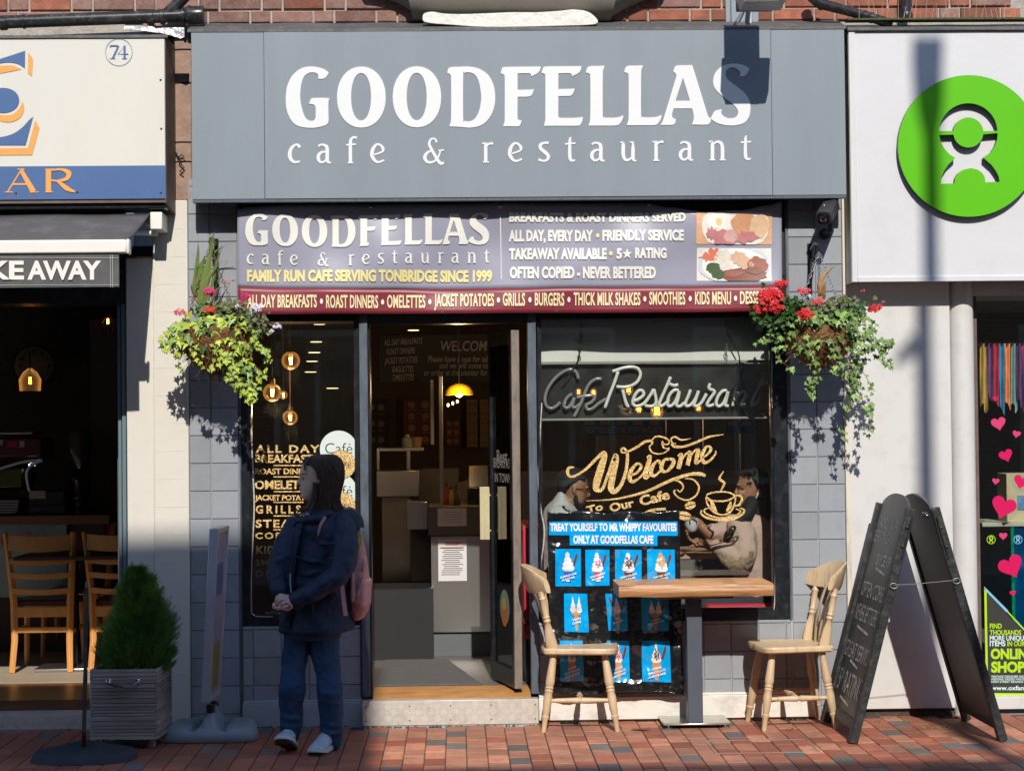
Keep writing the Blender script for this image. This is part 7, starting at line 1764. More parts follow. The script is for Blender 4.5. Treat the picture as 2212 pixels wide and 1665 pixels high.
# ================================================================ HANGING BASKETS
M['ivy_y'] = mat('ivy_yellow_green', (.36,.44,.05), .5, var=.25, vs=30, rnd=.45)
M['ivy_g'] = mat('ivy_green', (.19,.30,.07), .45, var=.25, vs=30, rnd=.45)
M['ivy_d'] = mat('ivy_dark_green', (.055,.11,.022), .45, var=.25, vs=30, rnd=.4)
M['ger'] = mat('geranium_leaf', (.035,.09,.015), .5, var=.4, vs=40)
M['ger2'] = mat('dry_herb_leaf', (.12,.13,.05), .6, var=.4, vs=40)
M['stem'] = mat('red_brown_stem', (.16,.08,.04), .6, var=.3, vs=30)
M['coir'] = mat('coir_liner', (.23,.105,.04), .95, var=.5, vs=35, bump=1.0, bs=90, bdist=.02)
for k_ in ('ivy_y','ivy_g','ivy_d','ger'):
    b_ = M[k_].node_tree.nodes['Principled BSDF']; b_.inputs['Subsurface Weight'].default_value = 0.0
def ivy_leaf():
    m_ = MB(); pts = [(0,-.08),(.22,-.28),(.52,-.30),(.42,-.02),(.78,.16),(.40,.30),(.22,.42),(0,1.0),(-.22,.42),(-.40,.30),(-.78,.16),(-.42,-.02),(-.52,-.30),(-.22,-.28)]
    vs = [(0,.12,.0)]+[(x*.5, y*.62, -.10*abs(x)-(.06 if y > .6 else 0)+.02*math.sin(i*2.1)) for i,(x,y) in enumerate(pts)]
    m_.add(vs, [(0,1+i,1+(i+1)%len(pts)) for i in range(len(pts))]); return m_
def leaf_mesh(mm):
    me = ivy_leaf().mesh('ivy_leaf', smooth=0); me.materials.append(M[mm]); return me
LM = {k: leaf_mesh(k) for k in ('ivy_y','ivy_g','ivy_d')}
def leafM(p, size, rr, out=None):
    n = Vector((rr.gauss(0,.45), -1+rr.gauss(0,.25), .55+rr.gauss(0,.35)))
    if out is not None: n += out*.8
    n.normalize(); tip = Vector((rr.gauss(0,.45), -.3, -1+rr.gauss(0,.35))); tip = (tip-n*tip.dot(n)).normalized(); x_ = tip.cross(n)
    Mx = Matrix((x_, tip, n)).transposed().to_4x4() @ Matrix.Scale(size, 4); Mx.translation = p; return Mx
def small_leaf(m_, p, s_, rr, mi=0, lob=7):
    n = Vector((rr.gauss(0,.6), -1+rr.gauss(0,.4), .6+rr.gauss(0,.5))).normalized(); a = n.orthogonal().normalized(); b = n.cross(a); k = rr.random()*6
    vs = [p]+[p+(a*math.cos(k+i*2*math.pi/lob)+b*math.sin(k+i*2*math.pi/lob))*s_*(1 if i%2 else .78)+n*(.25*s_) for i in range(lob)]
    m_.add(vs, [(0,1+i,1+(i+1)%lob) for i in range(lob)], mi)
def flower(par, px, py, rpx, Y, col, n=26, nm='flower_head', squash=.7):
    rr = random.Random(int(px*3+py)); c = P(px,py,Y); R_ = rpx/400
    m_ = MB()
    for i in range(n):
        d = Vector((rr.gauss(0,1), rr.gauss(0,1), rr.gauss(0,squash))).normalized()*R_*rr.uniform(.5,1); d.z *= squash
        p = c+d; s_ = R_*.36; nn = (d.normalized()+Vector((0,-.8,.3))).normalized(); a = nn.orthogonal().normalized(); b = nn.cross(a); k0 = rr.random()*6
        for j in range(5):
            an = k0+j*1.2566; u = a*math.cos(an)+b*math.sin(an); w = a*math.cos(an+1.57)+b*math.sin(an+1.57)
            m_.add([p, p+u*s_*.6+w*s_*.3, p+u*s_+nn*s_*.2, p+u*s_*.6-w*s_*.3], [(0,1,2,3)])
    o_ = obj(nm, m_, col, par, smooth=0); return o_
def fmat(n, c): return mat(n, c, .5, var=.2, vs=40)
FC = {'magenta': fmat('petal_magenta',(.62,.02,.17)), 'red': fmat('petal_red',(.62,.012,.015)), 'scarlet': fmat('petal_scarlet',(.70,.06,.02)), 'white': fmat('petal_white',(.72,.68,.78)), 'pink': fmat('petal_pink',(.60,.22,.24)), 'coral': fmat('petal_coral',(.68,.07,.09))}
def basket(cx, cy, rpx, Yc, blobs, trails, leafmat, label, hook, name_seed, dark_blobs, nmax=285, bh=88):
    rr = random.Random(name_seed); c = P(cx, cy, Yc)
    t = thing('hanging_basket', c, label, 'hanging basket', 'flower baskets on the grey pillars')
    R_ = rpx/401; m_ = MB()
    prof = [(R_*math.sin(a*math.pi/14), -bh/401*math.cos(a*math.pi/14)) for a in range(1,8)]+[(R_*.96, .012),(R_*.7,.008)]
    def rough(m_):
        m_.v = [tuple(Vector(v)+Vector((noise.noise(Vector(v)*28),noise.noise(Vector(v)*31+Vector((5,0,0))),noise.noise(Vector(v)*25)))*.022) for v in m_.v]
    m_.lathe(prof, 40, c); rough(m_); obj('coir_liner', m_, M['coir'], t)
    m_ = MB()
    for i in range(500):
        a = rr.random()*2*math.pi; h = rr.random(); rad = R_*math.sin(h*math.pi/2); p = c+Vector((rad*math.cos(a), rad*math.sin(a), -bh/401*math.cos(h*math.pi/2)))
        if p.y > c.y+.05: continue
        e = p+Vector((rr.gauss(0,.03), -abs(rr.gauss(0,.015)), -abs(rr.gauss(0,.03)))); m_.tube([p, (p+e)/2+Vector((0,-.01,.005)), e], .0011, 3, cap=False)
    obj('coir_fibre', m_, M['coir'], t, kind='stuff')
    # leaves in clumps
    pos = []
    for (bx, by, rx, ry, n, s_) in blobs:
        for i in range(n):
            while True:
                u, v = rr.uniform(-1,1), rr.uniform(-1,1)
                if u*u+v*v < 1: break
            dep = math.sqrt(max(0,1-u*u-v*v)); Y = Yc-(.04+.17*dep*rr.uniform(.7,1.05))
            pos.append((P(bx+u*rx, by+v*ry, Y), s_*rr.uniform(.7,1.2), Vector((u,0,-v*.8))))
    st_ = MB()
    for tr in trails:
        pp = catmull([(a,b) for a,b in tr[0]], 6, False); Yt = Yc+tr[2]; m2 = [P(p.x,p.y,Yt-.02*math.sin(i*.4)) for i,p in enumerate(pp)]
        st_.tube(m2, .0016, 4, cap=False)
        for i,p in enumerate(m2):
            for q_ in range(tr[1]): 
                if rr.random() < tr[3]: pos.append((p+Vector((rr.gauss(0,.014), rr.gauss(-.006,.01), rr.gauss(0,.014))), .048*rr.uniform(.6,1.15), Vector((0,0,0))))
    obj('trailing_stem', st_, M['stem'], t)
    rr.shuffle(pos); pos.sort(key=lambda k: -k[1])
    for i,(p, s_, o_) in enumerate(pos[:nmax]):
        mk = leafmat if rr.random() < .62 else ('ivy_g' if rr.random() < .7 else 'ivy_d')
        inst('ivy_leaf', LM[mk], t, leafM(p, s_*1.0, rr, o_))
    extra = MB(); base = ivy_leaf()
    for (p, s_, o_) in pos[nmax:]:
        Mx = leafM(p, s_, rr, o_); extra.add([Mx @ Vector(v) for v in base.v], base.f)
    # extra leaf cover
    for (bx, by, rx, ry, n, s_) in blobs:
        for i in range(int(n*.5)):
            p = P(bx+rr.gauss(0,.5)*rx, by+rr.gauss(0,.5)*ry, Yc-.02-rr.random()*.12); Mx = leafM(p, s_*rr.uniform(.5,.9), rr); extra.add([Mx @ Vector(v) for v in base.v], base.f)
    if extra.v: obj('small_ivy_leaves', extra, M[leafmat], t, smooth=0, kind='stuff')
    for j, (bx, by, rx, ry, n, s_, mm) in enumerate(dark_blobs):
        m_ = MB()
        for i in range(n):
            p = P(bx+rr.gauss(0,.45)*rx, by+rr.gauss(0,.45)*ry, Yc-.02+rr.uniform(-.15,.10)); small_leaf(m_, p, s_*rr.uniform(.6,1.2), rr)
            if rr.random() < .12: m_.tube([p, c+Vector((rr.uniform(-.1,.1),0,.0))], .0012, 3, cap=False)
        obj('mixed_foliage', m_, M[mm], t, smooth=0, kind='stuff')
    # bracket and chains
    hk = P(*hook, Yc+.02)
    m_ = MB(); m_.tube([(hk.x,0,hk.z+.02),(hk.x,hk.y*.6,hk.z+.045),(hk.x,hk.y-.01,hk.z+.03),(hk.x,hk.y-.03,hk.z+.012),(hk.x,hk.y-.01,hk.z-.004)], .009, 8, flat=(1,.6)); m_.box(hk.x-.012,hk.x+.012,-.012,-.002,hk.z-.22,hk.z+.06)
    m_.tube([(hk.x,-.005,hk.z-.20),(hk.x,hk.y*.35,hk.z-.1),(hk.x,hk.y*.75,hk.z+.03)], .006, 6)
    obj('bracket', m_, M['black_paint'], t)
    for a in (200, 320, 80):
        e = c+Vector((R_*.93*math.cos(R(a)), R_*.93*math.sin(R(a)), .0)); chain((hk.x,hk.y-.01,hk.z-.01), e, .026, .0018, 'chain', t, M['galv'] if name_seed == 2 else mat('rusty_chain', (.20,.11,.08), .7, metal=.3))
    return t, c
bl, bc_ = basket(470, 716, 80, -.30,
  [(445,700,60,34,70,.075),(410,722,48,34,46,.07),(500,700,45,30,34,.07),(470,745,62,34,44,.065),(380,748,26,24,18,.055),(525,730,40,36,26,.06),(505,775,36,30,26,.058),(530,800,24,26,16,.055)],
  [(((410,745),(425,775),(450,795),(480,780)),1,-.2,.8),(((480,760),(490,800),(505,830),(530,845),(545,862)),2,-.2,.85),(((545,745),(575,760),(577,790),(562,815),(550,835)),2,-.15,.8),(((500,800),(520,825),(540,850),(540,862)),2,-.2,.9),(((395,720),(370,738),(355,745),(350,748)),1,-.12,.9),(((400,715),(372,722),(360,728)),1,-.12,.9),(((395,760),(385,785),(393,800)),1,-.1,.15)],
  'ivy_y', 'hanging basket of yellow green ivy with spiky leaves on the left grey pillar', (454,529), 1,
  [(490,672,50,22,260,.017,'ger2'),(545,700,34,28,160,.017,'ger2'),(450,675,30,18,120,.02,'ger')])
for args in ((452,630,16,-.42,'magenta'),(531,638,12,-.40,'magenta'),(502,604,6,-.30,'pink'),(490,610,8,-.30,'pink'),(420,647,9,-.3,'pink'),(388,675,13,-.42,'coral'),(452,669,14,-.48,'scarlet'),(508,663,13,-.42,'white'),(556,667,15,-.42,'white'),(598,704,11,-.1,'white'),(531,655,7,-.3,'pink'),(585,716,7,-.1,'white')):
    flower(bl, *args[:4], FC[args[4]], n=18)
rr = random.Random(9)
m_ = None
def blade(par, pts, w, Y, mm, nm='spike_leaf'):
    m_ = MB(); pp = catmull([(a,b) for a,b in pts], 6, False); n = len(pp); L_ = []; 
    for i, p in enumerate(pp):
        t_ = i/(n-1); ww = w*math.sin(min(1,(t_*1.15+.12))*math.pi)**.7*(1-t_*.55)/400 if t_ < .99 else .0005
        c = P(p.x,p.y,Y-.06*t_); a = pp[max(0,i-1)]; b = pp[min(n-1,i+1)]; d = Vector((b.x-a.x,0,-(b.y-a.y))).normalized(); s_ = Vector((-d.z,0,d.x)) 
        L_.append([c+s_*ww+Vector((0,.004,0)), c+Vector((0,-.002,0)), c-s_*ww+Vector((0,.004,0))])
    m_.v = [tuple(v) for r_ in L_ for v in r_]
    for i in range(n-1):
        for j in (0,1): m_.f.append((i*3+j,i*3+j+1,(i+1)*3+j+1,(i+1)*3+j)); m_.mi.append(0)
    return obj(nm, m_, mm, par, smooth=60)
M['spike'] = mat('spike_leaf_green', (.17,.24,.06), .45, var=.2, vs=8, stretch=(1,1,.2))
for pts, w in (([(430,660),(424,600),(428,540),(426,495)],7),([(436,660),(440,600),(455,545),(462,500),(468,490)],6),([(428,655),(415,625),(412,605)],4),([(440,655),(432,590),(440,560),(452,530)],8),([(432,658),(420,620),(425,580),(430,565)],6),([(444,655),(452,580),(454,520),(455,500)],5),([(450,650),(470,560),(482,530)],4),([(438,655),(446,610),(470,575),(480,562)],5),([(455,655),(470,625),(490,618)],4)):
    blade(bl, pts, w, -.30, M['spike'])
for args in (([(452,560),(470,540),(500,525)],3),([(455,640),(475,600),(492,560)],3)): blade(bl, args[0], args[1], -.1, M['spike'])
br, bc2 = basket(1770, 712, 76, -.30,
  [(1765,690,50,26,52,.075),(1810,690,50,30,46,.075),(1850,705,44,34,40,.062),(1790,735,44,36,22,.065),(1745,745,30,40,24,.065),(1865,745,38,38,30,.05),(1895,745,28,26,20,.042),(1715,712,20,18,8,.05)],
  [(((1755,740),(1762,780),(1760,810),(1757,843)),2,-.2,.75),(((1740,820),(1755,830),(1748,840)),2,-.2,.7),(((1855,760),(1850,800),(1848,830),(1862,860),(1874,895)),2,-.1,.8),(((1850,770),(1835,800),(1840,840),(1835,880)),2,-.05,.65),(((1890,740),(1905,770),(1920,790)),2,-.15,.8),(((1900,735),(1918,735),(1925,748)),1,-.15,.9),(((1700,730),(1660,730),(1644,738)),1,-.15,.9),(((1700,745),(1675,760),(1690,782),(1712,798)),1,-.18,.7),(((1800,760),(1815,790),(1805,800)),2,-.18,.8),(((1840,810),(1860,800),(1880,830),(1890,845)),1,-.03,.8),(((1835,870),(1825,900),(1815,925),(1820,945)),1,.05,.6),(((1875,880),(1880,915),(1875,930)),1,.0,.7)],
  'ivy_g', 'hanging basket of red geraniums and green ivy on the right grey pillar', (1768,540), 2,
  [(1682,682,52,42,520,.020,'ger'),(1700,665,40,24,120,.02,'ger'),(1790,660,60,20,180,.015,'ger2'),(1835,672,40,24,130,.016,'ger'),(1820,655,24,16,70,.013,'ger2')], nmax=290, bh=78)
for args in ((1665,640,26,-.47,'red',60),(1688,616,17,-.42,'red',32),(1643,667,15,-.46,'red',28),(1676,664,17,-.50,'red',30),(1652,652,14,-.48,'scarlet',18),(1736,629,14,-.40,'coral',24),(1767,650,14,-.45,'coral',22),(1739,677,18,-.52,'red',34),(1891,665,15,-.42,'red',30),(1865,629,6,-.34,'coral',8),(1748,640,7,-.34,'white',8),(1908,652,5,-.34,'pink',6),(1848,672,10,-.3,'white',10)):
    flower(br, *args[:4], FC[args[4]], n=args[5])
M['dry'] = mat('dry_strap_leaf', (.50,.27,.12), .6, var=.2)
blade(br, [(1772,640),(1775,605),(1795,580),(1821,564)], 6, -.30, M['dry'], 'dry_leaf'); blade(br, [(1778,640),(1780,620),(1787,600)], 7, -.32, M['dry'], 'dry_leaf'); blade(br, [(1770,640),(1768,620),(1764,610)], 4, -.30, M['dry'], 'dry_leaf')
# ================================================================ PLANTER WITH CONIFER
g_ = G(268, 1620)
pt_ = thing('wooden_planter', (0,0,0), 'slatted grey timber planter on castors with a steel handle, holding a small conifer', 'planter')
M['slat'] = mat('weathered_slat', (.46,.38,.34), .8, var=.25, vs=8, stretch=(.3,1,4), bump=.5, bs=30, rnd=.22, dirt=(.12,.09,.08), dirt_amt=.5, ds=15)
bw_, bd_, z0_ = .322/2, .36/2, .055
hs = [.022,.018,.020,.018,.027,.026,.018,.016,.019,.018,.028,.020,.018,.019,.026,.020,.018,.022,.020]
z = z0_; k = 0
tot = sum(hs); H_ = .385; sc_ = H_/(tot+.0015*len(hs))
for h in hs:
    h *= sc_
    m_ = MB(); e = .002*math.sin(k*3.1); m_.box(-bw_, bw_, -bd_-.012-e, -bd_, z, z+h-.0025); obj('slat', m_, M['slat'], pt_, bevel=.0012)
    m_ = MB(); m_.box(bw_+.0005, bw_+.013+e, -bd_-.012, bd_, z, z+h-.0025); obj('slat', m_, M['slat'], pt_, bevel=.0012)
    m_ = MB(); m_.box(-bw_-.013, -bw_-.0005, -bd_-.012, bd_, z, z+h-.0025); obj('slat', m_, M['slat'], pt_, bevel=.0012)
    z += h; k += 1
m_ = MB(); m_.box(-bw_+.004, bw_-.004, -bd_+.002, bd_-.004, z0_+.002, z-.045); obj('soil_box', m_, mat('soil', (.03,.022,.016), .95, bump=1, bs=60), pt_, smooth=0)
for sx in (-1,1):
    for sy in (-1,1):
        m_ = MB(); cx_2, cy_2 = sx*(bw_-.03), sy*(bd_-.05); m_.lathe([(.021,-.009),(.024,-.007),(.024,.007),(.021,.009)], 18, (cx_2,cy_2-.01,.025), (.6,.8,0)); cw = obj('castor_wheel', m_, mat('castor_grey', (.35,.36,.37), .4), pt_)
        m_ = MB(); m_.hexa([(cx_2-.016,cy_2-.03,.022),(cx_2+.016,cy_2-.03,.022),(cx_2+.016,cy_2+.01,.022),(cx_2-.016,cy_2+.01,.022)],[(cx_2-.018,cy_2-.02,.0545),(cx_2+.018,cy_2-.02,.0545),(cx_2+.018,cy_2+.02,.0545),(cx_2-.018,cy_2+.02,.0545)]); m_ = MB(); m_.box(cx_2-.018,cx_2-.012,cy_2-.02,cy_2+.02,.02,.0545); m_.box(cx_2+.012,cx_2+.018,cy_2-.02,cy_2+.02,.02,.0545); obj('castor_fork', m_, M['chrome'], pt_)
hz = z-.065
m_ = MB(); hp = [(-.075,-bd_-.014,hz),(-.072,-bd_-.035,hz-.004),(-.045,-bd_-.045,hz-.016),(0,-bd_-.048,hz-.021),(.045,-bd_-.045,hz-.016),(.072,-bd_-.035,hz-.004),(.075,-bd_-.014,hz)]
m_.tube(hp, [.006,.0065,.007,.0075,.007,.0065,.006], 10); 
for sx in (-1,1): m_.lathe([(.016,0),(.015,.004),(.008,.008)], 16, (sx*.075,-bd_-.0135,hz), (0,-1,0))
obj('handle', m_, M['chrome'], pt_)
M['conifer'] = mat('conifer_green', (.10,.25,.045), .65, var=.6, vs=16, dirt=(.40,.48,.06), dirt_amt=.8, ds=7)
rr = random.Random(21); m_ = MB()
prof_c = [(0,.140),(.08,.172),(.2,.182),(.35,.172),(.5,.145),(.66,.105),(.8,.080),(.92,.055),(1.0,.01)]
CH = .535
def cr(t):
    for i in range(len(prof_c)-1):
        if t <= prof_c[i+1][0]: a,b = prof_c[i],prof_c[i+1]; return a[1]+(b[1]-a[1])*(t-a[0])/(b[0]-a[0])
    return .004
def cx_off(t): return .035*math.sin(t*2.2)-.03*t
for i in range(10500):
    t = rr.random()**1.15; a = rr.random()*2*math.pi; lump = 1+.34*noise.noise(Vector((math.cos(a)*2.4, math.sin(a)*2.4, t*6+3)))+.30*noise.noise(Vector((math.cos(a)*5, math.sin(a)*5, t*13)))
    rad = cr(t)*lump*(rr.random()**.4); p = Vector((.03+cx_off(t)+rad*math.cos(a), rad*math.sin(a), z-.05+t*CH))
    out = Vector((math.cos(a)*.75, math.sin(a)*.75, .8)).normalized(); L_ = rr.uniform(.022,.05)*(1.5 if rr.random() < .12 else 1)
    sd = out.cross(Vector((rr.gauss(0,1),rr.gauss(0,1),rr.gauss(0,1)))).normalized()
    # feathery spray: central line with side needles
    tip = p+out*L_+Vector((rr.gauss(0,.006),rr.gauss(0,.006),.004)); 
    for w, f0, f1 in ((.0028,0,1),):
        m_.add([p-sd*w, p+sd*w, tip], [(0,1,2)])
    for f in (.25,.5,.75):
        b = p.lerp(tip, f)
        for s_ in (-1,1): m_.add([b-out*.0015, b+out*.002, b+(out*.6+sd*s_*.8)*L_*.32], [(0,1,2)])
con_o = obj('conifer_foliage', m_, M['conifer'], pt_, smooth=0, kind='stuff')
m_ = MB(); m_.tube([(.03,0,z-.06),(.03,0,z+.3)], [.014,.006], 8); obj('trunk', m_, M['stem'], pt_)
m_ = MB(); 
for i in range(14):
    f = i/13; p = Vector((-.10-.05*f+.01*math.sin(i), -bd_*.5, z-.03+.14*f)); small_leaf(m_, p, .011, rr); small_leaf(m_, p+Vector((.012,0,.006)), .009, rr)
m_.tube([(-.09,-bd_*.5,z-.05),(-.13,-bd_*.5,z+.04),(-.155,-bd_*.5,z+.115)], .0018, 4); 
for i in range(60): small_leaf(m_, Vector((rr.uniform(-.15,.15), -bd_+.02+rr.random()*.1, z-.03+rr.random()*.03)), .010, rr)
obj('small_plant', m_, M['ger2'], pt_, smooth=0, kind='stuff')
pt_.location = (g_.x+.01, g_.y+.19, 0); pt_.rotation_euler = (0,0,R(-3))
# ================================================================ PAVEMENT SIGN ON A GREY BASE
M['gplastic'] = mat('grey_plastic_base', (.30,.36,.42), .5, var=.1, vs=8, dirt=(.3,.28,.26), dirt_amt=.3, ds=6)
gf = G(447, 1606); sp_o = thing('pavement_sign', (gf.x, gf.y+.2, 0), 'swinging poster sign seen edge on, on a broad grey plastic base beside the planter', 'sign')
m_ = MB(); HX, HY = .246, .235; oy = gf.y+HY
def hgt(u, v):
    e = max(abs(u), abs(v)); 
    slab = .062*min(1, (1-e)/.10)**.5 if e < 1 else 0
    wing = .022*max(0, 1-((abs(u)-.66)/.34)**4)*(1-abs(v)**4)*(.75+.25*v)
    cen = .10*math.exp(-(u/.17)**4)*max(0,1-abs(v-.1)**1.6)
    slot = -.02 if abs(u) < .2 and -.80 < v < -.70 else 0
    gro = -.024*math.exp(-((abs(u)-.31)/.05)**2)*(1-abs(v)**4)
    return slab+(wing+cen+slot+gro)*min(1,(1-e)/.15)
def bfn(a, b):
    u, v = a*2-1, b*2-1
    # squircle footprint, wider at the front
    k = (abs(u)**4+abs(v)**4)**.25; e = max(abs(u),abs(v)); s_ = e/k if k > 1e-6 else 1
    return Vector((gf.x+u*s_*HX*(1-.10*v), oy+v*s_*HY, .004+hgt(u,v)))
m_.grid(56, 44, bfn); 
bo_ = obj('weighted_base', m_, M['gplastic'], sp_o, smooth=60)
so_ = bo_.modifiers.new('thick','SOLIDIFY'); so_.thickness = .004; so_.offset = -1
m_ = MB(); cz0 = .10
for dy in (-.06,.10): m_.lathe([(.022,0),(.022,.055)], 14, (gf.x+.0, oy+dy, cz0+.02)); 
for k in range(6): m_.lathe([(.0245,k*.009),(.0245,k*.009+.005)], 14, (gf.x, oy-.06, cz0+.03))
obj('spring_post', m_, M['pipe'], sp_o)
# board, edge on and slightly rotated
def pbz(py): return P(460, py, oy).z
bz0, bz1 = pbz(1508), pbz(1138)
dirv = Vector((.05,1,0)).normalized()
pn = Vector((dirv.y,-dirv.x,0))
bc0 = P(455, 1400, oy); lean = .02
def bpt(s_, o, z): return Vector((bc0.x,oy,0))+dirv*s_+pn*(o+.055*(z-bz0)/(bz1-bz0))+Vector((0,0,z))
def bb(name, s0,s1,o0,o1,z0,z1,mm,bev=.004):
    m_ = MB(); m_.hexa([bpt(s0,o0,z0),bpt(s1,o0,z0),bpt(s1,o1,z0),bpt(s0,o1,z0)],[bpt(s0,o0,z1),bpt(s1,o0,z1),bpt(s1,o1,z1),bpt(s0,o1,z1)]); return obj(name, m_, mm, sp_o, bevel=bev)
M['snap'] = mat('silver_snap_frame', (.52,.52,.56), .35, metal=.1)
bb('frame_edge', -.17,-.145,-.028,.022, bz0,bz1, M['snap']); bb('frame_edge', .145,.17,-.028,.022, bz0,bz1, M['snap']); bb('frame_edge', -.144,.144,-.028,.022, bz1-.03,bz1, mat('frame_top_cream', (.60,.50,.40), .4)); bb('frame_edge', -.144,.144,-.028,.022, bz0,bz0+.03, M['snap'])
bb('poster_panel', -.1445,.1445,-.012,.012, bz0+.03,bz1-.03, mat('faded_poster', (.42,.38,.48), .4, var=.35, vs=5, dirt=(.08,.14,.45), dirt_amt=.8, ds=4), 0)
bb('poster_picture', -.11,.11,.0125,.0145, bz0+.06,bz0+.30, mat('yellow_picture', (.34,.26,.07), .5, var=.3), 0); bb('poster_picture', -.11,.09,.0125,.0145, bz0+.55,bz0+.72, mat('blue_picture', (.14,.19,.36), .5, var=.4), 0)
# ================================================================ POLE SIGN EDGE ON AT THE LEFT
gp_ = G(166, 1653); pl_o = thing('banner_stand', (gp_.x, gp_.y+.2, 0), 'thin dark upright sign seen edge on above a low black base at far left', 'sign')
m_ = MB(); HX, HY = .262, .20; oy = gp_.y+HY
def bf2(a, b):
    u, v = a*2-1, b*2-1; k = (abs(u)**2.6+abs(v)**2.6)**(1/2.6); e = max(abs(u),abs(v)); s_ = e/k if k > 1e-6 else 1
    r_ = e; return Vector((gp_.x+u*s_*HX, oy+v*s_*HY, .003+.035*min(1,(1-r_)/.08)**.6 + .06*(1-r_)**1.1))
m_.grid(40, 34, bf2); obj('rubber_base', m_, mat('black_rubber', (.040,.046,.055), .75, var=.2, vs=20, bump=.2), pl_o, smooth=50)
zt = P(168, 1262, oy).z; m_ = MB()
rows = []
for i in range(30):
    t = i/29; zz = .05+(zt-.05)*t; w = .016+.004*noise.noise(Vector((0,0,zz*9))); cx2 = gp_.x-.004+.02*t+.004*noise.noise(Vector((3,0,zz*6))); hd = .19*min(1,(t*6+.25))
    if t > .97: w *= .7
    rd = Vector((gp_.x, oy+11, 0)).normalized(); sd_ = Vector((rd.y,-rd.x,0)); c0_ = Vector((cx2,oy,zz)); w *= .62; rows.append([c0_-sd_*w-rd*hd, c0_+sd_*w-rd*hd, c0_+sd_*w+rd*hd, c0_-sd_*w+rd*hd])
m_.rings(rows, True); obj('sign_board', m_, mat('weathered_board', (.055,.052,.048), .7, var=.5, vs=25, dirt=(.15,.14,.12), dirt_amt=.6, ds=18), pl_o, smooth=0)
# fallen leaves, drain
for k, (px, py, s_, l_) in enumerate(((1385,1577,.045,'dry brown leaf lying on the paving left of the table base'),(1706,1578,.02,'small pale leaf scrap near the right chair leg'))):
    m_ = MB(); c = G(px, py); rr = random.Random(k); m_.add([c+Vector((0,0,.012))]+[c+Vector((math.cos(a)*s_*(1+.3*rr.random()), math.sin(a)*s_*.7, .004+.014*rr.random())) for a in [i*.7 for i in range(9)]], [(0,1+i,1+(i+1)%9) for i in range(9)])
    o_ = obj('fallen_leaf', m_, mat('dry_leaf_%d' % k, (.26,.10,.05), .7, var=.3)); tag(o_, l_, 'leaf')
m_ = MB(); a = G(1546,1627); b = G(1772,1626); c = G(1512,1583); w = .004
def fr(p, q_, w): 
    d = (q_-p).normalized(); n = Vector((-d.y,d.x,0))*w; return [p-n, p+n, q_+n, q_-n]
A_2 = Vector((a.x,a.y,0)); B_2 = Vector((b.x,a.y,0)); C_2 = Vector((b.x,a.y+.40,0)); D_2 = Vector((a.x,a.y+.40,0))
for p, q_ in ((A_2,B_2),(B_2,C_2),(C_2,D_2),(D_2,A_2)):
    f_ = fr(p,q_,w); m_.hexa([v+Vector((0,0,-.01)) for v in f_], [v+Vector((0,0,.0035)) for v in f_])
o_ = obj('inspection_cover_frame', m_, mat('worn_steel', (.42,.40,.38), .45, metal=.7, var=.2), smooth=0); tag(o_, 'thin steel frame of a paved inspection cover in front of the right chair', 'cover')
m_ = MB(); c = G(2050,1672); m_.lathe([(.20,-.01),(.20,.004),(.185,.006)], 40, (c.x,c.y,0)); dco = obj('drain_cover', m_, mat('cast_iron', (.035,.037,.04), .5, metal=.5, bump=.8, bs=60)); tag(dco, 'round black iron cover cut off by the bottom edge right of centre', 'cover')
rr = random.Random(31); m_ = MB()
for (px, py) in ((2000,1566),(2040,1572),(2008,1573),(1900,1560),(1330,1556),(1960,1559)):
    for k in range(8):
        p = G(px+rr.uniform(-8,8), py); e = p+Vector((rr.gauss(0,.012), rr.gauss(0,.008), rr.uniform(.006,.02))); m_.tube([p,e], .0014, 3)
o_ = obj('weeds', m_, mat('weed_green', (.10,.20,.03), .6, var=.4)); tag(o_, 'tiny green weeds in the paving joints by the white wall', 'weeds', kind='stuff')
# ================================================================ PEOPLE
M['skin'] = mat('skin', (.72,.46,.37), .5, var=.06, vs=14); M['skin2'] = mat('skin_tan', (.38,.19,.11), .5, var=.08, vs=14)
def hairm(n, c, sh=.38): return mat(n, c, sh, var=.6, vs=60, stretch=(3,3,.12), bump=.9, bs=90, bdist=.006)
M['hair'] = hairm('dark_brown_hair', (.085,.046,.030)); M['hair2'] = hairm('black_hair', (.010,.009,.009), .6)
def tex_noise(name, s):
    t = bpy.data.textures.new(name, 'CLOUDS'); t.noise_scale = s; t.noise_depth = 3; return t
FOLD = tex_noise('fold', .09); FOLD2 = tex_noise('fold_fine', .035)
def folds(o, st, tx): 
    d = o.modifiers.new('folds','DISPLACE'); d.texture = tx; d.strength = st; d.mid_level = .5; d.texture_coords = 'LOCAL'; return o
def lvl(m_, levels, Y0, n=28, pw=1.0, dyf=None):
    """stack of horizontal oval sections given as (py, x left, x right, half depth[, y shift])"""
    rings = []
    for L_ in levels:
        py, xl, xr, hd = L_[:4]; dy = L_[4] if len(L_) > 4 else 0
        a = P(xl, py, Y0); b = P(xr, py, Y0); c = (a+b)/2; hw = (b.x-a.x)/2
        rings.append([(c.x+hw*math.copysign(abs(math.cos(t))**pw, math.cos(t)), Y0+dy+hd*math.copysign(abs(math.sin(t))**pw, math.sin(t)), c.z) for t in [2*math.pi*i/n for i in range(n)]])
    m_.rings(rings, True); return m_
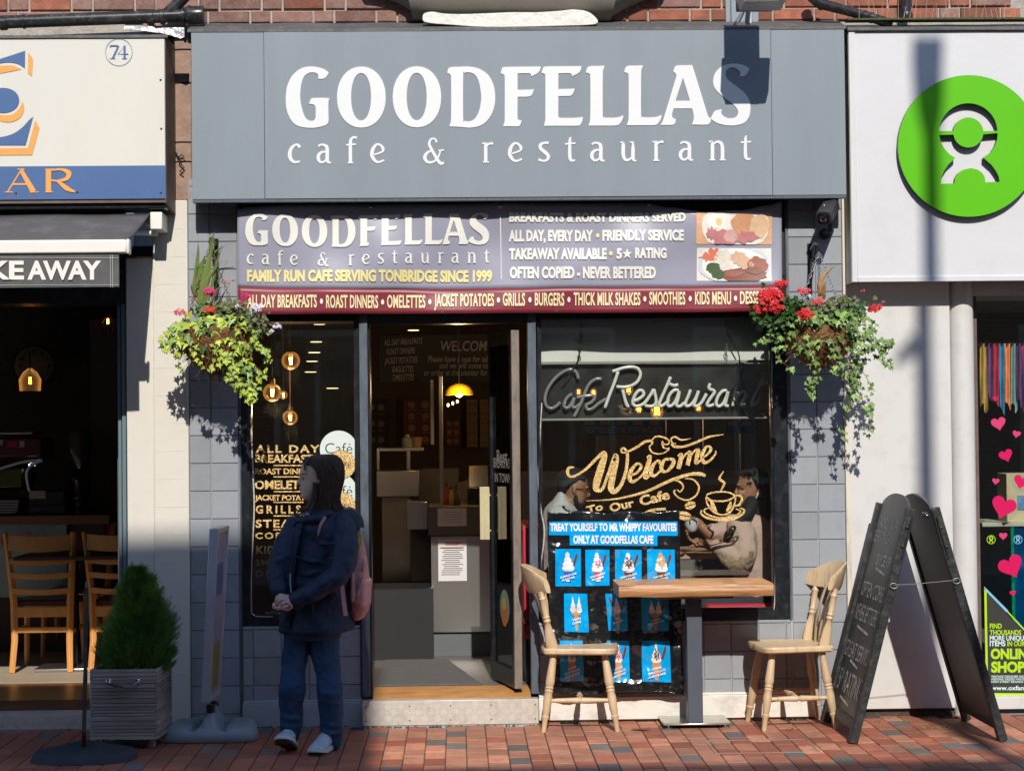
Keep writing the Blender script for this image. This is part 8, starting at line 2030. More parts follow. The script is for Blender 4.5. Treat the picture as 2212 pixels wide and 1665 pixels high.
def limb(m_, pts, Y0, n=16, flat=None):
    """pts: (px,py,dy,radius)"""
    P3 = [P(p[0],p[1],Y0+p[2]) for p in pts]
    # smooth
    out = []; rad = []
    for i in range(len(P3)-1):
        p0 = P3[max(i-1,0)]; p1 = P3[i]; p2 = P3[i+1]; p3 = P3[min(i+2,len(P3)-1)]
        for k in range(5):
            t = k/5; out.append(.5*((2*p1)+(-p0+p2)*t+(2*p0-5*p1+4*p2-p3)*t*t+(-p0+3*p1-3*p2+p3)*t**3)); rad.append(pts[i][3]+(pts[i+1][3]-pts[i][3])*t)
    out.append(P3[-1]); rad.append(pts[-1][3]); m_.tube(out, rad, n, flat=flat); m_.ell(out[0], rad[0],rad[0],rad[0],12,8); m_.ell(out[-1], rad[-1],rad[-1],rad[-1],12,8)
    return m_
def hand(m_, wrist, dirv, palmn, thumb_side, size=.085, curl=.6, spread=.0):
    """wrist point, direction of the palm, palm normal (fingers curl towards it)"""
    d = Vector(dirv).normalized(); n = Vector(palmn); n = (n-d*n.dot(d)).normalized(); s_ = d.cross(n)*thumb_side
    w = Vector(wrist); pl_ = size
    for i in range(5):
        off = (i-2)*.014; m_.tube([w+s_*off*.7, w+s_*off+d*pl_*.5, w+s_*off*1.05+d*pl_], [.013,.0125,.0105], 8)
    m_.ell(w+d*pl_*.5, .03,.03,.03, 12, 8)
    for i, (ln, o_) in enumerate(((.068,.027),(.078,.010),(.073,-.008),(.058,-.025))):
        b = w+d*pl_*.98+s_*o_; cu = curl*(1+.1*i); pts = [b]; dd = d.copy()
        for k, seg in enumerate((.42,.33,.25)):
            rot = Matrix.Rotation(-cu*(1 if k == 0 else 1.1), 3, d.cross(n)); dd = (rot @ dd).normalized(); 
            pts.append(pts[-1]+dd*ln*seg+s_*spread*(i-1.5)*.004)
        m_.tube([w+d*pl_*.7+s_*o_*.9]+pts, [.0088,.0086,.0080,.0074,.0060], 8); m_.ell(pts[-1], .0062,.0062,.0062, 8, 6)
    tb0 = w+d*pl_*.22+s_*.024; t1 = tb0+(d*.7+s_*.65+n*.25).normalized()*.036; t2 = t1+(d*.9+s_*.1+n*.35).normalized()*.026; t3 = t2+(d*.8-s_*.15+n*.45).normalized()*.02
    m_.tube([tb0,t1,t2,t3], [.0125,.0105,.0092,.0068], 8); m_.ell(t3,.007,.007,.007,8,6)
def head(m_, Y0, prof, back, hwmax, yaw=0):
    """prof: (py, front px, back px, half width)"""
    rings = []
    for (py, xf, xb, hw) in prof:
        a = P(xf, py, Y0); b = P(xb, py, Y0); ring = []
        L_ = b.x-a.x
        for i in range(32):
            t = 2*math.pi*i/32; u = (1-math.cos(t))/2     # 0 front .. 1 back
            wid = hw*(math.sin(math.pi*u**.72)**.75 if 0 < u < 1 else 0)
            ring.append((a.x+L_*u, Y0+math.copysign(wid, math.sin(t)), a.z+(b.z-a.z)*u))
        rings.append(ring)
    m_.rings(rings, True)
# ---------------------------------------------------------------- woman walking past, facing left
YW = -.86
wm = thing('person', (P(672,1600,YW).x, YW, 0), 'dark haired woman in a navy jacket and jeans standing with clasped hands in the shade', 'person')
W_ = lambda px, py, dy=0: P(px, py, YW+dy)
m_ = MB()
head(m_, YW, [(984,682,718,.03),(988,668,728,.055),(996,658,733,.068),(1006,651,736,.073),(1016,648,736,.074),(1026,646.5,735,.074),(1032,649,733,.073),(1040,650.5,730,.072),(1048,649.5,725,.070),(1056,650,719,.066),(1063,651,714,.061),(1070,650.5,708,.055),(1076,653,702,.047),(1081,660,698,.038)], 0, 0)
m_.tube([W_(650.5,1030),W_(647.5,1036),W_(643.5,1042)], [.006,.009,.0095], 10); m_.ell(W_(646.5,1044,-.009), .010,.009,.007,10,8); m_.ell(W_(646.5,1044,.009), .010,.009,.007,10,8)
m_.ell(W_(649.0,1053.5), .008,.020,.0055,12,8); m_.ell(W_(649.6,1059.5), .008,.018,.006,12,8); m_.ell(W_(654,1072), .012,.016,.011,12,8)
m_.ell(W_(650,1025), .010,.045,.007,12,8); m_.ell(W_(664,1046,-.044), .020,.015,.018,12,8); m_.ell(W_(664,1046,.044), .020,.015,.018,12,8)
m_.ell(W_(692,1040,-.070), .012,.010,.024,10,8)
limb(m_, [(690,1068,0,.052),(692,1090,0,.050),(696,1112,0,.056)], YW)
lvl(m_, [(1104,674,718,.06),(1120,646,744,.09),(1180,632,752,.11),(1260,632,745,.11),(1325,626,740,.10),(1345,634,726,.07)], YW)
limb(m_, [(740,1138,-.06,.045),(742,1185,-.12,.042),(730,1238,-.16,.038),(690,1264,-.20,.034),(640,1290,-.21,.026),(629,1297,-.21,.024)], YW); limb(m_, [(638,1138,0,.045),(614,1180,-.07,.042),(600,1228,-.12,.036),(597,1262,-.16,.028),(605,1286,-.20,.024)], YW)
limb(m_, [(640,1350,0,.062),(636,1420,0,.056),(632,1490,-.02,.045),(628,1590,.0,.034)], YW); limb(m_, [(700,1350,0,.066),(706,1430,0,.058),(711,1500,-.02,.046),(716,1604,.0,.034)], YW)
hand(m_, W_(602,1286,-.21), (.35,-.2,-.9), (.9,.35,.1), 1, .052, .95); hand(m_, W_(632,1296,-.225), (-.9,-.05,-.42), (-.2,.9,-.5), -1, .052, .9)
bd = obj('body', m_, M['skin'], wm); remesh(bd, .0042, 2, .4)
m_ = MB(); m_.tube([W_(651.5,1033.5,-.033),W_(656,1033,-.046),W_(662,1034.5,-.055)], [.0025,.0042,.002], 6); obj('eye', m_, mat('closed_eye', (.10,.06,.05), .3), wm)
m_ = MB(); m_.tube([W_(650,1025.5,-.034),W_(656,1022.5,-.052),W_(665,1024.5,-.066)], [.003,.0042,.002], 6); obj('eyebrow', m_, M['hair'], wm)
HL_ = [(981,690,714,.03),(984,676,724,.052),(988,664,730,.066),(994,657,735,.079),(1002,658,738.5,.087),(1012,669,740.5,.092),(1024,679,741,.094),(1038,683,740,.093),(1052,684,737,.091),(1066,684,733,.088),(1080,682,731,.086),(1092,676,736,.086),(1103,668,745,.082),(1113,664,750,.07)]
m_ = MB(); lvl(m_, HL_, YW, 32); hr = obj('hair', m_, M['hair'], wm); remesh(hr, .0048, 3, .5); folds(hr, .006, FOLD2)
rh = random.Random(17); m_ = MB()
def hring(k, th, gro):
    k = max(0, min(len(HL_)-1.001, k)); i = int(k); f = k-i; A_4, B_4 = HL_[i], HL_[i+1]; L_ = [A_4[j]+(B_4[j]-A_4[j])*f for j in range(4)]
    a = P(L_[1], L_[0], YW); b = P(L_[2], L_[0], YW); return Vector(((a.x+b.x)/2+((b.x-a.x)/2+gro)*math.cos(th), YW+(L_[3]+gro)*math.sin(th), a.z))
for i in range(620):
    th = rh.uniform(0, 2*math.pi); k0 = rh.uniform(0, 3.5); k1 = rh.uniform(11, 13); tw = rh.gauss(0,.10); g0 = rh.uniform(-.002,.006); ph = rh.random()*6; pts = []
    for j in range(13):
        t = j/12; k = k0+(k1-k0)*t; pts.append(hring(k, th+tw*t+.05*math.sin(t*7+ph), g0+.004*math.sin(t*9+ph)))
    fl_2 = rh.uniform(.01,.05); out = (pts[-1]-Vector((pts[-1].x*0+P(705,1100,YW).x, YW, pts[-1].z))).normalized(); pts.append(pts[-1]+out*fl_2*.4+Vector((0,0,-fl_2)))
    m_.tube(pts, [.0014]+[.0024]*11+[.0018,.0006], 4, cap=False)
for i in range(46):
    f = rh.random(); x0_ = 676+rh.uniform(0,10); pts = [W_(x0_,1050+rh.uniform(-10,8),-.085+.02*f), W_(x0_-4+rh.uniform(-3,3),1078,-.095+.02*f), W_(668-10*f+rh.uniform(-4,4),1096,-.105+.03*f), W_(655-16*f+rh.uniform(-5,5),1106+rh.uniform(-4,5),-.110+.03*f)]
    m_.tube(pts, [.002,.003,.0024,.0006], 4, cap=False)
for i in range(30):
    f = rh.random(); m_.tube([W_(690+8*f,982.5,-.01-.03*f), W_(668,988+3*f,-.045-.02*f), W_(656+2*f,1000+4*f,-.05-.015*f), W_(655.5+6*f,1012+8*f,-.054-.02*f)], [.0015,.0025,.002,.0005], 4, cap=False)
obj('hair_strands', m_, M['hair'], wm, smooth=80, kind='stuff')
M['navy_cloth'] = mat('navy_jacket_cloth', (.012,.024,.056), .62, var=.15, vs=20, bump=.25, bs=120, sheen=.0)
m_ = MB(); lvl(m_, [(1099,676,722,.060),(1104,662,734,.085),(1111,646,746,.105),(1122,636,756,.125),(1140,628,762,.140),(1180,624,764,.148),(1230,619,764,.150),(1280,613,763,.155),(1330,604,765,.165),(1356,601,767,.172),(1362,602,766,.172)], YW, 36)
limb(m_, [(738,1136,-.07,.066),(746,1180,-.13,.064),(736,1234,-.18,.062),(704,1262,-.215,.054),(664,1284,-.225,.046),(636,1298,-.22,.040)], YW)
limb(m_, [(640,1138,-.01,.060),(614,1180,-.08,.056),(600,1226,-.125,.052),(597,1260,-.165,.044),(602,1276,-.19,.038)], YW)
# hood and collar
m_.ell(W_(742,1113,.02), .090,.11,.040, 20, 12); m_.ell(W_(768,1132,.02), .040,.10,.075, 20, 12); m_.ell(W_(700,1107,-.02), .08,.10,.022, 20, 12)
m_.tube([W_(646,1126,-.09),W_(664,1120,-.125),W_(690,1120,-.13),W_(712,1108,-.11)], [.014,.022,.024,.014], 10); m_.tube([W_(640,1110,-.05),W_(646,1128,-.10),W_(634,1133,-.07)], [.012,.016,.010], 8)
m_.tube([W_(632,1150,-.12),W_(627,1230,-.13),W_(622,1300,-.14),W_(618,1345,-.14)], .010, 8)
m_.box(W_(676,1290).x, W_(680,1290).x, YW-.17, YW-.15, W_(678,1340).z, W_(678,1300).z)
for (a_, b_) in (((636,1200,-.14),(700,1215,-.15)),((690,1175,-.15),(744,1165,-.17)),((700,1205,-.19),(748,1196,-.19)),((680,1268,-.26),(720,1246,-.26)),((650,1240,-.14),(690,1232,-.15)),((588,1210,-.16),(612,1204,-.16)),((588,1244,-.19),(606,1240,-.19))):
    p0, p1 = W_(*a_), W_(*b_); m_.tube([p0, (p0+p1)/2+Vector((0,-.006,-.01)), p1], [.004,.010,.004], 8)
jk = obj('jacket', m_, M['navy_cloth'], wm); remesh(jk, .0062, 3, .5); folds(jk, .030, FOLD)
m_ = MB(); m_.hexa([W_(654,1131,-.110),W_(668,1122,-.130),W_(668,1122,-.08),W_(656,1131,-.07)],[W_(655,1108,-.085),W_(668,1108,-.095),W_(668,1108,-.06),W_(656,1108,-.05)]); obj('shirt', m_, mat('white_shirt', (.45,.50,.62), .7), wm, bevel=.004)
m_ = MB(); pk = [(648,1130,-.128),(640,1160,-.140),(633,1200,-.140),(628,1250,-.135),(624,1300,-.140),(619,1356,-.142)]
for i in range(len(pk)-1):
    a, b = W_(*pk[i]), W_(*pk[i+1]); d = Vector((.016,-.004,0)); m_.hexa([a-d, a+d, a+d+Vector((0,.03,0)), a-d+Vector((0,.03,0))], [b-d, b+d, b+d+Vector((0,.03,0)), b-d+Vector((0,.03,0))])
obj('front_placket', m_, M['navy_cloth'], wm, bevel=.003)
m_ = MB(); m_.hexa([W_(674,1300,-.168),W_(716,1294,-.180),W_(716,1294,-.15),W_(674,1300,-.14)],[W_(674,1288,-.168),W_(716,1282,-.180),W_(716,1282,-.15),W_(674,1288,-.14)]); obj('pocket_flap', m_, M['navy_cloth'], wm, bevel=.004)
m_ = MB(); m_.tube([W_(626.5,1238,-.165),W_(627,1262,-.172),W_(629,1280,-.180)], .003, 6); obj('zip', m_, M['snap'], wm)
M['denim'] = mat('dark_denim', (.018,.060,.135), .8, var=.3, vs=16, bump=.3, bs=200, dirt=(.04,.13,.27), dirt_amt=.5, ds=5)
m_ = MB(); lvl(m_, [(1335,616,746,.11),(1360,610,742,.10),(1380,612,736,.09)], YW, 30)
limb(m_, [(640,1366,0,.072),(639,1400,0,.068),(634,1450,-.01,.064),(632,1488,-.03,.066),(629,1520,-.01,.062),(630,1550,.0,.058),(627,1584,.0,.052)], YW)
limb(m_, [(700,1366,0,.080),(702,1400,0,.076),(709,1450,-.01,.068),(712,1500,-.03,.066),(715,1540,-.01,.062),(716,1575,.0,.060),(715,1600,.0,.054)], YW)
for (a_, b_) in (((606,1486,-.06),(652,1478,-.09)),((610,1502,-.07),(655,1512,-.06)),((608,1545,-.05),(650,1552,-.05)),((688,1492,-.09),(738,1498,-.07)),((690,1510,-.08),(736,1520,-.07)),((694,1560,-.05),(738,1566,-.05)),((692,1578,-.05),(736,1584,-.05)),((606,1566,-.04),(648,1570,-.04))):
    p0, p1 = W_(*a_), W_(*b_); m_.tube([p0, (p0+p1)/2+Vector((0,-.012,-.006)), p1], [.006,.012,.005], 8)
jn = obj('jeans', m_, M['denim'], wm); remesh(jn, .0062, 2, .5); folds(jn, .024, FOLD)
M['shoe'] = mat('pale_trainer', (.50,.60,.66), .6, var=.12, vs=20); M['sole'] = mat('trainer_sole', (.68,.68,.66), .6); M['outsole'] = mat('dark_outsole', (.10,.085,.08), .7)
def shoe(hx, hpy, dirv, pitch, zlift=0):
    h0 = P(hx, hpy, YW+.05); d = Vector(dirv).normalized(); s_ = Vector((-d.y,d.x,0)); Rm = Matrix.Rotation(pitch, 3, s_)
    o = Vector((h0.x, h0.y, .0+zlift))
    def pt2_(l, w, z_): return o+Rm @ (d*l+s_*w+Vector((0,0,z_)))
    secs = [(0,.030,.035,.092),(.02,.036,.030,.098),(.06,.038,.026,.102),(.10,.040,.024,.098),(.15,.045,.024,.076),(.19,.047,.024,.060),(.225,.042,.026,.050),(.245,.024,.028,.040)]
    m_ = MB(); rings = []
    for (l, w, zb_, zt_) in secs:
        rings.append([pt2_(l, w*math.copysign(abs(math.cos(t))**.7, math.cos(t))*(1 if math.sin(t) < 0 else .92-.25*math.sin(t)), (zb_+zt_)/2+(zt_-zb_)/2*math.sin(t)) for t in [2*math.pi*i/16 for i in range(16)]])
    m_.rings(rings, True); sh = obj('shoe', m_, M['shoe'], wm, smooth=60)
    outl = [(l, w) for l, w in ((0,.022),(.01,.033),(.06,.037),(.10,.038),(.15,.046),(.19,.049),(.225,.044),(.25,.026),(.256,.0))]
    def slab(z0, z1, mm, nm, gr=0):
        m_ = MB(); ring0 = [pt2_(l, w+gr, z0+(.02 if l > .22 else 0)*max(0,(l-.2)/.05)*.5) for l, w in outl]+[pt2_(l, -w-gr, z0+(.02 if l > .22 else 0)*max(0,(l-.2)/.05)*.5) for l, w in outl[:-1][::-1]]
        ring1 = [pt2_(l, w+gr, z1) for l, w in outl]+[pt2_(l, -w-gr, z1) for l, w in outl[:-1][::-1]]
        m_.rings([ring0, ring1], True); return obj(nm, m_, mm, sh, bevel=.002)
    m_ = MB(); rr_2 = [[pt2_(l, sd*(w+.0015)*1.0, z0_) for (l, w, z0_) in ((.012,.033,.036),(.07,.039,.036),(.13,.044,.036),(.14,.044,.052),(.10,.041,.062),(.05,.038,.066),(.015,.034,.062))] for sd in (-1,)]
    m_.add(rr_2[0], [(0,1,2,3,4,5,6)]); obj('side_panel', m_, mat('trainer_grey_panel', (.30,.38,.43), .7), sh, smooth=0)
    slab(.010,.032, M['sole'], 'midsole', .002); slab(.0,.010, M['outsole'], 'outsole')
    m_ = MB()
    for k in range(5): l = .075+.022*k; m_.tube([pt2_(l,-.020,.103-.010*k), pt2_(l+.006,0,.110-.0105*k), pt2_(l,.020,.103-.010*k)], .0034, 6)
    m_.tube([pt2_(.06,.012,.10), pt2_(.05,.040,.085), pt2_(.06,.052,.06)], .0028, 6)
    obj('laces', m_, mat('lace_white', (.62,.68,.72), .7) if 'lace_white' not in bpy.data.materials else bpy.data.materials['lace_white'], sh)
shoe(630, 1590, (-.12,-1,0), R(-16), .0); shoe(716, 1604, (-.30,-1,0), 0)
# backpack
M['bagpink'] = mat('dusty_pink_canvas', (.62,.30,.285), .8, var=.12, vs=14, bump=.3, bs=150)
bp_ = thing('backpack', (P(775,1330,YW+.06).x, YW+.06, P(775,1339,YW).z), 'dusty pink backpack worn by the woman in the navy jacket', 'backpack')
m_ = MB(); lvl(m_, [(1156,760,776,.04),(1160,754,783,.08),(1175,752,788,.105),(1210,750,794,.120),(1250,750,798,.125),(1290,751,800,.130),(1318,754,796,.125),(1332,760,788,.10),(1338,766,780,.06)], YW+.05, 32, .8)
m_.tube([W_(764,1180,-.06),W_(760,1240,-.085),W_(762,1300,-.085)], .012, 8); m_.tube([W_(790,1205,-.05),W_(784,1240,-.085),W_(772,1290,-.09)], .008, 8)
bag = obj('bag_body', m_, M['bagpink'], bp_); remesh(bag, .006, 3, .5); folds(bag, .014, FOLD)
m_ = MB(); lvl(m_, [(1248,764,802.5,.115,-.02),(1256,762,803,.122,-.02),(1300,758,802,.125,-.02),(1322,764,794,.10,-.02)], YW+.05, 28, .8); pk2 = obj('side_pocket', m_, M['bagpink'], bp_); remesh(pk2, .006, 2, .5); folds(pk2, .010, FOLD2)
def ribbon(name, pts, w, mm, par):
    m_ = MB(); P3 = [W_(*p) for p in pts]; m_.tube(P3, w, 4, flat=(.18,1.4)); return obj(name, m_, mm, par, bevel=.001)
m_ = MB(); A = [W_(730,1244,-.245),W_(739,1246,-.24)], [W_(734,1262,-.225),W_(743,1264,-.215)], [W_(738,1300,-.205),W_(747,1301,-.195)], [W_(742,1330,-.200),W_(751,1329,-.19)]
m_.v = [tuple(v) for r_ in A for v in r_]; m_.f = [(0,1,3,2),(2,3,5,4),(4,5,7,6)]; m_.mi = [0]*3; so3 = obj('webbing_strap', m_, M['bagpink'], bp_, smooth=0); _s = so3.modifiers.new('thick','SOLIDIFY'); _s.thickness = .003
m_ = MB(); m_.tube([W_(708,1110,-.10),W_(701,1119,-.135),W_(693,1132,-.150),W_(688,1148,-.150),(W_(688,1162,-.135))], [.008,.011,.010,.008,.004], 8, flat=(1,.5)); obj('shoulder_strap', m_, M['bagpink'], bp_)
m_ = MB(); a = W_(774,1163,-.10); 
m_.hexa([a+Vector((-.028,-.01,-.045)),a+Vector((.010,-.01,-.055)),a+Vector((.010,.008,-.055)),a+Vector((-.028,.008,-.045))],[a+Vector((-.012,-.01,.030)),a+Vector((.026,-.01,.022)),a+Vector((.026,.008,.022)),a+Vector((-.012,.008,.030))]); tg = obj('hand_gel_holder', m_, mat('yellow_silicone', (.55,.42,.02), .5), bp_, bevel=.006)
m_ = MB(); m_.tube([a+Vector((.010,0,.026)),a+Vector((.022,0,.052))], .010, 10); m_.box(a.x-.014,a.x+.008,a.y-.0125,a.y-.0101,a.z-.030,a.z+.005); obj('gel_bottle', m_, mat('pale_bottle', (.55,.58,.60), .3), tg, bevel=.001)
# ---------------------------------------------------------------- seated man
def g3(x, y): return (1094.5+.2604*x, 835.3+.2604*y)
YM = .50
mn = thing('person', (P(1210,1290,YM).x, YM, zf), 'bearded man in a pale grey sweatshirt seated inside at the left of the window', 'person')
Wm = lambda x, y, dy=0: P(*g3(x,y), YM+dy)
def hp3(l): return [g3(a, 0)[0] for a in l]
m_ = MB()
prof = [(700,590,480,.04),(715,632,450,.06),(745,655,432,.074),(780,668,422,.080),(815,672,425,.080),(845,666,432,.078),(870,668,445,.076),(900,664,462,.074),(930,660,480,.070),(955,652,500,.064),(985,640,520,.055),(1005,622,535,.045)]
rings = []
for (y, xf, xb, hw) in prof:
    a = P(*g3(xf,y-8), YM); b = P(*g3(xb,y+12), YM); ring = []
    for i in range(28):
        t = 2*math.pi*i/28; u = (1-math.cos(t))/2; wid = hw*(math.sin(math.pi*u**.72)**.75 if 0 < u < 1 else 0); ring.append((a.x+(b.x-a.x)*u, YM+math.copysign(wid, math.sin(t)), a.z+(b.z-a.z)*u))
    rings.append(ring)
m_.rings(rings, True)
m_.tube([Wm(668,845),Wm(676,880),Wm(684,905)], [.007,.011,.012], 10); m_.ell(Wm(668,912,-.01), .012,.010,.008,10,8); m_.ell(Wm(668,835), .010,.05,.008,12,8)
m_.ell(Wm(560,850,-.078), .012,.012,.028,12,8); m_.ell(Wm(656,945), .010,.022,.006,10,8)
m_.tube([Wm(520,930),Wm(500,1010),Wm(480,1080)], [.058,.060,.07], 14)
def lim(pts, Yc): return limb(m_, [(*g3(p[0],p[1]), p[2], p[3]) for p in pts], Yc)
lvl(m_, [(g3(0,1050)[1],*[g3(a,0)[0] for a in (400,560)],.09),(g3(0,1150)[1],*[g3(a,0)[0] for a in (340,620)],.16),(g3(0,1500)[1],*[g3(a,0)[0] for a in (310,620)],.14),(1300,1180,1275,.15)], YM)
lim([(520,1200,-.15,.05),(600,1400,-.15,.045),(800,1390,-.12,.04),(1000,1370,-.10,.035)], YM); hand(m_, Wm(1000,1370,-.10), (1,0,-.1), (0,.2,-1), 1, .07, .4)
limb(m_, [(1205,1310,-.08,.08),(1260,1320,-.08,.07),(1330,1320,-.08,.06),(1335,1400,-.08,.05),(1335,1455,-.08,.045)], YM)
mb1 = obj('body', m_, M['skin2'], mn); remesh(mb1, .005, 2, .4)
m_ = MB(); rings = []
for (y, xf, xb, hw) in [(676,570,510,.03),(684,610,468,.055),(700,640,442,.07),(730,665,420,.082),(760,672,408,.088),(790,640,402,.092),(820,560,402,.092),(845,520,408,.088),(868,500,425,.078)]:
    a = P(*g3(xf,y-6), YM); b = P(*g3(xb,y+8), YM); rings.append([(a.x+(b.x-a.x)*(1-math.cos(t))/2, YM+hw*math.sin(t), a.z+(b.z-a.z)*(1-math.cos(t))/2) for t in [2*math.pi*i/24 for i in range(24)]])
m_.rings(rings, True)
for i in range(16):
    rr = random.Random(i); a = Wm(430+rr.random()*210, 700+rr.random()*60, -.07+rr.random()*.10); m_.ell(a, .022,.022,.016, 8, 6)
h1 = obj('hair', m_, M['hair2'], mn); remesh(h1, .005, 2, .5); folds(h1, .012, FOLD2)
m_ = MB(); m_.ell(Wm(600,975,-.035), .030,.028,.036,14,10); m_.ell(Wm(600,975,.035), .030,.028,.036,14,10); m_.ell(Wm(628,965,0), .024,.05,.032,14,10); m_.ell(Wm(575,930,-.062), .016,.014,.05,12,8); m_.ell(Wm(660,932,0), .010,.030,.007,12,8)
b1_ = obj('beard', m_, M['hair2'], mn); remesh(b1_, .005, 1, .5); folds(b1_, .010, FOLD2)
m_ = MB(); m_.tube([Wm(560,845,-.084),Wm(620,848,-.082),Wm(662,850,-.066)], .0025, 6); m_.tube([Wm(662,850,-.066),Wm(684,850,-.050),Wm(684,872,-.05),Wm(664,872,-.064),Wm(662,852,-.066)], .0025, 6); m_.tube([Wm(682,852,-.05),Wm(690,852,0)], .0025, 6); obj('glasses', m_, M['black_paint'], mn)
M['greyknit'] = mat('grey_sweatshirt_cloth', (.50,.52,.53), .9, var=.08, vs=20, bump=.4, bs=150)
m_ = MB(); gx = lambda a: g3(a,0)[0]
lvl(m_, [(g3(0,870)[1],gx(425),gx(470),.07),(g3(0,905)[1],gx(405),gx(500),.095),(g3(0,950)[1],gx(370),gx(530),.12),(g3(0,1010)[1],gx(320),gx(575),.17),(g3(0,1100)[1],gx(285),gx(625),.20),(g3(0,1300)[1],gx(278),gx(640),.19),(g3(0,1540)[1],gx(280),gx(640),.18),(1290,1166,1262,.17)], YM, 32)
lim([(440,1090,-.16,.075),(470,1280,-.20,.068),(560,1420,-.22,.062),(760,1400,-.18,.05),(940,1375,-.12,.042)], YM)
s1_ = obj('sweatshirt', m_, M['greyknit'], mn); remesh(s1_, .0075, 2, .5); folds(s1_, .022, FOLD)
m_ = MB(); limb(m_, [(1200,1300,-.08,.10),(1260,1312,-.08,.09),(1335,1318,-.08,.075),(1338,1400,-.08,.062),(1337,1450,-.08,.056)], YM); limb(m_, [(1200,1300,.10,.10),(1260,1312,.10,.09),(1335,1318,.10,.075),(1338,1450,.10,.056)], YM); tr_ = obj('trousers', m_, mat('dark_trousers', (.03,.03,.035), .8), mn); remesh(tr_, .008, 2)
# ---------------------------------------------------------------- seated woman
YL = .48
ld_ = thing('person', (P(1630,1290,YL).x, YL, zf), 'smiling dark haired woman in a pale pink top holding a cup inside the right window', 'person')
Wl = lambda x, y, dy=0: P(*g3(x,y), YL+dy)
m_ = MB(); rings = []
for (y, xf, xb, hw) in [(700,1990,2110,.04),(715,1960,2140,.06),(745,1932,2160,.074),(780,1922,2168,.078),(815,1912,2170,.078),(838,1918,2165,.077),(865,1918,2155,.076),(895,1914,2140,.074),(925,1918,2120,.070),(950,1922,2100,.064),(975,1930,2080,.056),(1000,1950,2065,.044)]:
    a = P(*g3(xf,y), YL); b = P(*g3(xb,y+6), YL); ring = []
    for i in range(28):
        t = 2*math.pi*i/28; u = (1-math.cos(t))/2; wid = hw*(math.sin(math.pi*u**.72)**.75 if 0 < u < 1 else 0); ring.append((a.x+(b.x-a.x)*u, YL+math.copysign(wid, math.sin(t)), a.z+(b.z-a.z)*u))
    rings.append(ring)
m_.rings(rings, True)
m_.tube([Wl(1916,835),Wl(1906,862),Wl(1896,884)], [.007,.010,.011], 10); m_.ell(Wl(1908,892,-.01), .012,.010,.008,10,8); m_.ell(Wl(1920,815), .010,.05,.008,12,8)
m_.ell(Wl(1912,922), .009,.024,.006,10,8); m_.ell(Wl(1914,940), .009,.022,.006,10,8); m_.ell(Wl(1945,885,-.05), .024,.022,.024,12,8); m_.ell(Wl(2095,880,-.078), .012,.010,.026,10,8); m_.ell(Wl(1940,980), .014,.02,.012,10,8)
m_.tube([Wl(2050,950),Wl(2070,1040),Wl(2080,1090)], [.052,.052,.06], 14)
lvl(m_, [(g3(0,1060)[1],gx(1980),gx(2160),.08),(g3(0,1150)[1],gx(1900),gx(2210),.14),(g3(0,1400)[1],gx(1900),gx(2190),.13),(1300,1602,1672,.15)], YL)
def liml(pts): return limb(m_, [(*g3(p[0],p[1]), p[2], p[3]) for p in pts], YL)
liml([(1950,1180,-.14,.05),(1990,1330,-.18,.046),(1960,1450,-.20,.042),(1840,1370,-.18,.036),(1700,1310,-.15,.030),(1620,1300,-.14,.024)]); liml([(1880,1200,.05,.045),(1760,1250,.0,.04),(1690,1220,-.02,.036),(1640,1180,-.03,.028),(1608,1150,-.03,.024)])
hand(m_, Wl(1625,1302,-.14), (-.95,-.1,.25), (0,.1,-1), 1, .06, .35); hand(m_, Wl(1612,1155,-.03), (-.9,-.1,.35), (-.3,-.9,-.2), -1, .055, .75)
limb(m_, [(1640,1300,-.08,.08),(1590,1312,-.08,.075),(1520,1318,-.08,.065),(1518,1400,-.08,.05),(1518,1455,-.08,.045)], YL)
b2_ = obj('body', m_, M['skin2'], ld_); remesh(b2_, .005, 2, .4)
m_ = MB(); m_.tube([Wl(1925,905,-.030),Wl(1912,930,-.012),Wl(1912,930,.012)], .003, 6); obj('smile', m_, mat('lip_red', (.35,.06,.06), .4), ld_)
m_ = MB(); m_.tube([Wl(1935,845,-.05),Wl(1950,843,-.062),Wl(1965,848,-.068)], .003, 6); obj('eye', m_, M['black_paint'], ld_)
m_ = MB(); m_.tube([Wl(2085,878,-.088),Wl(2078,900,-.09),Wl(2070,925,-.088)], [.007,.004,.003], 8); obj('earbud', m_, M['white_letter'], ld_)
m_ = MB()
lvl(m_, [(g3(0,668)[1],gx(2020),gx(2090),.04),(g3(0,680)[1],gx(1965),gx(2130),.07),(g3(0,710)[1],gx(1930),gx(2165),.085),(g3(0,760)[1],gx(1935),gx(2185),.092),(g3(0,820)[1],gx(1990),gx(2190),.094),(g3(0,870)[1],gx(2035),gx(2190),.090),(g3(0,930)[1],gx(2060),gx(2180),.086),(g3(0,1000)[1],gx(2020),gx(2190),.10),(g3(0,1100)[1],gx(1960),gx(2220),.14),(g3(0,1250)[1],gx(2050),gx(2230),.14),(g3(0,1400)[1],gx(2100),gx(2230),.12)], YL+.01, 28)
m_ = liml([(2030,960,-.10,.04),(1990,1050,-.15,.045),(1925,1140,-.17,.036),(1880,1205,-.19,.026),(1830,1255,-.21,.012)])
h2_ = obj('hair', m_, M['hair2'], ld_); remesh(h2_, .006, 3, .5); folds(h2_, .009, FOLD2)
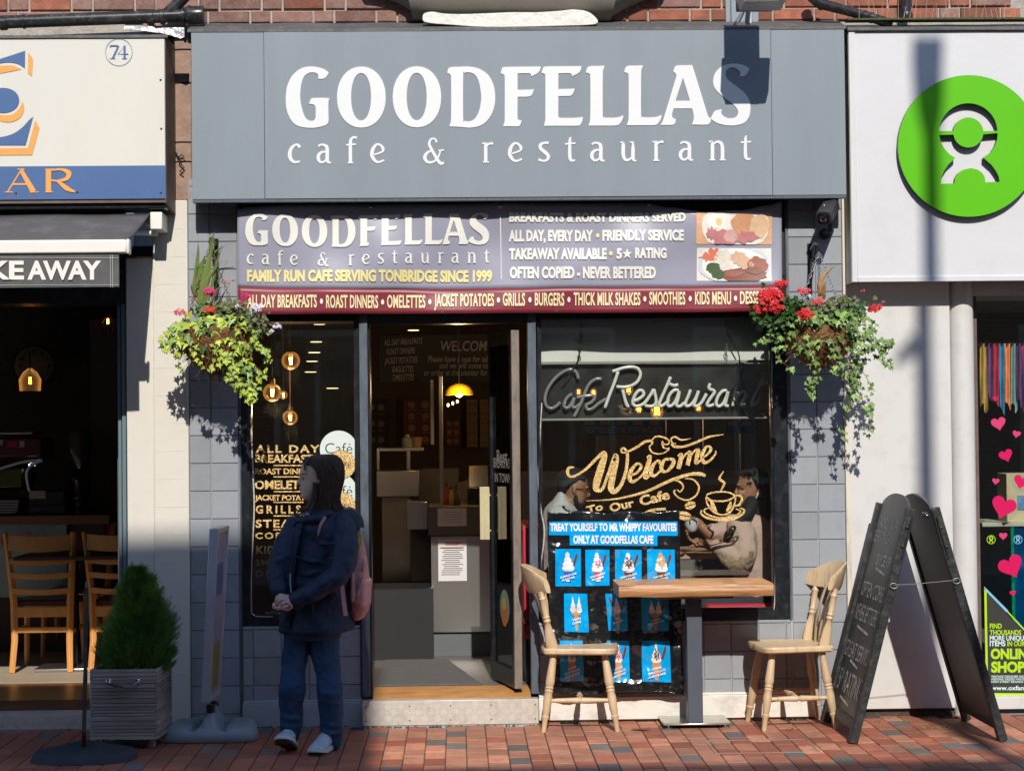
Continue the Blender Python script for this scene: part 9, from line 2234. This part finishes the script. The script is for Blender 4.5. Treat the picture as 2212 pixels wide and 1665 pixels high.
M['pinktop'] = mat('pale_pink_top', (.56,.40,.34), .85, var=.06, vs=16, bump=.3, bs=120); M['lace'] = mat('lace_trim', (.30,.22,.14), .9, var=.6, vs=90, bump=1, bs=140)
m_ = MB(); lvl(m_, [(g3(0,1030)[1],gx(2010),gx(2140),.08),(g3(0,1070)[1],gx(1930),gx(2190),.13),(g3(0,1130)[1],gx(1870),gx(2225),.165),(g3(0,1300)[1],gx(1860),gx(2225),.17),(g3(0,1500)[1],gx(1880),gx(2220),.17),(1300,1590,1680,.17)], YL, 32)
liml([(1930,1170,-.14,.078),(1970,1320,-.19,.075),(1945,1440,-.21,.070),(1850,1385,-.20,.055),(1740,1330,-.17,.042)]); liml([(1880,1150,.06,.07),(1790,1200,.02,.06),(1710,1200,-.01,.05)])
t_ = obj('blouse', m_, M['pinktop'], ld_); remesh(t_, .0075, 2, .5); folds(t_, .024, FOLD)
m_ = MB(); m_ = liml([(1990,1390,-.225,.05),(1920,1470,-.235,.05),(1830,1440,-.225,.04),(1790,1400,-.21,.028)]); l_ = obj('lace_trim', m_, M['lace'], ld_); remesh(l_, .007, 1); folds(l_, .02, FOLD2)
m_ = MB(); limb(m_, [(1645,1296,-.08,.10),(1590,1310,-.08,.09),(1518,1318,-.08,.075),(1516,1400,-.08,.062),(1516,1450,-.08,.056)], YL); t2_ = obj('trousers', m_, mat('dark_trousers_b', (.03,.035,.05), .8), ld_); remesh(t2_, .008, 2)
cpm = thing('coffee_cup', Wl(1535,1195,-.06), 'white cup with blue marks held up by the seated woman', 'cup')
m_ = MB(); c_ = Wl(1540,1200,-.06); m_.lathe([(.018,0),(.030,.012),(.040,.045),(.043,.072),(.041,.0725),(.037,.045),(.02,.012)], 22, c_, (-.12,0,1)); cu_ = obj('cup_body', m_, mat('cup_white', (.75,.76,.80), .2), cpm)
m_ = MB(); 
for a in (200, 255, 310): 
    an = R(a); m_.tube([c_+Vector((math.cos(an)*.0435-.006, math.sin(an)*.0435, .05)), c_+Vector((math.cos(an)*.0445-.008, math.sin(an)*.0445, .066))], .009, 6, flat=(1,.4))
obj('blue_mark', m_, mat('cup_blue', (.03,.06,.30), .3), cu_)
